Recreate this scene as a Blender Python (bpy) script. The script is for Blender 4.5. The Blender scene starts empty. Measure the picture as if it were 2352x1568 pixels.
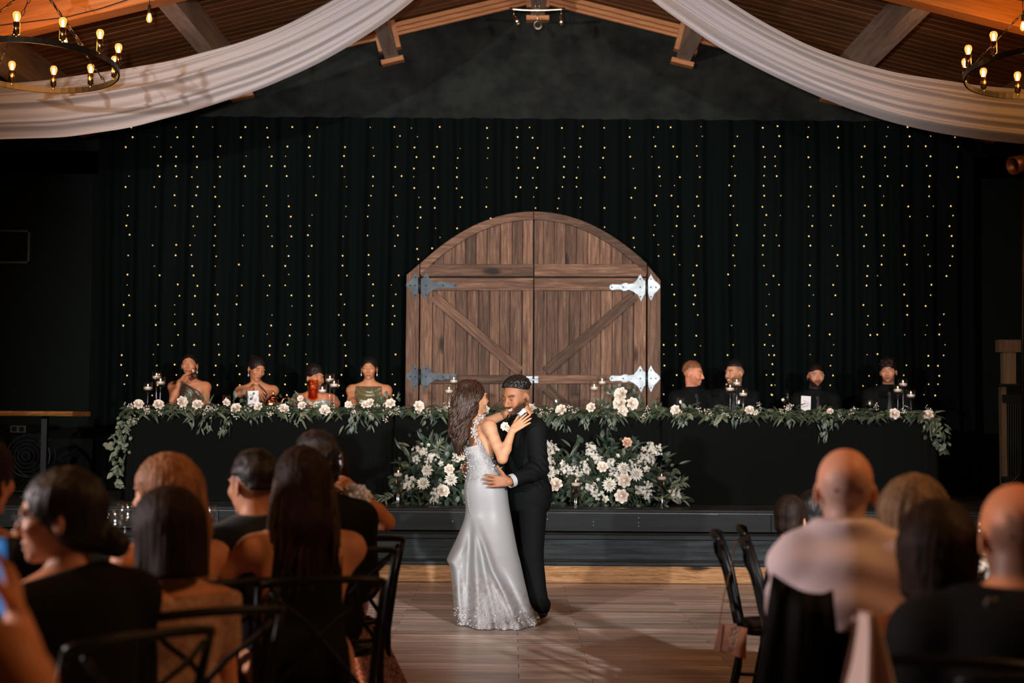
import bpy, math, random
import numpy as np
from mathutils import Vector, Matrix

# ------------------------------------------------------------------ camera, world, lights, exposure
SC = bpy.context.scene
COL = SC.collection
FPX, CAMH = 3267.0, 1.40
PITCH, ROLL = math.atan(176.0 / FPX), math.radians(0.40)
cam_d = bpy.data.cameras.new('camera')
cam_d.lens = 36.0 * FPX / 2352.0
cam_d.sensor_width = 36.0
cam_d.clip_end = 200
cam_d.dof.use_dof = True
cam_d.dof.focus_distance = 10.2
cam_d.dof.aperture_fstop = 2.0
cam = bpy.data.objects.new('camera', cam_d)
CAMR = Matrix.Rotation(math.pi / 2 + PITCH, 3, 'X') @ Matrix.Rotation(ROLL, 3, 'Z')
cam.matrix_world = Matrix.Translation((0, 0, CAMH)) @ CAMR.to_4x4()
COL.objects.link(cam)
SC.camera = cam

SC.view_settings.view_transform = 'Standard'
SC.view_settings.look = 'None'
SC.view_settings.gamma = 1.0
SC.view_settings.exposure = 0.0
SC.view_settings.use_curve_mapping = False

world = bpy.data.worlds.new('world')
SC.world = world
world.use_nodes = True
world.node_tree.nodes['Background'].inputs[0].default_value = (0.72, 0.9, 0.86, 1)
world.node_tree.nodes['Background'].inputs[1].default_value = 0.009


def lamp(name, kind, loc, energy, color, size=0.3, aim=None, spot=None, blend=0.6):
    d = bpy.data.lights.new(name, kind)
    d.energy = energy
    d.color = color
    if kind == 'AREA':
        d.shape = 'DISK'
        d.size = size
    else:
        d.shadow_soft_size = size
    if kind == 'SPOT':
        d.spot_size = math.radians(spot)
        d.spot_blend = blend
    o = bpy.data.objects.new(name, d)
    o.location = loc
    if aim is not None:
        o.rotation_euler = (Vector(aim) - Vector(loc)).to_track_quat('-Z', 'Y').to_euler()
    COL.objects.link(o)
    return o


P_AIM = (0.0, 15.0, 5.12)
# two photographer's zoomed flashes on stands, left and right of the camera
lamp('flash_right', 'SPOT', (3.5, -0.3, 2.95), 4700, (0.97, 0.98, 1.0), 0.10, (0.6, 12.0, 1.6), 37, 0.55)
lamp('flash_left', 'SPOT', (-5.2, -0.4, 3.2), 4000, (0.98, 0.96, 0.94), 0.10, (-0.8, 13.0, 1.8), 41, 0.55)
# flash on the camera, tilted up over the heads of the guests
lamp('flash_camera', 'SPOT', (-0.32, -0.1, 1.66), 2900, (0.98, 0.97, 0.96), 0.06, P_AIM, 38, 0.45)
# warm chandeliers that hang over the guests, above and behind the camera
lamp('chandelier_glow_left', 'POINT', (-2.9, 3.4, 4.0), 170, (1.0, 0.47, 0.18), 0.35)
lamp('chandelier_glow_right', 'POINT', (3.1, 3.4, 4.0), 250, (1.0, 0.47, 0.18), 0.35)

# unseen warm fill added just above the frame to brighten the ridge boards
lamp('ridge_fill', 'POINT', (0.3, 12.9, 5.3), 24, (1.0, 0.5, 0.18), 0.12)
# unseen fill added at the left to brighten the guests from the side
lamp('guest_side_fill', 'SPOT', (-7.6, 4.6, 2.5), 2200, (1.0, 0.86, 0.84), 0.35, (0.9, 3.7, 1.1), 46, 0.6)


# ------------------------------------------------------------------ helpers
def P(px, py, Y):
    d = CAMR @ Vector(((px - 1176.0) / FPX, -(py - 784.0) / FPX, -1.0))
    t = Y / d.y
    return Vector((d.x * t, Y, CAMH + d.z * t))


def PX(px, Y, py=950):
    return P(px, py, Y).x


def PZ(py, Y, px=1176):
    return P(px, py, Y).z


def origin_of(o):
    v = Vector((0, 0, 0))
    while o is not None:
        v = v + o.location
        o = o.parent
    return v


def tag(o, label=None, cat=None, group=None, kind=None):
    if label:
        o['label'] = label
    if cat:
        o['category'] = cat
    if group:
        o['group'] = group
    if kind:
        o['kind'] = kind
    return o


def thing(name, label, cat, loc=(0, 0, 0), rotz=0.0, group=None):
    o = bpy.data.objects.new(name, None)
    o.empty_display_size = 0.1
    o.location = loc
    o.rotation_euler = (0, 0, rotz)
    COL.objects.link(o)
    return tag(o, label, cat, group)


def mesh_from(name, V, F, mat, smooth=False, col=None):
    me = bpy.data.meshes.new(name)
    if isinstance(F, np.ndarray):
        V = np.asarray(V, np.float32)
        n, k = F.shape
        me.vertices.add(len(V))
        me.vertices.foreach_set('co', V.ravel())
        me.loops.add(n * k)
        me.loops.foreach_set('vertex_index', F.astype(np.int32).ravel())
        me.polygons.add(n)
        me.polygons.foreach_set('loop_start', np.arange(0, n * k, k, dtype=np.int32))
        me.polygons.foreach_set('loop_total', np.full(n, k, np.int32))
        me.update(calc_edges=True)
    else:
        me.from_pydata([tuple(v) for v in V], [], F)
        me.update()
    if smooth:
        me.polygons.foreach_set('use_smooth', np.ones(len(me.polygons), bool))
    if col is not None:
        a = me.color_attributes.new('Col', 'FLOAT_COLOR', 'POINT')
        c = np.ones((len(V), 4), np.float32)
        c[:, :3] = col
        a.data.foreach_set('color', c.ravel())
    if mat is not None:
        for m in (mat if isinstance(mat, (list, tuple)) else [mat]):
            me.materials.append(m)
    return me


def link(name, me, parent=None, loc=(0, 0, 0), rot=None, scale=None):
    o = bpy.data.objects.new(name, me)
    if parent is not None:
        o.parent = parent
    o.location = loc
    if rot is not None:
        o.rotation_mode = 'QUATERNION'
        o.rotation_quaternion = rot
    if scale is not None:
        o.scale = (scale, scale, scale) if isinstance(scale, (int, float)) else scale
    COL.objects.link(o)
    return o


class MB:
    """collects simple shapes in world (or local) coordinates; build() makes one mesh object of them"""

    def __init__(s):
        s.v, s.f = [], []

    def add(s, V, F):
        b = len(s.v)
        s.v.extend([tuple(p) for p in V])
        s.f.extend([tuple(i + b for i in f) for f in F])
        return s

    def box(s, c, d, R=None, ch=0.0):
        hx, hy, hz = d[0] / 2, d[1] / 2, d[2] / 2
        if ch <= 0:
            V = [Vector((x * hx, y * hy, z * hz)) for x in (-1, 1) for y in (-1, 1) for z in (-1, 1)]
            F = [(0, 1, 3, 2), (4, 6, 7, 5), (0, 4, 5, 1), (2, 3, 7, 6), (0, 2, 6, 4), (1, 5, 7, 3)]
        else:
            # chamfered on the four edges along x
            pts = [(-hy + ch, -hz), (hy - ch, -hz), (hy, -hz + ch), (hy, hz - ch), (hy - ch, hz), (-hy + ch, hz), (-hy, hz - ch), (-hy, -hz + ch)]
            V = [Vector((x, p[0], p[1])) for x in (-hx, hx) for p in pts]
            F = [tuple(range(7, -1, -1)), tuple(range(8, 16))] + [(i, (i + 1) % 8, 8 + (i + 1) % 8, 8 + i) for i in range(8)]
        c = Vector(c)
        if R is not None:
            V = [R @ v for v in V]
        return s.add([v + c for v in V], F)

    def tube(s, path, r, n=8, cap=True, closed=False, flat=1.0):
        path = [Vector(p) for p in path]
        m = len(path)
        rs = r if isinstance(r, (list, tuple)) else [r] * m
        up = None
        V, F = [], []
        for i, p in enumerate(path):
            a, b = path[(i - 1) % m] if (closed or i > 0) else p, path[(i + 1) % m] if (closed or i < m - 1) else p
            t = (b - a).normalized() if (b - a).length > 1e-9 else Vector((0, 0, 1))
            if up is None:
                up = Vector((0, 0, 1)) if abs(t.z) < 0.9 else Vector((1, 0, 0))
            u = (up - t * up.dot(t)).normalized()
            w = t.cross(u)
            up = u
            for k in range(n):
                an = 2 * math.pi * k / n
                V.append(p + (u * math.cos(an) + w * math.sin(an) * flat) * rs[i])
        for i in range(m if closed else m - 1):
            j = (i + 1) % m
            for k in range(n):
                F.append((i * n + k, i * n + (k + 1) % n, j * n + (k + 1) % n, j * n + k))
        if cap and not closed:
            F.append(tuple(range(n - 1, -1, -1)))
            F.append(tuple((m - 1) * n + k for k in range(n)))
        return s.add(V, F)

    def lathe(s, prof, c=(0, 0, 0), n=20, R=None, cap=True):
        c = Vector(c)
        V, F = [], []
        for (r, z) in prof:
            for k in range(n):
                a = 2 * math.pi * k / n
                q = Vector((r * math.cos(a), r * math.sin(a), z))
                V.append((R @ q if R is not None else q) + c)
        for i in range(len(prof) - 1):
            for k in range(n):
                F.append((i * n + k, i * n + (k + 1) % n, (i + 1) * n + (k + 1) % n, (i + 1) * n + k))
        if cap:
            F.append(tuple(range(n - 1, -1, -1)))
            F.append(tuple((len(prof) - 1) * n + k for k in range(n)))
        return s.add(V, F)

    def ell(s, c, r, n=12, m=8, R=None):
        c = Vector(c)
        V = [Vector((0, 0, -1))]
        for i in range(1, m):
            th = -math.pi / 2 + math.pi * i / m
            for k in range(n):
                a = 2 * math.pi * k / n
                V.append(Vector((math.cos(th) * math.cos(a), math.cos(th) * math.sin(a), math.sin(th))))
        V.append(Vector((0, 0, 1)))
        F = [(0, 1 + (k + 1) % n, 1 + k) for k in range(n)]
        for i in range(m - 2):
            for k in range(n):
                F.append((1 + i * n + k, 1 + i * n + (k + 1) % n, 1 + (i + 1) * n + (k + 1) % n, 1 + (i + 1) * n + k))
        L = len(V) - 1
        F += [(L, 1 + (m - 2) * n + k, 1 + (m - 2) * n + (k + 1) % n) for k in range(n)]
        V = [Vector((v.x * r[0], v.y * r[1], v.z * r[2])) for v in V]
        if R is not None:
            V = [R @ v for v in V]
        return s.add([v + c for v in V], F)

    def prism(s, pts, y0, y1):
        """polygon in (x, z) extruded along y"""
        n = len(pts)
        V = [(p[0], y0, p[1]) for p in pts] + [(p[0], y1, p[1]) for p in pts]
        F = [tuple(range(n)), tuple(range(2 * n - 1, n - 1, -1))] + [(i, n + i, n + (i + 1) % n, (i + 1) % n) for i in range(n)]
        return s.add(V, F)

    def grid(s, pts):
        """rows of points"""
        m, n = len(pts), len(pts[0])
        V = [p for row in pts for p in row]
        F = [(i * n + j, i * n + j + 1, (i + 1) * n + j + 1, (i + 1) * n + j) for i in range(m - 1) for j in range(n - 1)]
        return s.add(V, F)

    def build(s, name, mat, parent=None, smooth=False, world=True):
        V = s.v
        if parent is not None and world:
            o = origin_of(parent)
            V = [(p[0] - o.x, p[1] - o.y, p[2] - o.z) for p in V]
        return link(name, mesh_from(name, V, s.f, mat, smooth), parent)


def struct(o, label=None, cat=None):
    return tag(o, label, cat, None, 'structure')


def rotm(x=0, y=0, z=0):
    return (Matrix.Rotation(z, 3, 'Z') @ Matrix.Rotation(y, 3, 'Y') @ Matrix.Rotation(x, 3, 'X'))


def frame(fwd, up=(0, 0, 1)):
    """columns: right, forward, up"""
    f = Vector(fwd).normalized()
    r = f.cross(Vector(up)).normalized()
    u = r.cross(f)
    return Matrix((r, f, u)).transposed()


# ------------------------------------------------------------------ materials
def _nodes(name):
    m = bpy.data.materials.new(name)
    m.use_nodes = True
    nt = m.node_tree
    b = nt.nodes['Principled BSDF']
    return m, nt, b


def N(nt, kind, **kw):
    n = nt.nodes.new(kind)
    for k, v in kw.items():
        setattr(n, k, v)
    return n


def L(nt, a, b):
    nt.links.new(a, b)


def c4(c):
    return (c[0], c[1], c[2], 1)


def coords(nt, scale=(1, 1, 1), rnd=True):
    tc = N(nt, 'ShaderNodeTexCoord')
    mp = N(nt, 'ShaderNodeMapping')
    mp.inputs['Scale'].default_value = scale
    if rnd:
        oi = N(nt, 'ShaderNodeObjectInfo')
        mu = N(nt, 'ShaderNodeMath', operation='MULTIPLY')
        mu.inputs[1].default_value = 57.0
        L(nt, oi.outputs['Random'], mu.inputs[0])
        ad = N(nt, 'ShaderNodeVectorMath', operation='ADD')
        L(nt, tc.outputs['Object'], ad.inputs[0])
        L(nt, mu.outputs[0], ad.inputs[1])
        L(nt, ad.outputs[0], mp.inputs['Vector'])
    else:
        L(nt, tc.outputs['Object'], mp.inputs['Vector'])
    return mp.outputs[0]


def ramp(nt, fac, stops):
    r = N(nt, 'ShaderNodeValToRGB')
    e = r.color_ramp.elements
    while len(e) < len(stops):
        e.new(0.5)
    for i, (p, c) in enumerate(stops):
        e[i].position = p
        e[i].color = c4(c)
    L(nt, fac, r.inputs[0])
    return r.outputs[0]


def noise(nt, vec, scale=5, detail=4, rough=0.6, dist=0.0):
    n = N(nt, 'ShaderNodeTexNoise')
    n.inputs['Scale'].default_value = scale
    n.inputs['Detail'].default_value = detail
    n.inputs['Roughness'].default_value = rough
    n.inputs['Distortion'].default_value = dist
    L(nt, vec, n.inputs['Vector'])
    return n.outputs['Fac']


def bump(nt, b, h, strength=0.3, dist=0.01):
    n = N(nt, 'ShaderNodeBump')
    n.inputs['Strength'].default_value = strength
    n.inputs['Distance'].default_value = dist
    L(nt, h, n.inputs['Height'])
    L(nt, n.outputs[0], b.inputs['Normal'])


def plain(name, c, rough=0.5, metal=0.0, spec=0.5, c2=None, scale=8, bmp=0.0, sheen=0.0, stretch=(1, 1, 1), sss=0.0, coat=0.0, rnd=False, detail=4):
    m, nt, b = _nodes(name)
    b.inputs['Base Color'].default_value = c4(c)
    b.inputs['Roughness'].default_value = rough
    b.inputs['Metallic'].default_value = metal
    b.inputs['Specular IOR Level'].default_value = spec
    b.inputs['Sheen Weight'].default_value = sheen
    b.inputs['Coat Weight'].default_value = coat
    if sss:
        b.inputs['Subsurface Weight'].default_value = sss
        b.inputs['Subsurface Radius'].default_value = (0.02, 0.008, 0.004)
    if c2 is not None or bmp:
        v = coords(nt, stretch, rnd)
        f = noise(nt, v, scale, detail)
        if c2 is not None:
            L(nt, ramp(nt, f, [(0.35, c), (0.65, c2)]), b.inputs['Base Color'])
        if bmp:
            bump(nt, b, f, bmp)
    return m


def wood(name, dark, mid, light, rough=0.6, gs=1.0, bmp=0.35, axis=0, spec=0.3, vary=0.5, knots=0.0, kscale=0.9):
    """grain runs along the local axis; each object (plank) gets its own offset and tone"""
    m, nt, b = _nodes(name)
    sc = [9.0 * gs] * 3
    sc[axis] = 0.55 * gs
    v = coords(nt, sc)
    f1 = noise(nt, v, 2.2, 6, 0.65, 0.9)
    f2 = noise(nt, v, 9.0, 4, 0.7, 0.2)
    mx = N(nt, 'ShaderNodeMix')
    mx.inputs[0].default_value = 0.42
    L(nt, f1, mx.inputs[2])
    L(nt, f2, mx.inputs[3])
    fac = mx.outputs[0]
    if knots > 0:
        vk = coords(nt, [1.0 if i == axis else 2.6 for i in range(3)])
        vo = N(nt, 'ShaderNodeTexVoronoi')
        vo.inputs['Scale'].default_value = kscale
        L(nt, vk, vo.inputs['Vector'])
        kr = N(nt, 'ShaderNodeMapRange')
        kr.inputs[1].default_value = 0.03
        kr.inputs[2].default_value = 0.16
        kr.inputs[3].default_value = -knots
        kr.inputs[4].default_value = 0.0
        L(nt, vo.outputs['Distance'], kr.inputs[0])
        ad = N(nt, 'ShaderNodeMath', operation='ADD')
        L(nt, fac, ad.inputs[0])
        L(nt, kr.outputs[0], ad.inputs[1])
        fac = ad.outputs[0]
    col = ramp(nt, fac, [(0.3, dark), (0.5, mid), (0.7, light)])
    if vary > 0:
        oi = N(nt, 'ShaderNodeObjectInfo')
        mr = N(nt, 'ShaderNodeMapRange')
        mr.inputs[3].default_value = 1.0 - vary * 0.6
        mr.inputs[4].default_value = 1.0 + vary * 0.5
        L(nt, oi.outputs['Random'], mr.inputs[0])
        hs = N(nt, 'ShaderNodeHueSaturation')
        L(nt, mr.outputs[0], hs.inputs['Value'])
        L(nt, col, hs.inputs['Color'])
        col = hs.outputs[0]
    L(nt, col, b.inputs['Base Color'])
    b.inputs['Roughness'].default_value = rough
    b.inputs['Specular IOR Level'].default_value = spec
    if bmp:
        bump(nt, b, fac, bmp, 0.01)
    return m


def glass(name, tint=(1, 1, 1), rough=0.02, ior=1.45, base=0.0):
    m = bpy.data.materials.new(name)
    m.use_nodes = True
    nt = m.node_tree
    nt.nodes.clear()
    out = N(nt, 'ShaderNodeOutputMaterial')
    tr = N(nt, 'ShaderNodeBsdfTransparent')
    tr.inputs[0].default_value = c4(tint)
    gl = N(nt, 'ShaderNodeBsdfGlossy')
    gl.inputs['Roughness'].default_value = rough
    gl.inputs[0].default_value = (1, 1, 1, 1)
    lw = N(nt, 'ShaderNodeLayerWeight')
    lw.inputs['Blend'].default_value = 0.5
    pw = N(nt, 'ShaderNodeMath', operation='POWER')
    pw.inputs[1].default_value = 3.5
    L(nt, lw.outputs['Facing'], pw.inputs[0])
    ml = N(nt, 'ShaderNodeMath', operation='MULTIPLY')
    ml.inputs[1].default_value = 0.55 * (ior - 1.0) / 0.5
    L(nt, pw.outputs[0], ml.inputs[0])
    ad = N(nt, 'ShaderNodeMath', operation='ADD')
    ad.use_clamp = True
    ad.inputs[1].default_value = 0.03 + base
    L(nt, ml.outputs[0], ad.inputs[0])
    mx = N(nt, 'ShaderNodeMixShader')
    L(nt, ad.outputs[0], mx.inputs[0])
    L(nt, tr.outputs[0], mx.inputs[1])
    L(nt, gl.outputs[0], mx.inputs[2])
    L(nt, mx.outputs[0], out.inputs[0])
    return m


def emit(name, c, strength):
    m, nt, b = _nodes(name)
    b.inputs['Base Color'].default_value = (0, 0, 0, 1)
    b.inputs['Emission Color'].default_value = c4(c)
    b.inputs['Emission Strength'].default_value = strength
    return m


def painted(name, rough=0.5, spec=0.4, sss=0.0, bmp=0.0, bscale=200, sheen=0.0):
    """colour comes from the mesh's own colour attribute (skin tone, lips, brows, stubble, printed ink)"""
    m, nt, b = _nodes(name)
    a = N(nt, 'ShaderNodeAttribute', attribute_name='Col')
    L(nt, a.outputs['Color'], b.inputs['Base Color'])
    b.inputs['Roughness'].default_value = rough
    b.inputs['Specular IOR Level'].default_value = spec
    b.inputs['Sheen Weight'].default_value = sheen
    if sss:
        b.inputs['Subsurface Weight'].default_value = sss
        b.inputs['Subsurface Radius'].default_value = (0.012, 0.005, 0.003)
        b.inputs['Subsurface Scale'].default_value = 0.5
    if bmp:
        v = coords(nt, (1, 1, 1), False)
        bump(nt, b, noise(nt, v, bscale, 2), bmp, 0.002)
    return m


def hairmat(name, c, c2, rough=0.5, scale=60, axis=2, spec=0.28):
    m, nt, b = _nodes(name)
    sc = [1.0, 1.0, 1.0]
    sc[axis] = 0.09
    v = coords(nt, sc)
    f = noise(nt, v, scale, 4, 0.6, 0.4)
    L(nt, ramp(nt, f, [(0.3, c), (0.7, c2)]), b.inputs['Base Color'])
    b.inputs['Roughness'].default_value = rough
    b.inputs['Specular IOR Level'].default_value = spec
    bump(nt, b, f, 0.8, 0.006)
    return m


M = {}
M['floor'] = wood('floor_wood', (0.06, 0.041, 0.033), (0.38, 0.275, 0.225), (0.72, 0.58, 0.5), 0.36, 0.9, 0.12, 0, 0.45, 0.5)
M['subfloor'] = plain('subfloor_dark', (0.012, 0.009, 0.007), 0.8)
M['door'] = wood('door_wood', (0.022, 0.011, 0.007), (0.12, 0.06, 0.035), (0.29, 0.17, 0.11), 0.62, 1.3, 0.7, 0, 0.25, 0.8, 0.35, 1.3)
M['timber'] = wood('timber_beam', (0.025, 0.01, 0.004), (0.36, 0.18, 0.075), (0.6, 0.37, 0.2), 0.65, 2.2, 1.0, 0, 0.25, 0.2, 0.55, 0.9)
M['stagepaint'] = plain('stage_black_paint', (0.0025, 0.0036, 0.004), 0.55, 0, 0.2, (0.0075, 0.0105, 0.0115), 3.5, 0.3, stretch=(0.35, 2, 2.6), detail=8)
M['stageworn'] = plain('stage_worn_paint', (0.0012, 0.0019, 0.0022), 0.55, 0, 0.2, (0.026, 0.036, 0.04), 5.5, 0.6, stretch=(0.3, 2, 3.4), detail=9)
M['stagetop'] = plain('stage_top', (0.02, 0.02, 0.018), 0.35, 0, 0.5, (0.05, 0.048, 0.04), 4, 0.1)
M['scuff'] = plain('paint_scuff', (0.13, 0.17, 0.185), 0.6, 0, 0.3, (0.07, 0.09, 0.1), 9)
M['blackwall'] = plain('black_wall_paint', (0.003, 0.0052, 0.0044), 0.85, 0, 0.1)
M['stucco'] = plain('black_stucco', (0.0035, 0.0045, 0.004), 0.8, 0, 0.15, (0.0145, 0.0165, 0.0145), 3.2, 0.9, stretch=(1, 1, 1.2), detail=12)
M['ceiling'] = wood('ceiling_wood', (0.055, 0.02, 0.007), (0.15, 0.057, 0.02), (0.25, 0.11, 0.042), 0.55, 0.8, 0.2, 0, 0.3, 0.45)
M['beam'] = wood('glulam_beam', (0.19, 0.062, 0.011), (0.32, 0.115, 0.022), (0.43, 0.18, 0.045), 0.5, 0.7, 0.15, 0, 0.4, 0.15)
M['purlin'] = wood('purlin_wood', (0.16, 0.105, 0.08), (0.3, 0.22, 0.18), (0.42, 0.34, 0.3), 0.55, 0.8, 0.2, 1, 0.4, 0.2)
M['collar'] = wood('orange_trim_wood', (0.3, 0.11, 0.04), (0.46, 0.19, 0.075), (0.56, 0.27, 0.12), 0.5, 1.2, 0.1, 0, 0.4, 0.2)
M['curtain'] = plain('black_curtain', (0.0008, 0.0024, 0.0019), 0.85, 0, 0.06)
M['tablecloth'] = plain('black_tablecloth', (0.0022, 0.0026, 0.0022), 0.85, 0, 0.08)
M['black'] = plain('black_satin_paint', (0.003, 0.003, 0.0034), 0.42, 0, 0.18)
M['blackmat'] = plain('black_matt', (0.005, 0.0055, 0.0055), 0.7, 0, 0.2)
M['iron'] = plain('dark_iron', (0.02, 0.016, 0.012), 0.38, 0.8, 0.5)
M['nickel'] = plain('brushed_nickel', (0.55, 0.5, 0.42), 0.25, 1.0)
M['steel'] = plain('galvanised_steel', (0.2, 0.23, 0.245), 0.5, 0.7, 0.5, (0.36, 0.4, 0.42), 9, 0.05)
M['bolt'] = plain('dark_bolt', (0.015, 0.015, 0.016), 0.4, 0.6)
M['rust'] = plain('brass_socket', (0.32, 0.2, 0.09), 0.22, 1.0)
def bulb_glow():
    m = glass('bulb_glass', (1, 0.9, 0.75), 0.02, 1.3)
    nt = m.node_tree
    out = [n for n in nt.nodes if n.type == 'OUTPUT_MATERIAL'][0]
    old = out.inputs[0].links[0].from_socket
    em = N(nt, 'ShaderNodeEmission')
    em.inputs[0].default_value = (1.0, 0.42, 0.1, 1)
    em.inputs[1].default_value = 0.75
    ads = N(nt, 'ShaderNodeAddShader')
    L(nt, old, ads.inputs[0])
    L(nt, em.outputs[0], ads.inputs[1])
    L(nt, ads.outputs[0], out.inputs[0])
    return m


M['bulbglass'] = bulb_glow()
M['filament'] = emit('filament_glow', (1.0, 0.6, 0.25), 40)
M['fairy'] = emit('fairy_light', (1.0, 0.6, 0.2), 1.8)
M['wire'] = plain('thin_wire', (0.03, 0.026, 0.02), 0.4, 0.5)
M['glass'] = glass('clear_glass', (0.99, 0.993, 0.993), 0.12, 1.5, 0.03)
M['water'] = glass('clear_water', (0.93, 0.97, 0.96), 0.0, 1.3)
M['wax'] = plain('ivory_wax', (0.72, 0.58, 0.5), 0.5, 0, 0.4, sss=0.2)
M['flame'] = emit('candle_flame', (1.0, 0.75, 0.4), 9)
M['leaf'] = plain('dark_green_leaf', (0.03, 0.052, 0.03), 0.42, 0, 0.5, (0.07, 0.09, 0.05), 14, rnd=True)
M['leaf2'] = plain('sage_leaf', (0.09, 0.105, 0.06), 0.5, 0, 0.4, (0.17, 0.18, 0.11), 10, rnd=True)
M['leaf3'] = plain('deep_green_leaf', (0.016, 0.032, 0.02), 0.4, 0, 0.5, (0.034, 0.055, 0.034), 10, rnd=True)
M['petal'] = plain('ivory_petal', (0.85, 0.75, 0.65), 0.6, 0, 0.3, sss=0.15)
M['petalw'] = plain('white_petal', (0.82, 0.78, 0.7), 0.6, 0, 0.3, sss=0.15)
M['peach'] = plain('peach_petal', (0.72, 0.46, 0.32), 0.6, 0, 0.3)
M['stalk'] = plain('green_stalk', (0.06, 0.08, 0.035), 0.5)
M['card'] = plain('white_card', (0.68, 0.66, 0.66), 0.6)
M['ink'] = plain('grey_ink', (0.16, 0.15, 0.15), 0.7)
M['navy'] = plain('navy_suit', (0.006, 0.013, 0.02), 0.75, 0, 0.2, sheen=0.1)
# ------------------------------------------------------------------ the room
rnd = random.Random(7)
YW = 15.5                      # back wall
_ap = P(1235, 2, YW)
XR, RZ, SLOPE = _ap.x, _ap.z + 0.12, 0.247
SA = math.atan(SLOPE)
STG = 0.60                     # stage height


def roofz(x):
    return RZ - SLOPE * abs(x - XR)


XL, XRT = -8.6, 9.0

# floor: dark sub-floor with laminate planks laid in two alternating rows
mb = MB().box((0.2, 5.0, -0.08), (17.8, 22.0, 0.136))
floor = struct(mb.build('floor', M['subfloor']), 'grey-brown laminate plank dance floor in front of the stage', 'floor')
PW, PL = 0.153, 1.2
pm = mesh_from('plank', *(lambda b: (b.v, b.f))(MB().box((0, 0, 0), (PL - 0.003, PW - 0.0025, 0.012), None, 0.0)), M['floor'])
far = MB()
row, y = 0, 12.19 - PW / 2
while y > -3.2:
    off = (0.05, 0.445)[row % 2]
    k = math.floor((XL - off) / PL)
    x = off + PL * (k + 0.5)
    while x < XRT - 0.2:
        if y > 7.1 and -2.7 < x < 3.3:
            link('plank', pm, floor, (x, y, -0.006))
        elif x > XL + 0.4:
            far.box((x, y, -0.006), (PL - 0.003, PW - 0.0025, 0.012))
        x += PL
    row += 1
    y -= PW
tag(far.build('planks_under_tables', M['floor'], floor), kind='stuff')

# walls
lowz = 4.3
bw = MB().box(((XL + XRT) / 2, YW + 0.1, lowz / 2), (XRT - XL, 0.2, lowz))
wall_back = struct(bw.build('wall_back', M['blackwall']), 'smooth black painted wall behind the stage curtain', 'wall')
g = MB().prism([(XL, lowz), (XRT, lowz), (XRT, roofz(XRT) + 0.1), (XR, RZ + 0.1), (XL, roofz(XL) + 0.1)], YW - 0.004, YW + 0.2)
wall_gable = struct(g.build('wall_gable', M['stucco']), 'black textured stucco gable above the curtain', 'wall')
for nm, x, lb in (('wall_left', XL - 0.1, 'plain dark side wall beyond the guests at left'), ('wall_right', XRT + 0.1, 'plain dark side wall beyond the guests at right')):
    struct(MB().box((x, 5.6, 2.2), (0.2, 20.2, 4.4)).build(nm, M['blackwall']), lb, 'wall')
struct(MB().box((0.2, -4.4, 3.0), (17.8, 0.2, 6.4)).build('wall_front', M['blackwall']), 'dark wall behind the photographer', 'wall')

# ceiling: dark deck and tongue-and-groove boards that run down the slope
cb = MB()
for sgn, xe in ((-1, XL - 0.2), (1, XRT + 0.2)):
    ln = abs(xe - XR)
    V = [(XR, -4.5, RZ + 0.05), (xe, -4.5, roofz(xe) + 0.05), (xe, YW + 0.2, roofz(xe) + 0.05), (XR, YW + 0.2, RZ + 0.05)]
    V += [(a, b, c + 0.15) for a, b, c in V]
    cb.add(V, [(0, 1, 2, 3), (7, 6, 5, 4), (0, 4, 5, 1), (1, 5, 6, 2), (2, 6, 7, 3), (3, 7, 4, 0)])
ceiling = struct(cb.build('ceiling', plain('ceiling_deck', (0.06, 0.024, 0.01), 0.6)), 'sloped wooden board ceiling under the gable roof', 'ceiling')
BWD = 0.142
for sgn in (-1, 1):
    ln = 8.0 / math.cos(SA)
    cm = mesh_from('ceiling_board', *(lambda b: (b.v, b.f))(MB().box((0, 0, 0), (ln, BWD - 0.012, 0.03), None, 0.008)), M['ceiling'])
    R = Matrix.Rotation(sgn * SA, 3, 'Y')
    y = YW - BWD / 2
    while y > 10.6:
        cx = XR + sgn * 4.0
        link('ceiling_board', cm, ceiling, (cx, y, roofz(cx) + 0.028), R.to_quaternion())
        y -= BWD

# glulam rafters across the room
for sgn, lb in ((-1, 'orange glulam rafter behind the chandelier at left'), (1, 'orange glulam rafter behind the chandelier at right')):
    R = Matrix.Rotation(sgn * SA, 3, 'Y')
    ln = 8.6 / math.cos(SA)
    cx = XR + sgn * 4.25
    o = link('roof_beam', mesh_from('roof_beam', *(lambda b: (b.v, b.f))(MB().box((0, 0, 0), (ln, 0.2, 0.46), None, 0.01)), M['beam']), None,
             (cx, 11.86, roofz(cx) - 0.2), R.to_quaternion())
    struct(o, lb, 'beam')

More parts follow.
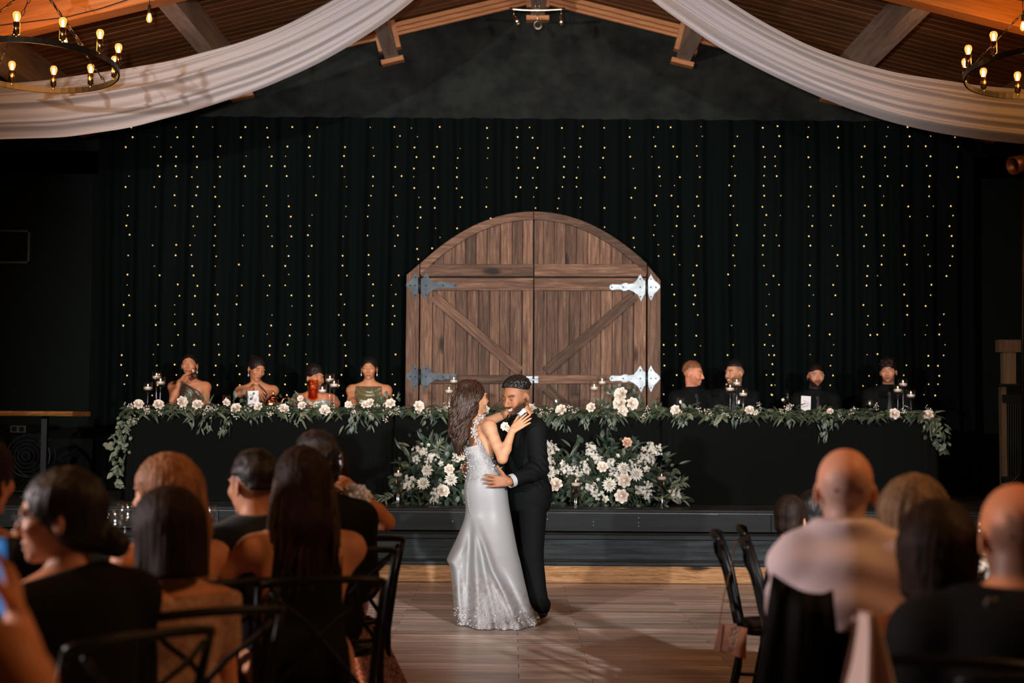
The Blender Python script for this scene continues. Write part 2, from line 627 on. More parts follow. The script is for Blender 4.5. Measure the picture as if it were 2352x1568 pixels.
# purlins that run into the gable, each with an orange collar at the wall
names = ['lowest roof purlin at the far left above the curtain', 'second roof purlin up at left, behind the white drape', 'roof purlin left of the ridge with orange collar',
         'ridge beam behind the spotlight bar', 'roof purlin right of the ridge with orange collar', 'second roof purlin up at right, behind the white drape', 'lowest roof purlin at the far right above the curtain']
for i, k in enumerate(range(-3, 4)):
    x = XR + 1.645 * k
    tilt = 0 if k == 0 else (-1 if k < 0 else 1) * SA
    R = Matrix.Rotation(tilt, 3, 'Y')
    dep = 0.42 if k else 0.34
    zc = roofz(x) - dep / 2 + 0.02
    c = Vector((x, 0, zc))
    root = thing('roof_beam', names[i], 'beam', (x, YW, roofz(x)))
    root['kind'] = 'structure'
    MB().box((x, (11.96 + YW) / 2, zc), (0.15, YW - 11.96, dep), R).build('purlin', M['purlin'], root)
    for (dx, dz, w, h) in ((0, -dep / 2 - 0.02, 0.25, 0.05), (-0.1, 0.05, 0.05, dep - 0.1), (0.1, 0.05, 0.05, dep - 0.1)):
        q = c + R @ Vector((dx, 0, dz))
        MB().box((q.x, YW - 0.06, q.z), (w, 0.12, h), R).build('collar_board', M['collar'], root)
    if k:
        q = c + R @ Vector((0, 0, dep / 2 - 0.1))

# rake mouldings under the roof along the gable
for sgn, nm, lb in ((-1, 'trim_1', 'stepped orange moulding under the roof, left of the ridge'), (1, 'trim_2', 'stepped orange moulding under the roof, right of the ridge')):
    root = struct(thing(nm, lb, 'trim', (XR, YW, RZ)))
    R = Matrix.Rotation(sgn * SA, 3, 'Y')
    for dz, th, yy in ((-0.035, 0.05, 0.09), (-0.085, 0.045, 0.06), (-0.125, 0.035, 0.03)):
        cx = XR + sgn * 4.1
        MB().box((cx, YW - yy / 2 - 0.003, roofz(cx) + dz), (8.2 / math.cos(SA), yy, th), R, 0.006).build('moulding_strip', M['collar'], root)

# ------------------------------------------------------------------ stage with two steps
stage = thing('stage', 'black painted wooden stage with two worn steps and a timber kickboard', 'stage', (0.3, 13.0, 0))
SX0, SX1 = -7.2, 7.6
SXC, SXW = (SX0 + SX1) / 2, SX1 - SX0
MB().box((SXC, (12.72 + YW - 0.01) / 2, STG - 0.02), (SXW, YW - 0.012 - 12.72, 0.04)).build('deck', M['stagetop'], stage)
MB().box((SXC, 12.715, STG - 0.015), (SXW, 0.035, 0.03), None, 0.005).build('deck_edge', M['stagepaint'], stage)
xs = [SX0, -2.6, PX(1772, 12.7, 1190), SX1]
for a, b in zip(xs[:-1], xs[1:]):
    MB().box(((a + b) / 2, 12.735, 0.495), (b - a - 0.006, 0.025, 0.185)).build('riser_board', M['stagepaint'], stage)
MB().box((SXC, 12.60, 0.375), (SXW, 0.29, 0.03)).build('tread', M['stagetop'], stage)
MB().box((SXC, 12.455, 0.372), (SXW, 0.03, 0.045), None, 0.006).build('nosing', M['stagepaint'], stage)
MB().box((SXC, 12.475, 0.265), (SXW, 0.025, 0.17)).build('riser_board', M['stageworn'], stage)
MB().box((SXC, 12.35, 0.165), (SXW, 0.28, 0.03)).build('tread', M['stagetop'], stage)
MB().box((SXC, 12.215, 0.166), (SXW, 0.03, 0.034), None, 0.006).build('nosing', M['stageworn'], stage)
MB().box((SXC, 12.24, 0.073), (SXW, 0.06, 0.148), None, 0.01).build('timber_kickboard', M['timber'], stage)
# worn white scuff along the stage edge
z0 = PZ(1171, 12.72, 1640)
sc = [P(1550, 1171, 12.72), P(1596, 1176, 12.72), P(1600, 1180, 12.72), P(1648, 1182, 12.72), P(1652, 1177, 12.72), P(1725, 1175, 12.72), P(1740, 1171, 12.72)]
MB().add([(p.x, 12.7215, p.z) for p in sc], [tuple(range(len(sc)))]).build('paint_scuff', M['scuff'], stage)
nl = MB()
for px, pys in ((1257, (1181, 1192)), (1363, (1176, 1198, 1206)), (1467, (1177, 1189, 1200, 1208)), (1040, (1168, 1197)), (1684, (1178,))):
    for py in pys:
        p = P(px, py, 12.72)
        nl.ell((p.x, 12.722, p.z), (0.005, 0.003, 0.005), 6, 4)
tag(nl.build('screw_heads', M['steel'], stage), kind='stuff')

# ------------------------------------------------------------------ curtain and its string lights
YC = 15.25
CZ = PZ(272, YC)
cx0, cx1 = PX(216, YC), PX(2240, YC)
ncol = 760
phs = [rnd.uniform(0, 6.28) for _ in range(12)]
cols = []
for j in range(ncol + 1):
    u = j / ncol
    x = cx0 + (cx1 - cx0) * u
    w = x * 1.0
    a = 0.045 * math.sin(w * 21 + 1.4 * math.sin(w * 2.1 + phs[0])) + 0.022 * math.sin(w * 47 + 2 * math.sin(w * 1.3 + phs[1]) + phs[2]) + 0.02 * math.sin(w * 7 + phs[3])
    cols.append((x, a))
rows = []
for i in range(9):
    v = i / 8
    z = STG + 0.02 + (CZ - STG - 0.02) * v
    amp = 1.0 - 0.55 * v
    rows.append([(x + 0.01 * math.sin(6 * v + x * 3), YC + a * amp, z + (0.002 * math.sin(x * 13) if i == 8 else 0)) for (x, a) in cols])
curtain = tag(MB().grid(rows).build('stage_curtain', M['curtain'], None, True), 'full-width pleated black curtain hung behind the stage', 'curtain')

strands = [(296, 288), (365, 356), (400, 407), (447, 447), (500, 500), (562, 546), (617, 614), (665, 658), (721, 706), (795, 783), (855, 849), (915, 906), (951, 965), (1006, 1000),
           (1052, 1060), (1115, 1128), (1185, 1187), (1227, 1226), (1288, 1292), (1329, 1332), (1380, 1388), (1440, 1466), (1504, 1520), (1550, 1552), (1604, 1600), (1687, 1676), (1752, 1762), (1790, 1774),
           (1861, 1863), (1924, 1908), (1981, 1990), (2036, 2014), (2079, 2084), (2136, 2122), (2206, 2150)]
YL = 15.14
for si, (xt, xb) in enumerate(strands):
    top = P(xt, 270, YL)
    behind = 934 < xb < 1516
    bot = P(xb, 640 if behind else 930, YL)
    if si % 2 == 0:
        where = 'strand'
    root = thing('string_light', 'x', 'string light', (top.x, YL, bot.z), 0, 'vertical strands of warm fairy lights on the curtain')
    if xt < 930:
        lb = 'warm fairy-light strand on the curtain, number %s from its left edge' % ('one two three four five six seven eight nine ten eleven twelve'.split()[si])
    elif xt < 1510:
        lb = 'warm fairy-light strand above the wooden doors, number %s counted from the left' % ('one two three four five six seven eight nine ten eleven twelve'.split()[si - 12])
    else:
        lb = 'warm fairy-light strand right of the wooden doors, number %s counted from the right' % ('one two three four five six seven eight nine ten eleven twelve'.split()[34 - si])
    root['label'] = lb
    path, bulbs = [], MB()
    n = max(2, int((top.z - bot.z) / 0.103))
    for i in range(n + 1):
        t = i / n
        x = top.x + (bot.x - top.x) * t + 0.012 * math.sin(i * 0.7 + si)
        path.append((x, YL, top.z + (bot.z - top.z) * t))
    path.insert(0, (path[0][0], YC, CZ - 0.015))
    MB().tube(path, 0.0007, 3, False).build('wire', M['wire'], root)
    for i in range(1, n):
        q = rnd.random()
        if q < 0.2:
            continue
        x, y_, z = path[i + 1]
        r = 0.0071 if q > 0.58 else (0.0054 if q > 0.34 else 0.0034)
        bulbs.ell((x + rnd.uniform(-0.04, 0.04), YL - 0.012 + rnd.uniform(-0.01, 0.0), z + rnd.uniform(-0.01, 0.01)), (r, r, r * 1.15), 6, 4)
    tag(bulbs.build('bulbs', M['fairy'], root, True), kind='stuff')

# ------------------------------------------------------------------ arched barn doors
YD = 15.0
DV, DH = 'door_v', 'door'
M['door_v'] = wood('door_wood_upright', (0.022, 0.011, 0.007), (0.12, 0.06, 0.035), (0.29, 0.17, 0.11), 0.62, 1.3, 0.7, 2, 0.25, 0.85, 0.35, 1.3)
dc = P(1226, 930, YD)
door = thing('barn_door_backdrop', 'pair of arched brown plank barn doors with strap hinges behind the table', 'door', (dc.x, YD, STG))
M['gap'] = plain('dark_gap', (0.008, 0.006, 0.005), 0.9)


def cq(x, y):
    return (900 + x / 3.1354, 460 + y / 3.1354)


def arch_px(x):
    """outer edge of the arch at photo x"""
    u = (x - 1225.5) / 262.0
    return 487 + 121 * (1 - math.sqrt(max(0.0, 1 - min(1, abs(u)) ** 2.15)) if False else abs(u) ** 2.05)


def vplank(x0, x1, yb, name='plank', Yf=YD, th=0.03, yt=None, mat='door_v', zb=None, inset=0.0):
    a0, a1 = (arch_px(x0) + inset, arch_px(x1) + inset) if yt is None else (yt, yt)
    p = [P(x0 + 0.7, a0, Yf), P(x1 - 0.7, a1, Yf)]
    zb = STG + 0.01 if yb is None else PZ(yb, Yf, (x0 + x1) / 2)
    pts = [(p[0].x, zb), (p[1].x, zb), (p[1].x, p[1].z), (p[0].x, p[0].z)]
    cxm = (p[0].x + p[1].x) / 2
    b = MB().prism([(q[0] - cxm, q[1] - 2) for q in pts], -th, 0)
    return link(name, mesh_from(name, b.v, b.f, M[mat]), door, (cxm - door.location.x, Yf - door.location.y, 2 - door.location.z))


# backing
bk = []
for i in range(33):
    px = 968 + (1484 - 968) * i / 32
    q = P(px, arch_px(px) + 6, YD)
    bk.append((q.x, q.z))
bk = [(PX(968, YD), STG + 0.01)] + bk + [(PX(1484, YD), STG + 0.01)]
MB().prism(bk[::-1], YD + 0.032, YD + 0.06).build('backing_panel', M['gap'], door)
ups = [300, 375, 456, 530, 608, 688, 785, 868, 945, 1018, 1027, 1092, 1170, 1250, 1330, 1412, 1497, 1578, 1660, 1735, 1790]
ups = [268] + ups
for a, b in zip(ups[:-1], ups[1:]):
    if a == 1018:
        continue
    vplank(cq(a, 0)[0], cq(b, 0)[0], 612, Yf=YD + 0.03, inset=8)
mid = [212, 298, 380, 463, 546, 628, 708, 780, 853, 938, 1018]
midr = [1027, 1118, 1197, 1277, 1357, 1432, 1505, 1586, 1658, 1738, 1830]
for seq in (mid, midr):
    for a, b in zip(seq[:-1], seq[1:]):
        vplank(cq(a, 0)[0], cq(b, 0)[0], None, Yf=YD + 0.03, yt=640)
# stiles
for a, b in ((207, 296), (942, 1018), (1027, 1092), (1742, 1830)):
    vplank(cq(a, 0)[0], cq(b, 0)[0], None, 'stile', YD, 0.03, 662)


def hboard(x0, y0, x1, y1, wpx, name, Yf=YD, th=0.03):
    """board between two photo points along its centre line, width in photo pixels"""
    a, b = P(x0, y0, Yf), P(x1, y1, Yf)
    d = b - a
    ang = math.atan2(d.z, d.x)
    w = wpx * Yf / FPX
    bx = MB().box((0, 0, 0), (d.length, th, w), None, 0.004)
    c = (a + b) / 2 - door.location
    return link(name, mesh_from(name, bx.v, bx.f, M['door']), door, (c.x, c.y - th / 2, c.z), Matrix.Rotation(-ang, 3, 'Y').to_quaternion())


for a, b in ((210, 1018), (1027, 1830)):
    hboard(*cq(a, 505), *cq(b, 505), 28.5, 'cross_rail', YD - 0.012)
    hboard(*cq(a, 606), *cq(b, 606), 29, 'cross_rail', YD - 0.012)
    hboard(*cq(a, 1289), *cq(b, 1289), 20, 'cross_rail', YD - 0.012)
hboard(*cq(300, 690), *cq(925, 1232), 23, 'diagonal_brace', YD - 0.02)
hboard(*cq(1745, 690), *cq(1110, 1232), 23, 'diagonal_brace', YD - 0.02)
hboard(*cq(1110, 1352), *cq(1420, 1640), 21, 'diagonal_brace', YD - 0.02)
hboard(*cq(925, 1352), *cq(615, 1640), 21, 'diagonal_brace', YD - 0.02)
# arch boards
for (a, b) in ((966, 1128), (1128, 1224.6), (1226.4, 1343), (1343, 1485)):
    outer, inner = [], []
    for i in range(13):
        px = a + (b - a) * i / 12
        py = arch_px(px)
        sl = (arch_px(px + 1) - arch_px(px - 1)) / 2
        nl_ = math.hypot(1, sl)
        o1, i1 = P(px, py, YD - 0.012), P(px - 18 * -sl / nl_ * -1, py + 18 / nl_, YD - 0.012)
        outer.append(o1)
        inner.append(P(px, py + 18 * nl_, YD - 0.012))
    pts = [(p.x, p.z) for p in outer] + [(p.x, p.z) for p in inner[::-1]]
    MB().prism(pts[::-1], YD - 0.045, YD - 0.012).build('arch_board', M['door'], door)
# fixed posts left and right
for (xa, ya, xb, yb) in ((935, 632, 964, 607), (1487, 611, 1516, 645)):
    p = [P(xa, ya, YD), P(xb, yb, YD)]
    MB().prism([(p[0].x, STG + 0.01), (p[1].x, STG + 0.01), (p[1].x, p[1].z), (p[0].x, p[0].z)], YD - 0.045, YD + 0.03).build('post', M['door_v'], door)
# strap hinges
big = [(1566, 625), (1572, 611), (1588, 604), (1612, 606), (1650, 607), (1668, 597), (1690, 595), (1704, 603), (1740, 598), (1765, 572), (1777, 548), (1790, 533), (1800, 552), (1812, 574), (1828, 580), (1828, 672),
       (1812, 688), (1803, 710), (1793, 728), (1783, 700), (1768, 678), (1738, 657), (1704, 642), (1690, 650), (1668, 652), (1650, 641), (1612, 642), (1588, 646), (1572, 640)]
small = [(1843, 582), (1855, 552), (1866, 531), (1878, 556), (1890, 577), (1910, 592), (1930, 612), (1932, 628), (1908, 655), (1890, 672), (1878, 700), (1866, 724), (1855, 700), (1845, 670)]
bolts = [(1584, 625), (1665, 625), (1789, 625), (1790, 566), (1790, 694), (1866, 566), (1866, 625), (1901, 625), (1866, 694)]
M['steel_unlit'] = plain('steel_unlit_tone', (0.03, 0.038, 0.045), 0.55, 0.5, 0.4, (0.07, 0.085, 0.1), 8)  # same steel coloured darker where the left hinges miss the flash reflection
for side in (1, -1):
    for dy in (0, 657):
        def cv(x, y, Yf):
            if side > 0:
                return P(*cq(x, y + dy), Yf)
            return P(*cq(200 + (1835 - x), y + dy - 12), Yf)
        hm = M['steel'] if side > 0 else M['steel_unlit']
        Yh = YD - 0.05
        hb = MB()
        for poly in (big, small):
            q = [cv(x, y, Yh) for x, y in poly]
            pts = [(v.x, v.z) for v in q]
            if side < 0:
                pts = pts[::-1]
            hb.prism(pts[::-1], Yh - 0.006, Yh + 0.003)
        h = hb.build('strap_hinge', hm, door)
        a, b = cv(1835, 570, Yh), cv(1835, 682, Yh)
        MB().tube([(a.x, Yh - 0.012, a.z), (b.x, Yh - 0.012, b.z)], 0.014, 10).build('hinge_barrel', M['bolt'], h, True)
        bb = MB()
        for x, y in bolts:
            q = cv(x, y, Yh)
            bb.ell((q.x, Yh - 0.007, q.z), (0.008, 0.005, 0.008), 8, 4)
        bb.build('hinge_bolts', M['bolt'], h, True)
# slide bolt in the middle
lb_ = MB()
for (x0, y0, x1, y1) in ((955, 1266, 1012, 1284), (955, 1300, 1012, 1316), (1026, 1266, 1054, 1284), (1026, 1298, 1054, 1314), (930, 1288, 1054, 1296)):
    a, b = P(*cq(x0, y0), YD - 0.05), P(*cq(x1, y1), YD - 0.05)
    lb_.box(((a.x + b.x) / 2, YD - 0.056, (a.z + b.z) / 2), (b.x - a.x, 0.016, a.z - b.z))
lb_.build('slide_bolt', M['steel'], door)
# ------------------------------------------------------------------ drapes, chandeliers, festoon bulbs, spot bar
def drape_mat():
    m, nt, b = _nodes('sheer_blush_drape')
    b.inputs['Base Color'].default_value = (0.5, 0.46, 0.47, 1)
    b.inputs['Roughness'].default_value = 0.75
    b.inputs['Specular IOR Level'].default_value = 0.25
    b.inputs['Sheen Weight'].default_value = 0.25
    v = coords(nt, (0.6, 0.6, 14), False)
    f = noise(nt, v, 3, 5)
    bump(nt, b, f, 0.25, 0.02)
    tl = N(nt, 'ShaderNodeBsdfTranslucent')
    tl.inputs[0].default_value = (0.42, 0.38, 0.38, 1)
    mx = N(nt, 'ShaderNodeMixShader')
    mx.inputs[0].default_value = 0.3
    out = nt.nodes['Material Output']
    L(nt, b.outputs[0], mx.inputs[1])
    L(nt, tl.outputs[0], mx.inputs[2])
    L(nt, mx.outputs[0], out.inputs[0])
    return m


M['drape'] = drape_mat()


def lerp_tab(tab, x):
    for (a, b) in zip(tab[:-1], tab[1:]):
        if a[0] <= x <= b[0]:
            t = (x - a[0]) / (b[0] - a[0])
            return a[1] + (b[1] - a[1]) * t
    return tab[0][1] if x < tab[0][0] else tab[-1][1]


def smooth_tab(tab, x, w=30):
    return sum(lerp_tab(tab, x + w * k / 2) for k in (-2, -1, 0, 1, 2)) / 5


Ld_top = [(-500, 215), (-200, 212), (0, 196), (100, 190), (268, 166), (400, 142), (550, 100), (650, 62), (765, 0), (900, -75), (1060, -165), (1200, -225)]
Ld_bot = [(-500, 335), (-200, 330), (0, 321), (150, 318), (300, 297), (450, 257), (600, 207), (720, 153), (800, 108), (880, 56), (952, 0), (1060, -100), (1200, -190)]
Rd_top = [(1260, -225), (1400, -165), (1560, -75), (1668, 0), (1750, 52), (1850, 105), (1950, 142), (2060, 170), (2150, 183), (2250, 198), (2352, 206), (2560, 222), (2860, 232)]
Rd_bot = [(1260, -190), (1390, -100), (1492, 0), (1550, 42), (1650, 112), (1750, 165), (1850, 212), (1950, 252), (2050, 283), (2150, 305), (2250, 320), (2352, 331), (2560, 345), (2860, 350)]
YS = 12.95
for nm, top, bot, x0, x1, lb, sd in (('ceiling_drape', Ld_top, Ld_bot, -420, 1195, 'sheer blush fabric swag sweeping from the ridge to the left chandelier', 1),
                                     ('ceiling_drape', Rd_top, Rd_bot, 1265, 2780, 'sheer blush fabric swag sweeping from the ridge to the right chandelier', 2)):
    n = 150
    m_ = 56
    rr = random.Random(sd)
    ridges = [(rr.uniform(0, 1), rr.uniform(0.02, 0.05), rr.uniform(-0.12, 0.12), rr.uniform(0.03, 0.13)) for _ in range(11)]
    rows = []
    for i in range(m_ + 1):
        v = i / m_
        row = []
        for j in range(n + 1):
            px = x0 + (x1 - x0) * j / n
            yt, yb = smooth_tab(top, px), smooth_tab(bot, px)
            base = P(px, yt + (yb - yt) * v, YS)
            t = j / n
            d = 0.22 * math.sin(math.pi * v)          # cloth bellies towards the camera
            for (c, w, dr, a) in ridges:
                cc = c + dr * (t - 0.5) * 2
                d += a * math.exp(-((v - cc) / w) ** 2)
            d += 0.007 * math.sin(v * 40 + 4 * t)
            pinch = min(1.0, 0.25 + abs((x1 if sd == 1 else x0) - px) / 900)
            row.append((base.x, YS - d * pinch, base.z))
        rows.append(row)
    tag(MB().grid(rows).build(nm, M['drape'], None, True), lb, 'drape')

# ---- chandeliers
def make_chandelier(label, c, ring_r, tilt, phase, lit):
    root = thing('chandelier', label, 'chandelier', c, 0, 'black iron ring chandeliers')
    Rt = Matrix.Rotation(tilt, 3, 'X')
    c = Vector(c)
    def at(a, dz=0.0, r=ring_r):
        return c + Rt @ Vector((r * math.cos(a), r * math.sin(a), dz))
    V, F = [], []
    n = 64
    for k in range(n):
        a = 2 * math.pi * k / n
        for (r, z) in ((ring_r - 0.006, -0.022), (ring_r + 0.006, -0.022), (ring_r + 0.006, 0.022), (ring_r - 0.006, 0.022)):
            V.append(at(a, z, r))
        j = (k + 1) % n
        for q in range(4):
            F.append((k * 4 + q, j * 4 + q, j * 4 + (q + 1) % 4, k * 4 + (q + 1) % 4))
    MB().add(V, F).build('ring', M['iron'], root)
    hub = c + Vector((0, 0, 0.62))
    MB().lathe([(0.05, -0.02), (0.07, 0.0), (0.07, 0.03), (0.03, 0.06), (0.012, 0.09)], hub, 14).build('hub', M['iron'], root, True)
    MB().tube([hub + Vector((0, 0, 0.08)), (hub.x, hub.y, roofz(hub.x) - 0.02)], 0.012, 6).build('drop_rod', M['iron'], root, True)
    for k in range(4):
        a = phase + math.pi / 4 + k * math.pi / 2
        q, p0 = at(a, 0.03), hub + Vector((0.05 * math.cos(a), 0.05 * math.sin(a), 0))
        ch = MB()
        nlink = 14
        for i in range(nlink):
            u0, u1 = i / nlink, (i + 1.25) / nlink
            a0, a1 = p0.lerp(q, u0), p0.lerp(q, min(1, u1))
            d = (a1 - a0)
            side = d.cross(Vector((0, 0, 1)) if i % 2 else Vector((1, 0.3, 0))).normalized() * 0.011
            ch.tube([a0, a0.lerp(a1, 0.25) + side, a0.lerp(a1, 0.75) + side, a1, a0.lerp(a1, 0.75) - side, a0.lerp(a1, 0.25) - side], 0.0035, 4, False, True)
        ch.build('chain', M['iron'], root)
    nb = 12
    for k in range(nb):
        a = phase + 2 * math.pi * k / nb
        b = at(a, 0.022, ring_r)
        cup = MB().lathe([(0.012, -0.01), (0.012, 0.014), (0.024, 0.015), (0.024, 0.105), (0.019, 0.107), (0.019, 0.1)], b, 12, None, False).build('socket', M['rust'], root, True)
        g = MB().lathe([(0.016, 0.1), (0.019, 0.118), (0.027, 0.14), (0.0295, 0.156), (0.026, 0.172), (0.016, 0.182), (0.002, 0.186)], b, 12, None, False).build('bulb', M['bulbglass'], cup, True)
        MB().lathe([(0.004, 0.108), (0.0085, 0.118), (0.0085, 0.158), (0.003, 0.164)], b, 8).build('filament', M['filament'], cup, True)
    lg = lamp('chandelier_lamp', 'POINT', c + Vector((0, 0, 0.13)), lit, (1.0, 0.42, 0.1), 0.3)
    return root


YCH = 11.0
cl = P(82, 152, YCH)
make_chandelier('black iron ring chandelier with bare bulbs, in the top left corner', cl, 0.63, -0.075, 0.1, 62)
cr = P(2408, 166, YCH)
make_chandelier('black iron ring chandelier with bare bulbs, cut by the right edge', cr, 0.63, -0.075, 0.55, 62)

# ---- festoon string in front of the rafter
def festoon(pts, bulbs, label):
    a = Vector(pts[0])
    root = thing('festoon_light', label, 'string light', a)
    MB().tube(pts, 0.005, 6).build('cable', M['blackmat'], root, True)
    for b in bulbs:
        b = Vector(b)
        s = MB().tube([b, b + Vector((0, 0, -0.12))], 0.003, 5)
        s.lathe([(0.008, 0.02), (0.014, 0.0), (0.014, -0.045), (0.011, -0.05)], b + Vector((0, 0, -0.12)), 10)
        k = s.build('bulb_socket', M['blackmat'], root, True)
        c = b + Vector((0, 0, -0.17))
        MB().lathe([(0.011, 0), (0.018, -0.02), (0.024, -0.045), (0.023, -0.06), (0.014, -0.075), (0.002, -0.08)], c, 12, None, False).build('bulb', M['bulbglass'], k, True)
        MB().lathe([(0.003, -0.01), (0.008, -0.02), (0.008, -0.055), (0.003, -0.062)], c, 8).build('filament', M['filament'], k, True)


YF = 11.45
fp = [P(-160, 70, YF), P(0, 58, YF), P(60, 51, YF), P(150, 40, YF), P(230, 20, YF), P(340, -16, YF), P(450, -60, YF)]
festoon(fp, [P(151, 40, YF), P(344, -17, YF)], 'black festoon cable with round bulbs strung along the left rafter')
fq = [P(2120, -60, YF), P(2240, -20, YF), P(2352, 2, YF), P(2480, 10, YF)]
festoon(fq, [P(2349, 2, YF)], 'black festoon cable with one bulb beside the right rafter')

# ---- three-spot bar at the ridge
YB = 14.4
sb = P(1238, 18, YB)
root = thing('spotlight_bar', 'brushed nickel ceiling bar with three adjustable spotlights at the ridge', 'spotlight', sb)
pth = [P(1171 + (1298 - 1171) * i / 12, 20 + 3.2 * math.sin(math.pi * i / 12), YB) for i in range(13)]
MB().tube(pth, 0.016, 8, flat=0.5).build('bar', M['nickel'], root, True)
tp = P(1235, -4, YB)
MB().lathe([(0.055, 0.0), (0.058, 0.03), (0.02, 0.16), (0.012, 0.5)], (tp.x, YB, tp.z), 16).build('canopy', M['nickel'], root, True)
for px in (1230, 1239):
    a, b = P(px, 4, YB), P(px, 20, YB)
    MB().tube([a, b], 0.005, 6).build('stem', M['nickel'], root, True)


def spot(px, y0, y1, dirv, ln=0.1, r=0.032):
    a, b = P(px, y0, YB), P(px, y1, YB)
    o = MB().tube([a, b], 0.004, 6).build('spot_stem', M['nickel'], root, True)
    R = Vector(dirv).to_track_quat('Z', 'Y').to_matrix()
    MB().lathe([(0.012, -0.015), (0.02, 0.0), (0.024, ln * 0.5), (r, ln), (r - 0.004, ln), (0.018, ln * 0.55)], b, 14, R, False).build('spot_head', M['nickel'], o, True)
    c = b + R @ Vector((0, 0, ln * 0.8))
    MB().lathe([(r - 0.005, 0), (0.012, 0.004), (0.001, 0.006)], c, 12, R, False).build('lens', M['blackmat'], o, True)


spot(1180, 22, 38, (0.45, -0.35, -0.75))
spot(1234, 24, 52, (0.05, -0.8, -0.45), 0.11, 0.045)
spot(1289, 24, 36, (0.02, -0.15, -1.0))

# ------------------------------------------------------------------ side details on the dark walls
vw = thing('wall_vent', 'black louvred vent grille on the dark left wall', 'vent', P(35, 566, YW - 0.03))
a, b = P(-30, 528, YW - 0.03), P(68, 605, YW - 0.03)
mbx = MB()
for (x0, x1, z0, z1) in ((a.x, b.x, a.z - 0.02, a.z), (a.x, b.x, b.z, b.z + 0.02), (b.x - 0.02, b.x, b.z, a.z), (a.x, a.x + 0.02, b.z, a.z)):
    mbx.box(((x0 + x1) / 2, YW - 0.025, (z0 + z1) / 2), (x1 - x0, 0.04, z1 - z0))
mbx.build('vent_frame', plain('dark_grey_metal', (0.022, 0.026, 0.026), 0.5), vw)
for i in range(11):
    z = b.z + 0.025 + (a.z - b.z - 0.05) * i / 10
    MB().box(((a.x + b.x) / 2, YW - 0.02, z), (b.x - a.x - 0.03, 0.03, 0.006), rotm(0.6)).build('slat', M['blackmat'], vw)

# live-edge slab table on the stage at the left
st = P(80, 950, 13.6)
tb = thing('slab_table', 'live-edge glossy wooden slab table on the stage at far left', 'table', (st.x, 13.8, STG))
a, b = P(-60, 943, 13.6), P(168, 956, 13.6)
M['slab'] = wood('glossy_slab', (0.1, 0.03, 0.008), (0.36, 0.14, 0.035), (0.6, 0.3, 0.1), 0.22, 2.0, 0.6, 0, 0.6, 0.0)
bx = MB()
nn = 24
rows = [[], [], [], []]
for i in range(nn + 1):
    x = a.x + (b.x - a.x) * i / nn
    w = 0.012 * math.sin(i * 0.9) + 0.008 * math.sin(i * 2.3)
    for r_, (yy, zz) in enumerate(((13.6 + w, a.z), (13.57 + w, a.z - 0.02), (13.6 + w, b.z + 0.003), (14.15, b.z + 0.003))):
        rows[r_].append((x, yy, zz))
rows.append([(p[0], 14.15, a.z) for p in rows[0]])
rows.append(rows[0])
bx.grid(rows)
bx.add([r[-1] for r in rows[:5]], [(0, 1, 2, 3, 4)])
bx.build('slab_top', M['slab'], tb)
for px in (104, -40):
    x = PX(px, 13.85)
    MB().box((x, 13.85, (STG + b.z) / 2), (0.055, 0.055, b.z - STG)).build('leg', M['black'], tb)
    MB().box((x, 13.85, STG + 0.015), (0.3, 0.45, 0.03)).build('foot', M['black'], tb)

fc = P(70, 1046, 14.3)
fan = thing('floor_fan', 'black drum floor fan standing under the slab table', 'fan', (fc.x, 14.3, STG))
fb = MB()
for rr_ in (0.2, 0.16, 0.12, 0.08, 0.04):
    fb.tube([(fc.x + rr_ * math.cos(t * 0.2618), 14.2 - 0.05 * (1 - rr_ / 0.2), fc.z + rr_ * math.sin(t * 0.2618)) for t in range(24)], 0.003, 4, False, True)
fb.build('grille', plain('fan_grey', (0.05, 0.055, 0.055), 0.3, 0.5), fan)
fr = MB()
fr.tube([(fc.x + 0.215 * math.cos(t * 0.2618), 14.24, fc.z + 0.215 * math.sin(t * 0.2618)) for t in range(24)], 0.013, 6, False, True)
fr.tube([(fc.x + 0.215 * math.cos(t * 0.2618), 14.40, fc.z + 0.215 * math.sin(t * 0.2618)) for t in range(24)], 0.013, 6, False, True)
fr.build('drum_rim', M['black'], fan, True)
for k in range(4):
    a_ = k * math.pi / 2 + 0.4
    R = Matrix.Rotation(a_, 3, 'Y')
    MB().box((fc.x + 0.09 * math.cos(a_), 14.3, fc.z - 0.09 * math.sin(a_)), (0.17, 0.012, 0.07), R @ rotm(0.5)).build('blade', M['black'], fan)
MB().tube([(fc.x - 0.21, 14.32, fc.z), (fc.x - 0.2, 14.32, STG + 0.03), (fc.x + 0.2, 14.32, STG + 0.03), (fc.x + 0.21, 14.32, fc.z)], 0.012, 6).build('stand', M['black'], fan, True)

oc = P(42, 985, YW - 0.01)
op = thing('outlet_plate', 'grey double outlet plate low on the left wall', 'outlet', oc)
MB().box((oc.x, YW - 0.012, oc.z), (0.17, 0.012, 0.075)).build('plate', plain('grey_plate', (0.05, 0.055, 0.055), 0.5), op)
for dx in (-0.04, 0.04):
    MB().box((oc.x + dx, YW - 0.02, oc.z), (0.05, 0.01, 0.05)).build('socket_face', M['blackmat'], op)

# rustic wooden frame with rods at the right edge of the stage
ry = 13.9
fcn = P(2325, 950, ry)
wf = thing('wooden_frame', 'rustic wooden post frame holding thin upright rods, right end of stage', 'frame', (fcn.x, ry, STG))
M['oldwood'] = wood('old_grey_wood', (0.07, 0.045, 0.025), (0.13, 0.085, 0.05), (0.2, 0.14, 0.085), 0.7, 1.2, 0.4, 2, 0.2, 0.3)


def pbox(x0, y0, x1, y1, Y, th, name, mat, par):
    a, b = P(x0, y0, Y), P(x1, y1, Y)
    return MB().box(((a.x + b.x) / 2, Y + th / 2, (a.z + b.z) / 2), (abs(b.x - a.x), th, abs(a.z - b.z))).build(name, M[mat], par)


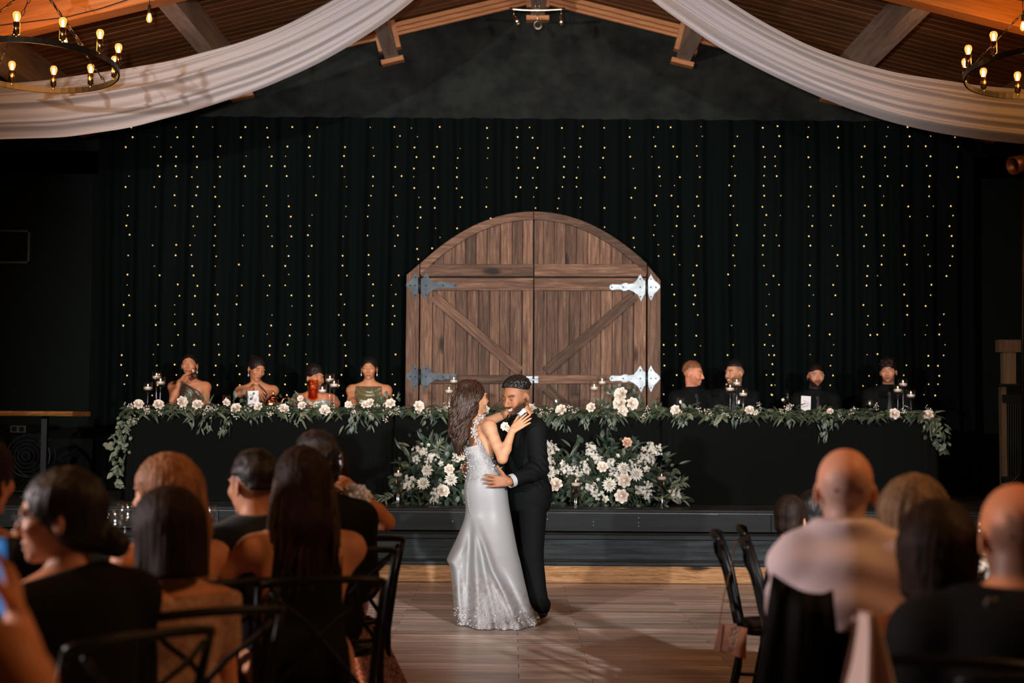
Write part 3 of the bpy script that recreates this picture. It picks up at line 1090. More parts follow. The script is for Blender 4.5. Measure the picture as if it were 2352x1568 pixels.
pbox(2294, 780, 2420, 809, ry - 0.02, 0.1, 'top_board', 'oldwood', wf)
pbox(2304, 809, 2334, 882, ry, 0.08, 'post', 'oldwood', wf)
pbox(2295, 881, 2420, 887, ry - 0.06, 0.2, 'shelf', 'blackmat', wf)
pbox(2300, 887, 2314, 1116, ry, 0.08, 'post', 'oldwood', wf)
pbox(2304, 906, 2420, 925, ry - 0.03, 0.05, 'rod_rail', 'blackmat', wf)
pbox(2304, 1094, 2420, 1110, ry - 0.03, 0.05, 'rod_rail', 'blackmat', wf)
pbox(2380, 809, 2420, 1116, ry + 0.02, 0.08, 'post', 'oldwood', wf)
for i in range(9):
    a, b = P(2316 + 5.5 * i, 922, ry), P(2316 + 5.5 * i, 1096, ry)
    MB().tube([a, b], 0.004, 5).build('rod', M['iron'], wf)
# light stand and lamp can at the right edge
lp = P(2347, 1100, 12.9)
ls = thing('light_stand', 'thin dark stage-light pole rising at the right edge', 'light stand', (lp.x, 12.9, STG))
tp_ = P(2351, 330, 12.9)
MB().tube([(lp.x, 12.9, STG + 0.02), (tp_.x, 12.9, tp_.z)], 0.016, 8).build('pole', M['iron'], ls, True)
for k in range(3):
    a_ = k * 2.09
    MB().tube([(lp.x, 12.9, STG + 0.35), (lp.x + 0.35 * math.cos(a_), 12.9 + 0.35 * math.sin(a_), STG + 0.012)], 0.011, 6).build('leg', M['iron'], ls, True)
cc = P(2347, 376, 12.8)
R = Vector((-0.9, -0.35, -0.25)).to_track_quat('Z', 'Y').to_matrix()
M['canbrown'] = plain('bronze_can', (0.1, 0.035, 0.015), 0.4, 0.5)
MB().lathe([(0.03, -0.12), (0.07, -0.1), (0.08, 0.0), (0.085, 0.11), (0.075, 0.11), (0.06, -0.05)], cc, 18, R, False).build('lamp_can', M['canbrown'], ls, True)
# ------------------------------------------------------------------ head table
YT, TZ = 13.5, 1.42           # table front edge, cloth top height


def cloth(x0, x1, y0, y1, ztop, zbot, folds_l, folds_r, seed, name, label, mat='tablecloth', flare=0.05):
    rr = random.Random(seed)
    per = []
    step = 0.02
    def seg(a, b, nrm, side):
        n = max(2, int((Vector(b) - Vector(a)).length / step))
        for i in range(n):
            t = i / n
            per.append((a[0] + (b[0] - a[0]) * t, a[1] + (b[1] - a[1]) * t, nrm, side, t))
    seg((x0, y1), (x0, y0), (-1, 0), 'l')
    seg((x0, y0), (x1, y0), (0, -1), 'f')
    seg((x1, y0), (x1, y1), (1, 0), 'r')
    per.append((x1, y1, (1, 0), 'r', 1.0))
    rows = []
    ph = rr.uniform(0, 6)
    for i in range(15):
        v = i / 14
        row = []
        for (x, y, nn, side, t) in per:
            dl, dr = math.hypot(x - x0, y - y0), math.hypot(x1 - x, y - y0)
            f = 0.006 * math.sin(x * 7 + ph) + 0.004 * math.sin(x * 15 + ph)
            f += folds_l * math.exp(-(dl / 0.16) ** 2) * (0.5 + 0.5 * math.sin(dl * 95 + ph))
            f += folds_r * math.exp(-(dr / 0.16) ** 2) * (0.5 + 0.5 * math.sin(dr * 95 + ph))
            k = v ** 0.7
            o = (f + (flare if side == 'f' else 0.02) * v * 0.5) * k
            cut = 0.012 * (1 - min(1, v * 8))
            row.append((x + nn[0] * o, y + nn[1] * o, ztop + (zbot - ztop) * v - (0 if i else 0)))
        rows.append(row)
    b = MB().grid(rows)
    b.add([(x0, y0, ztop), (x1, y0, ztop), (x1, y1, ztop), (x0, y1, ztop)], [(0, 1, 2, 3)])
    return tag(b.build(name, M[mat], None, True), label, 'tablecloth', None)


tx = [PX(290, YT), PX(905, YT), PX(1518, YT), PX(2152, YT)]
for i, (lb, fl, fr_) in enumerate((('black floor-length cloth on the head table below the women', 0.05, 0.075), ('black floor-length cloth on the head table section behind the couple', 0.075, 0.075),
                                   ('black floor-length cloth on the head table below the men', 0.075, 0.05))):
    o = cloth(tx[i] + 0.012, tx[i + 1] - 0.012, YT, YT + 0.66, TZ, STG + 0.004, fl, fr_, 20 + i, 'tablecloth', lb)
    o['group'] = 'black cloths along the head table'

# ------------------------------------------------------------------ leaves and flowers (shared meshes)
def leaf_geo(ln, wd, cup=0.25, curl=0.2, n=5, round_=False):
    V, F = [], []
    for i in range(n + 1):
        t = i / n
        w = wd / 2 * (math.sin(math.pi * t ** 0.8) ** 0.75 if not round_ else math.sin(math.pi * t ** 0.9) ** 0.5)
        z = curl * ln * (t * t - 0.2 * t)
        V += [(ln * t, -w, z + cup * w), (ln * t, 0, z), (ln * t, w, z + cup * w)]
    for i in range(n):
        a = i * 3
        F += [(a, a + 3, a + 4, a + 1), (a + 1, a + 4, a + 5, a + 2)]
    return np.array(V, np.float32), np.array(F, np.int32)


LG = [leaf_geo(0.11, 0.021, 0.3, -0.15), leaf_geo(0.13, 0.026, 0.3, -0.3), leaf_geo(0.055, 0.042, 0.25, -0.1, 4, True), leaf_geo(0.085, 0.045, 0.3, -0.2), leaf_geo(0.045, 0.03, 0.2, 0.1, 4, True)]
LM = {}
for mk in ('leaf', 'leaf2', 'leaf3'):
    for gi, (V, F) in enumerate(LG):
        LM[mk, gi] = mesh_from('leaf', V, F, M[mk], True)


def lrot(d, n):
    x = Vector(d).normalized()
    n = Vector(n)
    z = (n - x * n.dot(x))
    z = z.normalized() if z.length > 1e-4 else x.orthogonal().normalized()
    y = z.cross(x)
    return Matrix((x, y, z)).transposed()


class Leaves:
    """every leaf in one mesh per material (kind stuff), and some as parts of their own"""

    def __init__(s, parent):
        s.p, s.o = parent, origin_of(parent)
        s.acc = {}

    def put(s, pos, d, n, gi, mk, sc, part=False):
        R = lrot(d, n)
        if part:
            link('leaf', LM[mk, gi], s.p, Vector(pos) - s.o, R.to_quaternion(), sc)
            return
        V, F = LG[gi]
        W = (V * sc) @ np.array(R.transposed(), np.float32) + np.array(Vector(pos) - s.o, np.float32)
        a = s.acc.setdefault(mk, [[], [], 0])
        a[0].append(W)
        a[1].append(F + a[2])
        a[2] += len(W)

    def done(s, name='foliage'):
        for mk, (vs, fs, n) in s.acc.items():
            tag(link(name, mesh_from(name, np.concatenate(vs), np.concatenate(fs), M[mk], True), s.p), kind='stuff')


def petal_geo(ln, wd, cup, bend, n=3, m=4, tip=0.5, rnd_=0.12):
    """local: base at origin, grows along +x, cups towards +z"""
    V, F = [], []
    for i in range(n + 1):
        t = i / n
        w = wd / 2 * (0.35 + 0.65 * math.sin(math.pi * min(1, 0.15 + 0.62 * t))) * (1 - tip * max(0, t - 0.72) / 0.28 * 0.6)
        for j in range(m + 1):
            u = -1 + 2 * j / m
            V.append((ln * t * (1 - rnd_ * u * u * t), w * u, cup * wd * u * u * 0.5 + bend * ln * t * t))
    for i in range(n):
        for j in range(m):
            a = i * (m + 1) + j
            F.append((a, a + 1, a + m + 2, a + m + 1))
    return V, F


def flower_mesh(kind, mat, seed, size=1.0):
    """flower facing +z, centre at origin"""
    rr = random.Random(seed)
    b = MB()
    if kind == 'rose':
        layers = [(3, 0.012, 0.028, 1.5, 0.032), (4, 0.016, 0.034, 1.32, 0.033), (5, 0.022, 0.04, 1.1, 0.036), (6, 0.028, 0.044, 0.85, 0.038), (7, 0.032, 0.046, 0.5, 0.038)]
        for li, (n, r, wd, el, ln) in enumerate(layers):
            V, F = petal_geo(ln, wd * 1.12, 0.6, -0.22, 4, 4, 0.05, 0.3)
            for k in range(n):
                a = 2 * math.pi * (k + rr.uniform(-0.15, 0.15)) / n + li * 0.7
                e = el + rr.uniform(-0.1, 0.1)
                R = Matrix.Rotation(a, 3, 'Z') @ Matrix.Rotation(-e, 3, 'Y')
                base = Matrix.Rotation(a, 3, 'Z') @ Vector((0.004 + li * 0.003, 0, 0.004 * (4 - li)))
                b.add([base + R @ Vector(v) for v in V], F)
        b.ell((0, 0, 0.018), (0.012, 0.012, 0.016), 8, 5)
    elif kind == 'dahlia':
        for li in range(7):
            el = 0.02 + li * 0.21
            n = (16, 16, 15, 14, 12, 9, 6)[li]
            ln = 0.066 - li * 0.0065
            V, F = petal_geo(ln, 0.017 - li * 0.001, 0.9, 0.12 if li > 2 else -0.05, 3, 2, 1.2)
            for k in range(n):
                a = 2 * math.pi * (k + rr.uniform(-0.25, 0.25)) / n + li * 0.31
                R = Matrix.Rotation(a, 3, 'Z') @ Matrix.Rotation(-(el + rr.uniform(-0.09, 0.09)), 3, 'Y')
                s_ = rr.uniform(0.88, 1.08)
                b.add([Vector((0, 0, 0.002 * li)) + R @ (Vector(v) * s_) for v in V], F)
        b.ell((0, 0, 0.016), (0.019, 0.019, 0.02), 8, 5)
    elif kind == 'bud':
        for li, (n, el) in enumerate(((3, 1.5), (4, 1.25), (5, 1.05))):
            V, F = petal_geo(0.036, 0.034, 0.8, -0.2, 4, 4, 0.05, 0.3)
            for k in range(n):
                a = 2 * math.pi * k / n + li * 0.6
                R = Matrix.Rotation(a, 3, 'Z') @ Matrix.Rotation(-el, 3, 'Y')
                b.add([Matrix.Rotation(a, 3, 'Z') @ Vector((0.003 + 0.003 * li, 0, -0.012)) + R @ Vector(v) for v in V], F)
    elif kind == 'spray':
        for k in range(26):
            q = Vector((rr.gauss(0, 0.024), rr.gauss(0, 0.024), rr.uniform(-0.04, 0.03)))
            fr = (q * 6 + Vector((rr.gauss(0, 0.5), rr.gauss(0, 0.5), 1.0)))
            R = fr.to_track_quat('Z', 'Y').to_matrix()
            for m_ in range(5):
                a = m_ * 1.2566 + k
                d, s_ = Vector((math.cos(a), math.sin(a), 0.15)), Vector((-math.sin(a), math.cos(a), 0))
                b.add([q + R @ (d * 0.002), q + R @ (d * 0.009 + s_ * 0.004), q + R @ (d * 0.014), q + R @ (d * 0.009 - s_ * 0.004)], [(0, 1, 2, 3)])
    elif kind == 'berries':
        for k in range(13):
            q = Vector((rr.gauss(0, 0.024), rr.gauss(0, 0.018), rr.gauss(0, 0.014)))
            r = rr.uniform(0.004, 0.0072)
            b.ell(q, (r, r, r), 6, 4)
    V = [(v[0] * size, v[1] * size, v[2] * size) for v in b.v]
    return mesh_from(kind, V, b.f, M[mat], True)


FM = {}
for kd, mt, cnt in (('rose', 'petal', 4), ('dahlia', 'petalw', 3), ('bud', 'petalw', 2), ('spray', 'petalw', 5), ('berries', 'petal', 5)):
    FM[kd] = [flower_mesh(kd, mt, 100 + i) for i in range(cnt)]
FM['peach'] = [flower_mesh('rose', 'peach', 140)]


def put_flower(kind, pos, facing, sc, parent, rr, name=None):
    me = rr.choice(FM[kind])
    R = Vector(facing).to_track_quat('Z', 'Y').to_matrix() @ Matrix.Rotation(rr.uniform(0, 6.28), 3, 'Z')
    o = link(name or {'peach': 'rose', 'spray': 'blossom_spray', 'berries': 'filler_blossoms'}.get(kind, kind), me, parent, Vector(pos) - origin_of(parent), R.to_quaternion(), sc)
    if kind in ('spray', 'berries'):
        o['kind'] = 'stuff'
    return o


def rv(rr, s=1.0):
    return Vector((rr.gauss(0, s), rr.gauss(0, s), rr.gauss(0, s)))


# ------------------------------------------------------------------ garland along the table edge
rr = random.Random(11)
gar = thing('garland', 'long greenery garland with ivory roses along the front of the head table', 'garland', (P(1226, 950, YT).x, YT, TZ))
lv = Leaves(gar)
gx0, gx1 = PX(288, YT), PX(2150, YT)
npart = 0
x = gx0
tend = [(440, 0.13, 8), (472, 0.2, 9), (520, 0.22, 14), (590, 0.09, 6), (690, 0.09, 6), (812, 0.2, 16), (850, 0.15, 10), (1000, 0.08, 5), (1268, 0.14, 9), (1292, 0.16, 9), (1345, 0.1, 6), (1404, 0.17, 12), (1560, 0.1, 8), (1640, 0.07, 5),
        (1810, 0.07, 5), (1893, 0.24, 16), (1910, 0.1, 7), (2140, 0.1, 6), (1690, 0.07, 5)]
while x < gx1:
    euc = (x - gx0) / (gx1 - gx0)
    y = YT + rr.gauss(0.03, 0.055)
    z = TZ + 0.018 + abs(rr.gauss(0, 0.03))
    gi = rr.choices([0, 1, 2, 3, 4], [5, 3, 1.2, 1.2, 0.6] if euc < 0.7 else [3, 1.5, 2.5, 3.5, 0.8])[0]
    mk = rr.choices(['leaf', 'leaf2', 'leaf3'], [5, 1.7, 3])[0]
    d = Vector((rr.choice((-1, 1)) * rr.uniform(0.5, 1.0), rr.uniform(-0.9, 0.35), rr.uniform(-0.2, 0.5)))
    if y < YT:
        d.z -= 0.7
        z -= 0.015
    n = Vector((rr.gauss(0, 0.4), -0.7, 0.9))
    part = y < YT + 0.03 and npart < 230 and rr.random() < 0.42
    npart += part
    lv.put((x, y, z), d, n, gi, mk, rr.uniform(0.75, 1.15), part)
    x += 0.0044
for px, ln, cnt in tend:
    b = P(px, 950, YT - 0.02)
    for k in range(int(cnt * 1.5)):
        t = rr.random()
        p = Vector((b.x + rr.gauss(0, 0.035), YT - 0.035 - rr.uniform(0, 0.02), TZ + 0.015 - ln * t * 0.8))
        d = Vector((rr.gauss(0, 0.5), -0.15, -1))
        part = npart < 290 and k < 7
        npart += part
        lv.put(p, d, (rr.gauss(0, 0.5), -1, 0.2), rr.choice((0, 0, 1, 3)), rr.choice(('leaf', 'leaf', 'leaf2', 'leaf3')), rr.uniform(0.5, 0.78), part)
# hanging ends
for (ax, ay, bx_, by_, w, cnt, tone) in ((285, 950, 272, 1112, 0.06, 120, ('leaf2', 'leaf2', 'leaf', 'leaf')), (2140, 952, 2164, 1032, 0.07, 70, ('leaf2', 'leaf', 'leaf', 'leaf3'))):
    a, b = P(ax, ay, YT), P(bx_, by_, YT)
    for k in range(cnt):
        t = rr.random() ** 0.9
        p = a.lerp(b, t) + Vector((rr.gauss(0, w * (1 - 0.6 * t)), rr.uniform(-0.08, 0.0), rr.gauss(0, 0.02)))
        d = Vector((rr.gauss(0, 0.7), -0.3, -0.8))
        lv.put(p, d, (rr.gauss(0, 0.6), -1, 0.3), rr.choice((0, 2, 2, 3, 4)), rr.choice(tone), rr.uniform(0.65, 1.0), False)
for (px, py) in ((255, 1028), (262, 1020), (250, 1022), (262, 1030)):
    lv.put(P(px, py, YT - 0.03), (-1, -0.2, 0.1), (0, -1, 0.3), 2, 'leaf2', 1.05, True)
# small sprays that stand up behind the roses
for (px, py, cnt, mk) in ((448, 912, 5, 'leaf2'), (470, 925, 8, 'leaf2'), (555, 915, 12, 'leaf'), (678, 915, 22, 'leaf'), (880, 918, 18, 'leaf'), (905, 915, 12, 'leaf3'), (1415, 895, 26, 'leaf'), (1445, 900, 20, 'leaf3'), (1395, 925, 20, 'leaf'),
                          (1470, 925, 14, 'leaf'), (1510, 930, 10, 'leaf'), (1575, 930, 8, 'leaf2'), (1650, 938, 10, 'leaf'), (1885, 940, 8, 'leaf2'), (2075, 940, 6, 'leaf'), (1795, 950, 6, 'leaf2')):
    for k in range(cnt):
        p = P(px + rr.gauss(0, 12), py + rr.gauss(8, 8), YT + 0.06)
        lv.put(p, (rr.gauss(0, 0.6), rr.gauss(-0.3, 0.4), 0.9), (rr.gauss(0, 0.5), -1, 0.4), rr.choice((0, 2, 3, 4)), mk, rr.uniform(0.6, 0.95))
lv.done()
MB().tube([(gx0 + (gx1 - gx0) * i / 60, YT + 0.03 + 0.01 * math.sin(i), TZ + 0.014) for i in range(61)], 0.008, 5).build('garland_stem', M['stalk'], gar)
for (px, py, s_) in ((318, 929, 1.0), (364, 930, 1.05), (418, 923, 1.1), (454, 930, 1.05), (543, 938, 1.05), (520, 925, 0.75), (594, 934, 0.9), (652, 939, 1.0), (746, 942, 1.05), (840, 930, 0.85), (850, 926, 0.9), (897, 927, 1.0),
                     (962, 933, 1.05), (694, 932, 0.85), (1113, 942, 1.0), (1218, 938, 0.95), (1289, 942, 1.1), (1358, 936, 0.95), (1430, 945, 1.05), (1427, 906, 1.4), (1424, 927, 1.35), (1452, 927, 1.2), (1552, 942, 1.0),
                     (1722, 943, 0.95), (1735, 947, 0.6), (1907, 945, 0.65), (2054, 951, 1.1), (2132, 954, 1.1), (800, 929, 0.7), (690, 915, 0.6)):
    p = P(px, py, YT - 0.03)
    put_flower('rose', p, (rr.gauss(0, 0.35), -1, rr.uniform(0.1, 0.7)), s_, gar, rr)
for k in range(64):
    px = rr.uniform(295, 2145)
    p = P(px, 940 + rr.gauss(2, 9), YT - 0.035)
    put_flower('berries', p, (0, -1, 0.5), rr.uniform(0.7, 1.05), gar, rr)

# ------------------------------------------------------------------ flower arrangements on the stage floor
YA = 13.12


def arrangement(label, foliage, flowers, sprays, seed, extra):
    rr = random.Random(seed)
    c = P(foliage[0][0], 1150, YA)
    root = thing('flower_arrangement', label, 'flowers', (c.x, YA, STG))
    lv = Leaves(root)
    parts = 0
    for (px, py, rx, ry, cnt) in foliage:
        for k in range(cnt):
            q = P(px + rr.gauss(0, rx * 0.55), py + rr.gauss(0, ry * 0.55), YA)
            q.y += rr.uniform(-0.05, 0.16)
            q.z = max(q.z, STG + 0.02)
            out = Vector((q.x - P(px, py, YA).x, -0.12, q.z - P(px, py, YA).z + 0.05)) + rv(rr, 0.1)
            part = parts < 110 and q.y < YA - 0.02 and rr.random() < 0.5
            parts += part
            lv.put(q, out, (rr.gauss(0, 0.5), -1, 0.6), rr.choice((0, 1, 2, 3, 3, 4)), rr.choices(('leaf', 'leaf2', 'leaf3'), (2.2, 0.35, 6))[0], rr.uniform(0.7, 1.15), part)
    for (px, py, d) in extra:
        for k in range(16):
            t = k / 15
            q = P(px + d[0] * t, py + d[1] * t, YA - 0.06)
            lv.put(q, (d[0] / 60 + rr.gauss(0, 0.4), -0.2, -d[1] / 60 + rr.choice((-0.5, 0.5))), (0, -1, 0.5), 0, rr.choice(('leaf', 'leaf2')), 0.7)
    lv.done()
    for (kd, px, py, s_) in flowers:
        p = P(px, py, YA - 0.1)
        p.z = max(p.z, STG + 0.03)
        put_flower(kd, p, (rr.gauss(0, 0.3), -1, rr.uniform(0.0, 0.5)), s_, root, rr)
    for (px, py) in sprays:
        p = P(px, py, YA - 0.07)
        p.z = max(p.z, STG + 0.03)
        put_flower('spray', p, (rr.gauss(0, 0.3), -1, 0.5), rr.uniform(0.85, 1.15), root, rr)
        b_ = Vector((c.x + (p.x - c.x) * 0.4, YA + 0.03, STG + 0.04))
        MB().tube([p, p.lerp(b_, 0.4) + Vector((0, 0.02, 0.02)), b_], 0.0022, 4, False).build('stalk', M['stalk'], root)
    return root


def cz(x, y):
    return (860 + x / 4.355, 980 + y / 4.355)


def cr_(x, y):
    return (1240 + x / 4.61, 820 + y / 4.61)


arrangement('white dahlias and greenery arrangement on the stage left of the couple', [(985, 1095, 60, 60, 330), (1040, 1085, 40, 60, 220), (985, 1050, 34, 36, 110), (930, 1125, 30, 26, 90)],
            [('dahlia', 981.7, 1080, 1.0), ('dahlia', 972.5, 1110, 1.02), ('dahlia', 1035.7, 1100.5, 1.02), ('bud', 976, 1035, 1.1), ('rose', 1032, 1077.6, 0.95), ('rose', 1018, 1128, 1.15), ('bud', 1012.7, 1065, 0.85), ('bud', 984, 1022, 0.55),
             ('rose', 1058.6, 1047, 0.9), ('bud', 1063, 1072, 1.0)],
            [cz(*q) for q in ((450, 220), (480, 250), (420, 320), (590, 290), (550, 330), (350, 540), (330, 580), (600, 690), (640, 640), (610, 720), (670, 590), (820, 320))], 31, [(905, 1140, (-40, 6)), (1000, 1000 + 40, (10, -22))])
arrangement('larger white dahlias and greenery arrangement on the stage right of the couple', [(1400, 1105, 95, 55, 520), (1300, 1095, 50, 55, 240), (1470, 1095, 50, 52, 220), (1425, 1045, 40, 34, 120), (1540, 1132, 28, 22, 90), (1265, 1110, 25, 40, 90)],
            [('dahlia', 1260.6, 1083.6, 1.15), ('dahlia', 1399.4, 1112.8, 1.15), ('dahlia', 1462, 1088, 1.1), ('dahlia', 1431, 1076, 1.05), ('rose', 1276, 1114, 1.35), ('rose', 1435, 1103, 1.3), ('rose', 1427.6, 1139, 1.3), ('bud', 1389.7, 1146, 1.1),
             ('rose', 1384, 1073, 1.05), ('bud', 1295, 1064, 1.1), ('bud', 1486, 1078, 1.1), ('peach', 1439.6, 1016, 0.95), ('bud', 1279, 1083, 0.8), ('bud', 1374.5, 1102, 0.6), ('bud', 1477.5, 1031.5, 0.8), ('bud', 1418, 1047, 0.7), ('bud', 1365, 1112, 0.6)],
            [cr_(*q) for q in ((85, 930), (140, 965), (90, 1000), (80, 1060), (120, 1100), (550, 960), (520, 1010), (590, 1050), (610, 1090), (1240, 980), (1180, 960), (1170, 1010), (1110, 1040), (1050, 1090), (1180, 1090), (760, 1110), (700, 1130), (560, 1390),
                               (520, 1360), (620, 1440), (1090, 1390), (1060, 1420), (1160, 1350), (1130, 1460), (290, 1180), (250, 1200), (400, 1220), (500, 1200), (780, 1220), (820, 1240), (50, 1290), (60, 1340), (1430, 1430), (480, 1150), (960, 1130), (340, 1200))],
            32, [(1530, 1125, (40, 22)), (1500, 1140, (70, 10)), (1540, 1112, (30, -6))])

# ------------------------------------------------------------------ candles in glass
def candle(pos, r, label, grp):
    pos = Vector(pos)
    b = MB().lathe([(r * 0.72, 0.0), (r * 0.95, 0.010), (r, 0.02), (r * 0.97, 0.027), (r * 0.6, 0.031), (0.004, 0.029)], pos, 18)
    root = thing('floating_candle', label, 'candle', pos, 0, grp)
    b.build('wax', M['wax'], root, True)
    MB().lathe([(0.002, 0.0), (0.0045, 0.006), (0.003, 0.014), (0.0005, 0.02)], pos + Vector((0, 0, 0.036)), 8).build('flame', M['flame'], root, True)
    MB().tube([pos + Vector((0, 0, 0.028)), pos + Vector((0, 0, 0.038))], 0.0012, 4).build('wick', M['blackmat'], root)
    return root


trios = [((340, 877, 898), (369, 865, 885.5), (360, 853, 873)), ((740.5, 882, 904), (767.5, 871, 891), (758, 858, 879)), ((1031.5, 884, 905), (1042.5, 861, 882), (1061, 872, 892)),
         ((1365, 875, 898), (1383, 864.5, 885), (1399.5, 889, 909)), ((1677, 880, 900), (1692, 868, 887), (1707, 891, 912)), ((2062, 883, 903), (2074, 870, 889.5), (2092, 894.7, 915))]
tn = ['at the left end of the head table', 'between the two right-hand bridesmaids', 'behind the bride\'s head', 'in front of the doors right of the groom', 'in front of the second groomsman', 'at the right end of the head table']
hn = [['lowest', 'middle', 'tallest'], ['lowest', 'middle', 'tallest'], ['lowest', 'tallest', 'middle'], ['middle', 'tallest', 'lowest'], ['middle', 'tallest', 'lowest'], ['middle', 'tallest', 'lowest']]
for ti, tr in enumerate(trios):
    for ci, (px, yt, yb) in enumerate(tr):
        Yc = 13.70 if ci == 0 else (13.86 if hn[ti][ci] == 'tallest' else 13.74)
        a, b = P(px, yt, Yc), P(px, yb, Yc)
        r = 0.045
        h = a.z - b.z
        root = thing('candle_holder', '%s stemmed glass candle holder %s' % (hn[ti][ci], tn[ti]), 'candle holder', (a.x, Yc, TZ), 0, 'stemmed candle holders on the head table')
        zb = b.z - TZ
        base = (a.x, Yc, TZ)
        MB().lathe([(0.038, 0.001), (0.036, 0.005), (0.008, 0.012), (0.005, 0.03), (0.0045, zb * 0.45), (0.007, zb * 0.5), (0.0045, zb * 0.55), (0.005, zb - 0.03), (0.012, zb - 0.012)], base, 12).build('stem', M['glass'], root, True)
        MB().lathe([(0.012, zb - 0.012), (r * 0.85, zb), (r, zb + 0.012), (r, zb + h), (r - 0.003, zb + h), (r - 0.003, zb + 0.014), (0.01, zb + 0.002)], base, 20, None, False).build('bowl', M['glass'], root, True)
        candle((a.x, Yc, TZ + zb + 0.012), r * 0.86, 'ivory candle in the %s glass holder %s' % (hn[ti][ci], tn[ti]), 'floating candles in stemmed holders')

for (px, yt, yb, yc, Yc, lb) in ((915, 1072, 1149, 1090, 13.1, 'left of the flower arrangement beside the bride'), (1322, 1049, 1140, 1075, 13.24, 'rear of the pair right of the groom'),
                                 (1322.5, 1092, 1152, 1112, 13.02, 'front of the pair right of the groom'), (1519.5, 1077, 1152, 1098, 13.08, 'at the right end of the larger arrangement')):
    a = P(px, yt, Yc)
    r = 0.048
    h = a.z - STG
    base = (a.x, Yc, STG)
    cz_ = P(px, yc, Yc).z - 0.015
    root = thing('cylinder_vase', 'clear glass cylinder vase with floating candle, %s' % lb, 'vase', base, 0, 'glass cylinder vases on the stage')
    MB().lathe([(r, 0.0), (r, h), (r - 0.003, h), (r - 0.003, 0.014), (0.001, 0.014)], base, 24, None, False).build('glass', M['glass'], root, True)
    MB().lathe([(0.001, 0.016), (r - 0.004, 0.016), (r - 0.004, cz_ - STG + 0.004), (0.001, cz_ - STG + 0.004)], base, 20, None, False).build('water', M['water'], root, True)
    candle((a.x, Yc, cz_), r * 0.86, 'ivory candle floating in the glass cylinder, %s' % lb, 'floating candles in cylinders')

# ------------------------------------------------------------------ glasses, cards and bottles on the head table
def wine_glass(pos, label, h=0.19, r=0.04, fill=None, grp='wine glasses', base_mat='glass'):
    root = thing('wine_glass', label, 'glass', pos, 0, grp)
    MB().lathe([(r * 0.85, 0.001), (r * 0.8, 0.004), (0.006, 0.009), (0.004, 0.02), (0.004, h * 0.46), (0.009, h * 0.5)], pos, 14).build('stem', M[base_mat], root, True)
    MB().lathe([(0.006, h * 0.49), (r * 0.75, h * 0.55), (r, h * 0.68), (r * 0.97, h * 0.82), (r * 0.8, h), (r * 0.77, h), (r * 0.93, h * 0.82), (r * 0.95, h * 0.68), (0.004, h * 0.52)], pos, 18, None, False).build('bowl', M[base_mat], root, True)
    if fill:
        MB().lathe([(0.003, h * 0.53), (r * 0.7, h * 0.57), (r * 0.93, h * 0.68), (0.002, h * 0.68)], pos, 16, None, False).build('wine', M[fill], root, True)
    return root


def tumbler(pos, label, h=0.085, r=0.035, fill=None, grp='tumblers', R=None):
    root = thing('tumbler', label, 'glass', pos, 0, grp)
    pr = [(r * 0.82, 0.0), (r, h), (r - 0.003, h), (r * 0.82 - 0.003, 0.008), (0.001, 0.008)]
    MB().lathe(pr, pos, 18, R, False).build('glass_body', M['glass'], root, True)
    if fill:
        MB().lathe([(0.001, 0.01), (r * 0.8 - 0.002, 0.01), (r * 0.92 - 0.003, h * 0.62), (0.001, h * 0.62)], pos, 16, R, False).build('drink', M[fill], root, True)
    return root


M['redwine'] = glass('red_wine', (0.25, 0.02, 0.03), 0.02, 1.33)
M['rosewine'] = glass('rose_wine', (0.85, 0.35, 0.33), 0.02, 1.33)
M['amber'] = glass('amber_drink', (0.85, 0.5, 0.26), 0.02, 1.33)
M['cola'] = glass('dark_drink', (0.16, 0.05, 0.03), 0.02, 1.33)
YG = 13.92
for px, lb, f in ((520, 'empty wine glass between the first two bridesmaids', None), (1563, 'wine glass in front of the first groomsman', None), (1697, 'red wine glass behind the candle trio of the second groomsman', 'redwine'),
                  (1998, 'wine glass in front of the last groomsman', 'redwine'), (1277, 'wine glass on the table before the doors, beside the groom', None)):
    wine_glass((PX(px, YG), YG, TZ), lb, 0.19, 0.04, f, 'wine glasses on the head table')
for px, lb in ((505, 'short tumbler left of the empty wine glass'), (801, 'small tumbler left of the bridesmaid in the draped olive dress'), (1532, 'water tumbler right of the barn doors'), (1977, 'tumbler left of the last groomsman'),
               (1668, 'tumbler at the left of the second groomsman'), (1256, 'tumbler close to the groom\'s shoulder')):
    tumbler((PX(px, YG - 0.06), YG - 0.06, TZ), lb, 0.1, 0.033, 'water', 'tumblers on the head table')
# water bottle
bp = Vector((PX(1809, 13.85), 13.85, TZ))
wb = thing('water_bottle', 'clear glass swing-top water bottle left of the bespectacled groomsman', 'bottle', bp)
MB().lathe([(0.045, 0.002), (0.046, 0.13), (0.042, 0.15), (0.016, 0.18), (0.014, 0.22), (0.017, 0.225), (0.017, 0.235)], bp, 20, None, False).build('bottle_glass', M['glass'], wb, True)
MB().lathe([(0.001, 0.006), (0.043, 0.006), (0.043, 0.128), (0.001, 0.128)], bp, 18, None, False).build('water', M['cola'], wb, True)
MB().lathe([(0.012, -0.008), (0.014, 0.0), (0.012, 0.016), (0.001, 0.018)], bp + Vector((-0.05, -0.01, 0.175)), 12, rotm(0.4, 0.9), True).build('stopper', M['petalw'], wb, True)
MB().tube([bp + Vector((-0.05, -0.01, 0.18)), bp + Vector((-0.03, -0.01, 0.2)), bp + Vector((0, -0.016, 0.215))], 0.0015, 5).build('wire_bail', M['nickel'], wb)
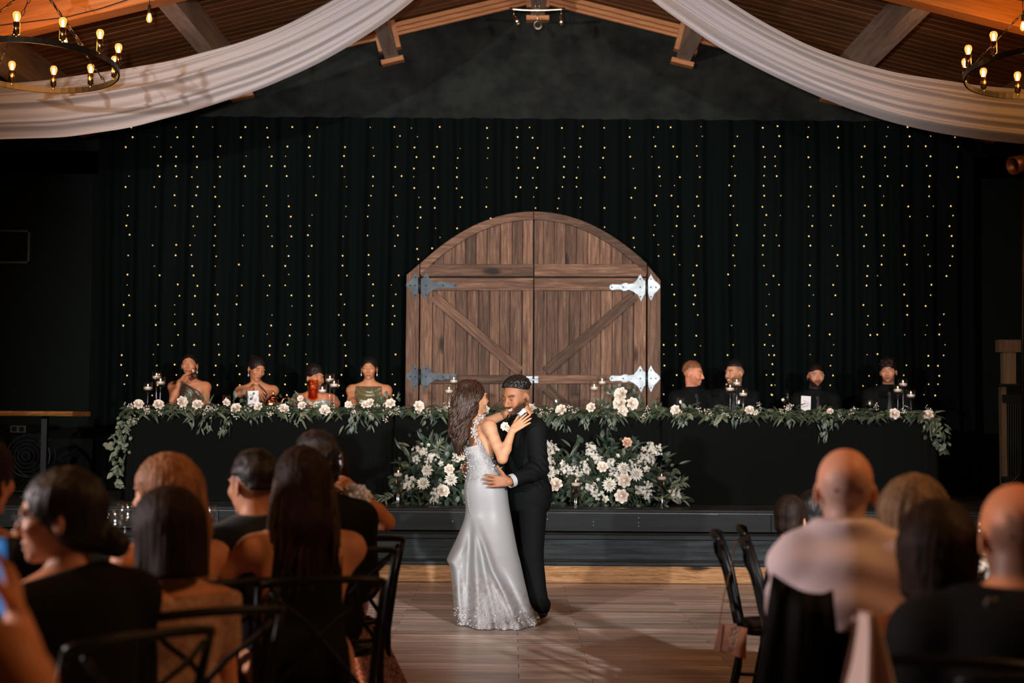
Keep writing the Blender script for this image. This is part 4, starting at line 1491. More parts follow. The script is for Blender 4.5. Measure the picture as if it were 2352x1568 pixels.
# cards
for (x0, y0, x1, y1, lb, tilt) in ((570, 897, 595, 929, 'white printed table card beside the second bridesmaid', -0.05), (1838.5, 909, 1861, 941, 'white printed table card in front of the bespectacled groomsman', 0.06)):
    Yk = 13.66
    a, b = P(x0, y0, Yk), P(x1, y1, Yk)
    cd = thing('table_card', lb, 'card', ((a.x + b.x) / 2, Yk, TZ), 0, 'table cards')
    w, h = (b.x - a.x), a.z - TZ
    R = rotm(-0.12, tilt * 1.0, 0)
    b0 = Vector(((a.x + b.x) / 2, Yk, TZ + 0.002))
    MB().box(b0 + R @ Vector((0, 0, h / 2)), (w, 0.003, h), R).build('card', M['card'], cd)
    ink = MB()
    sc_ = [(-0.3, 0.78), (-0.22, 0.79), (-0.12, 0.77), (-0.05, 0.68), (-0.08, 0.62), (-0.12, 0.66), (-0.02, 0.79), (0.05, 0.72), (0.0, 0.66), (0.06, 0.64), (0.1, 0.69), (0.12, 0.65), (0.17, 0.69), (0.15, 0.58), (0.2, 0.68), (0.25, 0.65), (0.27, 0.7), (0.34, 0.66)]
    ink.tube([b0 + R @ Vector((u * w, -0.003, v * h)) for u, v in sc_], 0.0011, 4, False)
    ink.tube([b0 + R @ Vector((u * w, -0.003, 0.52 * h)) for u in (-0.3, 0.3)], 0.0008, 4, False)
    ink.build('script_lettering', M['ink'], cd)
    ea = MB().box(b0 + Vector((0, 0.04, h * 0.35)), (w * 0.5, 0.003, h * 0.75), rotm(0.35)).build('easel_back', M['card'], cd)
# copper pot
cp = Vector((PX(622, 13.88), 13.88, TZ))
M['copper'] = plain('copper', (0.62, 0.26, 0.15), 0.2, 1.0)
pot = thing('copper_pot', 'small polished copper pot with finial lid in front of second bridesmaid', 'pot', cp)
MB().lathe([(0.035, 0.0), (0.062, 0.02), (0.07, 0.06), (0.06, 0.1), (0.045, 0.115)], cp + Vector((0, 0, 0.04)), 20).build('body', M['copper'], pot, True)
MB().lathe([(0.05, 0.0), (0.045, 0.015), (0.015, 0.03), (0.006, 0.045), (0.011, 0.055), (0.006, 0.07), (0.001, 0.078)], cp + Vector((0.02, 0, 0.155)), 16).build('lid', M['copper'], pot, True)
MB().lathe([(0.05, 0.0), (0.045, 0.01), (0.03, 0.02), (0.033, 0.042)], cp, 16).build('foot', M['copper'], pot, True)
MB().tube([cp + Vector((0.06, 0, 0.08)), cp + Vector((0.1, 0, 0.1)), cp + Vector((0.12, 0, 0.15)), cp + Vector((0.15, 0, 0.16))], [0.018, 0.014, 0.01, 0.008], 8).build('spout', M['copper'], pot, True)
MB().tube([cp + Vector((-0.06, 0, 0.13)), cp + Vector((-0.1, 0, 0.14)), cp + Vector((-0.115, 0, 0.1)), cp + Vector((-0.1, 0, 0.06)), cp + Vector((-0.06, 0, 0.05))], 0.007, 6).build('handle', M['copper'], pot, True)
# amber goblet
M['amberglass'] = glass('amber_glass', (1.0, 0.7, 0.42), 0.04, 1.5, 0.05)
ag = Vector((PX(718, 13.8), 13.8, TZ))
gob = thing('amber_goblet', 'large amber glass goblet in front of the short-haired bridesmaid', 'goblet', ag)
zt = P(718, 872, 13.8).z - TZ
MB().lathe([(0.05, 0.002), (0.012, 0.012), (0.012, zt * 0.35), (0.02, zt * 0.4)], ag, 16).build('stem', M['amberglass'], gob, True)
MB().lathe([(0.02, zt * 0.4), (0.048, zt * 0.46), (0.05, zt * 0.72), (0.053, zt * 0.78), (0.053, zt), (0.049, zt), (0.049, zt * 0.78), (0.046, zt * 0.72), (0.044, zt * 0.48), (0.01, zt * 0.43)], ag, 20, None, False).build('bowl', M['amberglass'], gob, True)
MB().lathe([(0.01, zt * 0.44), (0.044, zt * 0.5), (0.045, zt * 0.74), (0.001, zt * 0.74)], ag, 18, None, False).build('drink', M['amber'], gob, True)
# ------------------------------------------------------------------ people: smooth bodies grown from blended shapes
def smin(a, b, k):
    h = np.clip(0.5 + 0.5 * (b - a) / k, 0, 1)
    return b + (a - b) * h - k * h * (1 - h)


class Sdf:
    def __init__(s):
        s.ops, s.clips = [], []

    def cap(s, a, b, ra, rb=None, k=0.015, neg=False):
        rb = ra if rb is None else rb
        a, b = np.array(a, np.float32), np.array(b, np.float32)
        r = max(ra, rb)
        s.ops.append(('c', a, b, ra, rb, k, neg, np.minimum(a, b) - r, np.maximum(a, b) + r))
        return s

    def ell(s, c, r, R=None, k=0.015, neg=False):
        c, r = np.array(c, np.float32), np.array(r, np.float32)
        A = np.eye(3, dtype=np.float32) if R is None else np.array(R, np.float32)
        e = np.abs(A) @ r
        s.ops.append(('e', c, r, A, None, k, neg, c - e, c + e))
        return s

    def clip(s, f):
        """f(X, Y, Z) > 0 is cut away"""
        s.clips.append(f)
        return s

    def mesh(s, h, fine=(), disp=None):
        lo = np.min([o[7] for o in s.ops if not o[6]], axis=0) - 2.5 * h
        hi = np.max([o[8] for o in s.ops if not o[6]], axis=0) + 2.5 * h
        ax = []
        for i in range(3):
            p, out = float(lo[i]), []
            while p < hi[i] + 1e-6:
                out.append(p)
                st = h
                for (c, r, hf) in fine:
                    if c[i] - r - h < p < c[i] + r:
                        st = min(st, hf)
                p += st
            ax.append(np.array(out, np.float32))
        xs, ys, zs = ax
        D = np.full((len(xs), len(ys), len(zs)), 0.25, np.float32)
        for o in s.ops:
            k, neg = o[5], o[6]
            m = k + 2.2 * h
            sl = []
            for i in range(3):
                i0, i1 = np.searchsorted(ax[i], o[7][i] - m), np.searchsorted(ax[i], o[8][i] + m)
                sl.append(slice(max(0, i0), i1))
            X, Y, Z = xs[sl[0]][:, None, None], ys[sl[1]][None, :, None], zs[sl[2]][None, None, :]
            if X.size == 0 or Y.size == 0 or Z.size == 0:
                continue
            if o[0] == 'c':
                a, b = o[1], o[2]
                ba = b - a
                dn = float(ba @ ba) + 1e-12
                t = np.clip(((X - a[0]) * ba[0] + (Y - a[1]) * ba[1] + (Z - a[2]) * ba[2]) / dn, 0, 1)
                d = np.sqrt((X - a[0] - t * ba[0]) ** 2 + (Y - a[1] - t * ba[1]) ** 2 + (Z - a[2] - t * ba[2]) ** 2) - (o[3] + (o[4] - o[3]) * t)
            else:
                c, r, A = o[1], o[2], o[3]
                x, y, z = X - c[0], Y - c[1], Z - c[2]
                u = (x * A[0, 0] + y * A[1, 0] + z * A[2, 0]) / r[0]
                v = (x * A[0, 1] + y * A[1, 1] + z * A[2, 1]) / r[1]
                w = (x * A[0, 2] + y * A[1, 2] + z * A[2, 2]) / r[2]
                k0 = np.sqrt(u * u + v * v + w * w) + 1e-9
                k1 = np.sqrt((u / r[0]) ** 2 + (v / r[1]) ** 2 + (w / r[2]) ** 2) + 1e-9
                d = k0 * (k0 - 1) / k1
            sub = D[tuple(sl)]
            D[tuple(sl)] = -smin(-sub, d, k) if neg else smin(sub, d, k)
        G = (xs[:, None, None], ys[None, :, None], zs[None, None, :])
        if disp is not None:
            D += disp(*G).astype(np.float32)
        for f in s.clips:
            np.maximum(D, f(*G).astype(np.float32), out=D)
        D[0], D[-1], D[:, 0], D[:, -1], D[:, :, 0], D[:, :, -1] = 1, 1, 1, 1, 1, 1
        return nets(D, xs, ys, zs)


def nets(D, xs, ys, zs):
    S = D < 0
    nx, ny, nz = D.shape
    cn = [(i, j, k) for i in (0, 1) for j in (0, 1) for k in (0, 1)]
    cnt = np.zeros((nx - 1, ny - 1, nz - 1), np.int8)
    for (i, j, k) in cn:
        cnt += S[i:nx - 1 + i, j:ny - 1 + j, k:nz - 1 + k]
    I, J, K = np.nonzero((cnt > 0) & (cnt < 8))
    n = len(I)
    idx = np.full(cnt.shape, -1, np.int32)
    idx[I, J, K] = np.arange(n)
    val = {c: D[I + c[0], J + c[1], K + c[2]] for c in cn}
    acc, num = np.zeros((n, 3), np.float32), np.zeros(n, np.float32)
    for a in cn:
        for b in cn:
            if b > a and sum(abs(p - q) for p, q in zip(a, b)) == 1:
                va, vb = val[a], val[b]
                m = (va < 0) != (vb < 0)
                t = np.where(m, va / np.where(m, va - vb, 1), 0)
                for q in range(3):
                    acc[:, q] += np.where(m, a[q] + (b[q] - a[q]) * t, 0)
                num += m
    acc /= num[:, None]
    V = np.stack([xs[I] + acc[:, 0] * (xs[I + 1] - xs[I]), ys[J] + acc[:, 1] * (ys[J + 1] - ys[J]), zs[K] + acc[:, 2] * (zs[K + 1] - zs[K])], 1)
    F = []
    for q in range(3):
        sa = [slice(1, -1)] * 3
        sb = [slice(1, -1)] * 3
        sa[q], sb[q] = slice(0, -1), slice(1, None)
        A, B = S[tuple(sa)], S[tuple(sb)]
        e = np.argwhere(A != B)
        if not len(e):
            continue
        inside = A[e[:, 0], e[:, 1], e[:, 2]]
        o = e.copy()
        u, v = (q + 1) % 3, (q + 2) % 3
        o[:, u] += 1
        o[:, v] += 1
        def cid(du, dv):
            c = o.copy()
            c[:, u] -= du
            c[:, v] -= dv
            return idx[c[:, 0], c[:, 1], c[:, 2]]
        f = np.stack([cid(1, 1), cid(0, 1), cid(0, 0), cid(1, 0)], 1)
        f[~inside] = f[~inside][:, ::-1]
        F.append(f)
    return V, np.concatenate(F)


def vnoise(X, Y, Z, s, seed=0):
    """cheap smooth noise"""
    a = seed * 1.7
    return (np.sin(X * s * 1.0 + 1.3 * np.sin(Y * s * 0.7 + a) + a) * np.sin(Y * s * 1.1 + 1.7 * np.sin(Z * s * 0.6 + a)) + np.sin(Z * s * 0.9 + 1.1 * np.sin(X * s * 0.8 - a) + 2 * a)) * 0.5


M['skin'] = painted('skin', 0.52, 0.32, 0.0, 0.12, 260)


def sdf_obj(name, sdf, h, mat, parent, fine=(), colf=None, disp=None, base=(0.5, 0.3, 0.2)):
    V, F = sdf.mesh(h, fine, disp)
    col = None
    if colf is not None:
        col = colf(V)
    o = np.array(origin_of(parent), np.float32)
    return link(name, mesh_from(name, V - o, F, mat, True, col), parent)


def head_shape(s, H, R, hs, fem=False, smile=0.0, nose=1.0, jaw=1.0, open_=0.0):
    H = Vector(H)

    def p(x, y, z):
        return H + R @ (Vector((x, y, z)) * hs)

    def E(c, r, k=0.012, neg=False, Rl=None):
        RR = R if Rl is None else R @ Rl
        s.ell(p(*c), [q * hs for q in r], RR, k * hs, neg)
    E((0, -0.014, 0.03), (0.073, 0.093, 0.083), 0.02)
    E((0, 0.018, -0.005), (0.064 if not fem else 0.061, 0.074, 0.085), 0.025)
    jw = (0.05 if not fem else 0.045) * jaw
    E((0, 0.024, -0.06), (jw, 0.062, 0.048), 0.025)
    E((0, 0.068, -0.098), (0.021 * jaw, 0.018, 0.015), 0.022)
    for sx in (-1, 1):
        E((sx * 0.04, 0.058, -0.026), (0.022, 0.024, 0.021), 0.02)
        E((sx * 0.028, 0.081, 0.019), (0.024, 0.010, 0.007), 0.012)
        E((sx * 0.031, 0.101, -0.001), (0.0155, 0.014, 0.0105), 0.012, True)
        E((sx * 0.031, 0.0745, -0.001), (0.0145, 0.0135, 0.0125), 0.004)
        E((sx * 0.0105 * nose, 0.098, -0.041), (0.008, 0.009, 0.007), 0.006)
        Re = Matrix.Rotation(sx * 0.3, 3, 'Z') @ Matrix.Rotation(-0.18, 3, 'X')
        E((sx * 0.0765, -0.012, -0.012), (0.0065, 0.018, 0.031), 0.006, False, Re)
        E((sx * 0.082, -0.006, -0.010), (0.006, 0.010, 0.018), 0.005, True, Re)
        if smile > 0:
            E((sx * 0.036, 0.07, -0.045), (0.018, 0.016, 0.016), 0.014)
    s.cap(p(0, 0.086, 0.012), p(0, 0.108, -0.034), 0.0075 * hs, 0.0115 * hs * nose, 0.010 * hs)
    E((0, 0.083, -0.062), (0.023, 0.013, 0.006), 0.006)
    E((0, 0.081, -0.0775 - 0.008 * open_), (0.02, 0.013, 0.007), 0.006)
    if open_ or smile > 0.5:
        E((0, 0.096, -0.0695 - 0.004 * open_), (0.016 + 0.008 * smile, 0.01, 0.0028 + 0.004 * open_ + 0.003 * smile), 0.004, True)


def head_paint(V, C, H, R, hs, skin, fem=False, brow=(0.03, 0.015, 0.008), lip=None, eye='open', iris=(0.03, 0.018, 0.01), gaze=(0, 0), beard=0.0, stub=(0.05, 0.028, 0.016), fade=None, smile=0.0, mous=1.0, chin_open=False, blush=0.0, open_=0.0, rim=None):
    H = np.array(H, np.float32)
    q = (V - H) @ np.array(R, np.float32) / hs
    near = (np.abs(q[:, 0]) < 0.1) & (np.abs(q[:, 1]) < 0.14) & (q[:, 2] > -0.14) & (q[:, 2] < 0.13)
    x, y, z = q[:, 0], q[:, 1], q[:, 2]
    ax = np.abs(x)
    skin = np.array(skin, np.float32)

    def mix(mask, col, a=1.0):
        m = (np.clip(mask, 0, 1) * near)[:, None] * a
        C[:] = C * (1 - m) + np.array(col, np.float32) * m

    def ss(v, a, b):
        t = np.clip((v - a) / (b - a), 0, 1)
        return t * t * (3 - 2 * t)
    front = ss(y, 0.02, 0.04)
    mix(ss(-np.hypot((ax - 0.045) / 0.022, (z + 0.035) / 0.018), -1.2, -0.2) * front, skin * np.array((1.05, 0.72, 0.68)), 0.35 + blush)
    if fade is not None:
        fc, z0, z1 = fade
        m = ss(z + 0.35 * np.maximum(0, -y - 0.02), z0, z1) * ss(-y, -0.045, -0.02) * (1 - ss(z, 0.085, 0.1) * 0)
        m *= 1 - ss(-np.hypot((y + 0.012) / 0.02, (z + 0.012) / 0.034), -1.1, -0.8)
        mix(m, fc, 0.85)
    if rim is not None:
        nz_ = 0.02 * np.sin(ax * 60) + 0.008 * np.sin(x * 210 + z * 90)
        m = ss(-z + nz_, -0.05, -0.01) * ss(-y, -0.05, 0.0) * ss(z, -0.1, -0.075)
        m *= 1 - ss(-np.hypot((y + 0.012) / 0.02, (z + 0.012) / 0.034), -1.1, -0.8) * (ax > 0.06)
        mix(m, rim, 0.8)
    if beard > 0:
        zb = np.interp(ax, [0.0, 0.026, 0.045, 0.06, 0.072], [-0.086, -0.06, -0.05, -0.034, -0.004]) - 0.004
        m = ss(zb - z, -0.006, 0.012) * ss(y, -0.03, 0.0)
        m *= 1 - ss(-np.hypot(x / 0.021, (z + 0.07) / 0.0125), -1.1, -0.85)
        if mous:
            m = np.maximum(m, mous * ss(0.033 - ax, 0, 0.006) * ss(-z, 0.047, 0.051) * ss(z, -0.066, -0.06) * front)
        m = np.maximum(m, ss(-y, -0.005, 0.005) * 0)
        mix(m, stub, beard)
    lip = np.array(lip if lip is not None else skin * np.array((0.85, 0.5, 0.48)), np.float32)
    zc = z + 0.0705 - smile * 0.011 * (ax / 0.024) ** 2
    lw = 0.0235 + 0.006 * smile
    e = np.hypot(x / lw, zc / (0.0095 + 0.006 * open_))
    mix(ss(-e, -1.08, -0.9) * ss(y, 0.05, 0.06), lip, 0.9)
    if smile > 0.5:
        mix(ss(-np.hypot(x / (lw * 0.82), (zc + 0.0005) / 0.0048), -1.1, -0.85) * front, (0.62, 0.56, 0.5))
    elif open_:
        mix(ss(-np.hypot(x / (lw * 0.7), (zc + 0.001) / 0.006), -1.1, -0.85) * front, (0.05, 0.015, 0.012))
    else:
        mix(ss(-np.hypot(x / (lw * 0.95), zc / 0.0016), -1.15, -0.8) * front, lip * 0.35)
    # eyes
    ex = np.where(x > 0, x - 0.031, x + 0.031)
    sgn = np.where(x > 0, 1.0, -1.0)
    if eye == 'open':
        ev = np.hypot(ex / 0.0142, (z - 0.0005) / 0.0056)
        mix(ss(-np.hypot(ex / 0.0155, (z - 0.0015) / 0.0078), -1.15, -0.9) * ss(y, 0.05, 0.06), (0.05, 0.025, 0.016), 0.9)
        mix(ss(-ev, -1.05, -0.9) * ss(y, 0.05, 0.06), (0.55, 0.5, 0.46))
        mix(ss(-np.hypot(ex - gaze[0], z - gaze[1]), -0.0062, -0.005) * (ev < 1.0), iris)
        mix(ss(-np.hypot(ex / 0.017, (z - 0.0095) / 0.0035), -1.2, -0.6) * front, skin * 0.62, 0.6)
    else:
        dz = z + 0.0035 - 6 * ex * ex * 4
        mix(ss(-np.hypot(ex / 0.0155, dz / 0.0030), -1.15, -0.7) * ss(y, 0.05, 0.06), (0.035, 0.018, 0.012), 0.9)
        mix(ss(-np.hypot(ex / 0.017, (z - 0.005) / 0.006), -1.2, -0.5) * front, skin * 0.62, 0.5)
    bz = 0.0215 + 0.0045 * (1 - (ex * sgn / 0.022 - 0.25) ** 2) - (0.0 if fem else 0.002)
    th = 0.0026 if fem else 0.0042
    mix(ss(-np.hypot(ex / 0.0215, (z - bz) / th), -1.2, -0.8) * ss(y, 0.03, 0.045), brow, 0.85)
    return C


def hand(s, w, fdir, back, thumb, sc=1.0, curl=(0.3, 0.3, 0.3, 0.3), spread=0.12, tcurl=0.3, tout=0.8, r=1.0):
    """w wrist, fdir finger direction, back normal of the hand's back, thumb +1/-1 picks the thumb's side"""
    w = Vector(w)
    f = Vector(fdir).normalized()
    b = Vector(back)
    b = (b - f * b.dot(f)).normalized()
    lat = f.cross(b) * thumb
    lens = [0.072, 0.08, 0.075, 0.058]
    offs = [0.029, 0.0095, -0.0095, -0.028]
    for i in range(4):
        kn = w + f * (0.088 - 0.006 * abs(i - 1)) * sc + lat * offs[i] * sc
        s.cap(w + lat * offs[i] * 0.6 * sc + f * 0.012 * sc, kn, 0.0125 * sc * r, 0.0105 * sc * r, 0.012 * sc)
        d = (f + lat * spread * (1.2 - 0.8 * i)).normalized()
        q, rr_ = kn, 0.0092 * r
        for j, fr in enumerate((0.45, 0.3, 0.25)):
            a = curl[i] * (1.0 if j else 0.7)
            d = (d * math.cos(a) - b * math.sin(a)).normalized()
            nb = q + d * lens[i] * fr * sc
            s.cap(q, nb, rr_ * sc, (rr_ - 0.0009) * sc, 0.003 * sc)
            q, rr_ = nb, rr_ - 0.0009
    t0 = w + f * 0.022 * sc + lat * 0.022 * sc
    d = (f * (1 - tout * 0.5) + lat * tout - b * 0.25).normalized()
    t1 = t0 + d * 0.042 * sc
    s.cap(t0, t1, 0.0135 * sc * r, 0.0105 * sc * r, 0.012 * sc)
    d2 = (d * math.cos(tcurl) + (f - b * 0.3) * math.sin(tcurl)).normalized()
    t2 = t1 + d2 * 0.032 * sc
    s.cap(t1, t2, 0.0098 * sc * r, 0.0088 * sc * r, 0.004 * sc)
    s.cap(t2, t2 + d2 * 0.024 * sc, 0.0088 * sc * r, 0.0075 * sc * r, 0.003 * sc)


class Pose:
    """joints of a figure; R columns = right, forward, up of the torso"""

    def __init__(s, pelvis, neck, fwd, b=1.0, fem=False, sh_w=None):
        s.pel, s.neck = Vector(pelvis), Vector(neck)
        up = (s.neck - s.pel).normalized()
        s.R = frame(fwd, up)
        f = Vector(fwd)
        r = f.cross(up).normalized()
        s.R = Matrix((r, up.cross(r), up)).transposed()
        s.b, s.fem = b, fem
        s.up, s.r, s.f = up, r, up.cross(r)
        w = sh_w or (0.165 if fem else 0.178)
        dr = (0.058 if fem else 0.078) * b
        s.shr = s.neck + r * w * b - up * dr
        s.shl = s.neck - r * w * b - up * dr
        s.len = (s.neck - s.pel).length

    def torso(s, S, inf=0.0, k=0.05, thick=1.0, neck_r=None, head=None, bust=True, waist=1.0, hip=1.0):
        b, R = s.b, s.R
        t = lambda u: s.pel.lerp(s.neck, u)
        fm = s.fem
        S.ell(t(0.02) - s.f * 0.01, [(0.168 if fm else 0.165) * hip * b + inf, 0.12 * b * thick + inf, 0.13 * b + inf], R, k)
        S.ell(t(0.36), [(0.128 if fm else 0.15) * waist * b + inf, 0.098 * b * thick + inf, 0.17 * b + inf], R, k)
        S.ell(t(0.68), [(0.143 if fm else 0.168) * b + inf, 0.108 * b * thick + inf, 0.16 * b + inf], R, k)
        if fm and bust:
            for sx in (-1, 1):
                S.ell(t(0.66) + s.r * sx * 0.07 * b + s.f * 0.078 * b, [0.06 * b + inf, 0.056 * b + inf, 0.058 * b + inf], R, 0.03)
        for sh in (s.shr, s.shl):
            S.cap(sh, t(0.83), 0.052 * b + inf, 0.07 * b + inf, 0.04)
            S.cap(sh + (s.neck - sh) * 0.1 + s.up * 0.0, s.neck + s.up * 0.01, 0.042 * b + inf, 0.045 * b + inf, 0.03)
        return S

    def arm(s, S, sh, el, wr, inf=0.0, k=0.02, r=1.0, upto=1.0):
        b = s.b * r
        sh, el, wr = Vector(sh), Vector(el), Vector(wr)
        S.cap(sh, el, 0.053 * b + inf, 0.039 * b + inf, 0.03)
        e2 = el.lerp(wr, upto)
        S.cap(el, el.lerp(e2, 0.35), 0.039 * b + inf, 0.041 * b + inf, k)
        S.cap(el.lerp(e2, 0.35), e2, 0.041 * b + inf, (0.041 + (0.027 - 0.041) * upto) * b + inf, k)

    def neckhead(s, S, H, Rh, hs, r=0.052, inf=0.0):
        base = Vector(H) + Rh @ (Vector((0, -0.022, -0.06)) * hs)
        S.cap(s.neck - s.up * 0.03, base, r * s.b + 0.004 + inf, r * s.b * 0.95 + inf, 0.025)


def legs_seated(S, P_, floor_z, inf=0.0, spread=0.1):
    """thighs forward, shins down"""
    for sx in (-1, 1):
        hip = P_.pel + P_.r * sx * 0.09 - P_.up * 0.04
        kn = hip + Vector((P_.f.x, P_.f.y, 0)).normalized() * 0.42 + P_.r * sx * 0.04
        kn.z = max(kn.z, floor_z + 0.47)
        an = Vector((kn.x, kn.y, floor_z + 0.08)) + P_.f * 0.02
        S.cap(hip, kn, 0.085 + inf, 0.06 + inf, 0.03)
        S.cap(kn, an, 0.06 + inf, 0.04 + inf, 0.02)
        S.cap(an, an + Vector((P_.f.x, P_.f.y, 0)).normalized() * 0.13 - Vector((0, 0, 0.035)), 0.04 + inf, 0.03 + inf, 0.02)


def skin_fn(skin, paint=None, extra=None):
    sk = np.array(skin, np.float32) * np.array((0.95, 0.85, 0.765), np.float32)

    def f(V):
        n = vnoise(V[:, 0], V[:, 1], V[:, 2], 38, 1)[:, None] * 0.05
        C = np.clip(sk * (1 + n), 0, 1).astype(np.float32)
        C = np.repeat(C, 1, 0)
        if paint:
            C = head_paint(V, C, **paint)
        if extra:
            C = extra(V, C)
        return C
    return f


def hair_cap(S, H, R, hs, t=0.008, face=True, top=0.0, low=-0.03, line=0.0):
    """shell that follows the skull, open over the face"""
    H = Vector(H)
    p = lambda x, y, z: H + R @ (Vector((x, y, z)) * hs)
    S.ell(p(0, -0.016, 0.032 + top * 0.5), [(0.074 + t) * hs, (0.094 + t) * hs, (0.084 + t + top * 0.5) * hs], R, 0.01)
    S.ell(p(0, -0.045, -0.03), [(0.064 + t) * hs, (0.06 + t) * hs, 0.07 * hs], R, 0.02)
    if face:
        S.ell(p(0, 0.1, -0.035 + line), [0.069 * hs, 0.098 * hs, 0.1 * hs], R, 0.008, True)
        nf = R @ Vector((0, 0, 1))
        A = np.array(R, np.float32)
        Hn = np.array(H, np.float32)

        def cut(X, Y, Z):
            x, y, z = X - Hn[0], Y - Hn[1], Z - Hn[2]
            yl = (x * A[0, 1] + y * A[1, 1] + z * A[2, 1]) / hs
            zl = (x * A[0, 2] + y * A[1, 2] + z * A[2, 2]) / hs
            return (np.where(yl > -0.02, low + 0.005, low - 0.9 * np.clip(-yl - 0.02, 0, 0.05)) - zl) * hs
        S.clip(cut)
    return S


def lock(mb, path, r, rr, n=6, wav=0.0, flat=0.55, phase=None):
    """one tapering lock of hair through path points"""
    pts = []
    m = len(path) - 1
    steps = m * 5
    ph = rr.uniform(0, 6.28) if phase is None else phase
    for i in range(steps + 1):
        t = i / steps * m
        a = min(int(t), m - 1)
        u = t - a
        p0, p1, p2, p3 = path[max(0, a - 1)], path[a], path[a + 1], path[min(m, a + 2)]
        q = 0.5 * ((2 * p1) + (p2 - p0) * u + (2 * p0 - 5 * p1 + 4 * p2 - p3) * u * u + (3 * p1 - p0 - 3 * p2 + p3) * u ** 3)
        g = i / steps
        q = q + Vector((math.sin(g * 17 + ph), math.cos(g * 17 + ph), 0)) * wav * min(1, max(0, g * 2 - 0.4))
        pts.append(q)
    rs = [r * (0.55 + 0.45 * math.sin(math.pi * min(1, 0.2 + i / steps * 0.75))) * (1 - 0.75 * max(0, i / steps - 0.75) / 0.25) for i in range(steps + 1)]
    mb.tube(pts, rs, n, True, False, flat)
# ------------------------------------------------------------------ chairs
def make_chair(label, loc, rotz, group, first=[None]):
    """black cross-back chair; it faces local +y"""
    if first[0] is None:
        r = thing('cross_back_chair', label, 'chair', (0, 0, 0), 0, group)
        sb_ = MB()
        ring = []
        for i in range(20):
            a = 2 * math.pi * i / 20
            ring.append((0.2 * (abs(math.cos(a)) ** 0.6) * (1 if math.cos(a) > 0 else -1), 0.2 * (abs(math.sin(a)) ** 0.6) * (1 if math.sin(a) > 0 else -1)))
        V = [(x, y, z) for z, s_ in ((0.435, 0.97), (0.445, 1.0), (0.465, 1.0), (0.475, 0.96)) for (x, y) in [(a * s_, b * s_) for a, b in ring]]
        F = [(i * 20 + k, i * 20 + (k + 1) % 20, (i + 1) * 20 + (k + 1) % 20, (i + 1) * 20 + k) for i in range(3) for k in range(20)] + [tuple(range(19, -1, -1)), tuple(range(60, 80))]
        sb_.add(V, F).build('seat', M['black'], r, True)
        for sx in (-1, 1):
            MB().tube([(sx * 0.17, 0.17, 0.44), (sx * 0.185, 0.19, 0.0)], [0.018, 0.013], 8).build('leg', M['black'], r, True)
            MB().tube([(sx * 0.18, -0.26, 0.0), (sx * 0.185, -0.2, 0.3), (sx * 0.19, -0.19, 0.46), (sx * 0.2, -0.235, 0.7), (sx * 0.205, -0.285, 0.86)], [0.013, 0.015, 0.015, 0.013, 0.011], 8).build('rear_leg', M['black'], r, True)
        top = [(0.205 * math.cos(math.pi * (1 - i / 10)), -0.285 - 0.035 * math.sin(math.pi * i / 10), 0.86 + 0.018 * math.sin(math.pi * i / 10)) for i in range(11)]
        MB().tube(top, 0.013, 8).build('top_rail', M['black'], r, True)
        for sx in (-1, 1):
            MB().tube([(sx * 0.17, -0.215, 0.49), (sx * 0.09, -0.235, 0.58), (-sx * 0.05, -0.275, 0.74), (-sx * 0.13, -0.3, 0.8), (-sx * 0.17, -0.305, 0.845)], 0.009, 7).build('cross_slat', M['black'], r, True)
            MB().tube([(sx * 0.19, 0.17, 0.2), (sx * 0.185, -0.22, 0.2)], 0.009, 6).build('stretcher', M['black'], r, True)
        MB().tube([(-0.18, 0.18, 0.26), (0.18, 0.18, 0.26)], 0.009, 6).build('stretcher', M['black'], r, True)
        MB().tube([(-0.185, -0.2, 0.5), (0.185, -0.2, 0.5)], 0.01, 6).build('back_rail', M['black'], r, True)
        first[0] = r
    else:
        r = first[0].copy()
        COL.objects.link(r)
        for ch in list(first[0].children):
            c = ch.copy()
            COL.objects.link(c)
            c.parent = r
        r['label'], r['group'] = label, group
    r.location = loc
    r.rotation_euler = (0, 0, rotz)
    return r


# ------------------------------------------------------------------ the wedding party at the head table
M['hair_dark'] = hairmat('dark_brown_hair', (0.004, 0.0026, 0.002), (0.014, 0.008, 0.006))
M['hair_black'] = hairmat('black_hair', (0.0025, 0.002, 0.002), (0.009, 0.006, 0.005))
M['hair_ginger'] = hairmat('ginger_hair', (0.1, 0.035, 0.015), (0.26, 0.1, 0.045))
M['satin_olive'] = plain('olive_satin', (0.14, 0.115, 0.055), 0.32, 0.25, 0.5)
M['satin_bronze'] = plain('bronze_satin', (0.085, 0.062, 0.042), 0.3, 0.25, 0.5)
M['satin_sage'] = plain('pale_sage_satin', (0.36, 0.37, 0.33), 0.35, 0.1, 0.5)
M['green_dark'] = plain('dark_green_fabric', (0.02, 0.03, 0.025), 0.5)
M['suit'] = plain('black_suit', (0.0024, 0.0032, 0.0033), 0.8, 0, 0.12)
M['tie'] = plain('charcoal_tie', (0.007, 0.008, 0.009), 0.6)
M['pearl'] = plain('pearl', (0.75, 0.72, 0.7), 0.2, 0, 0.6)
M['gold'] = plain('gold', (0.75, 0.42, 0.14), 0.25, 1.0)
M['satin_fold'] = None


def planef(pt, n):
    pt, n = Vector(pt), Vector(n).normalized()
    return lambda X, Y, Z: (X - pt.x) * n.x + (Y - pt.y) * n.y + (Z - pt.z) * n.z


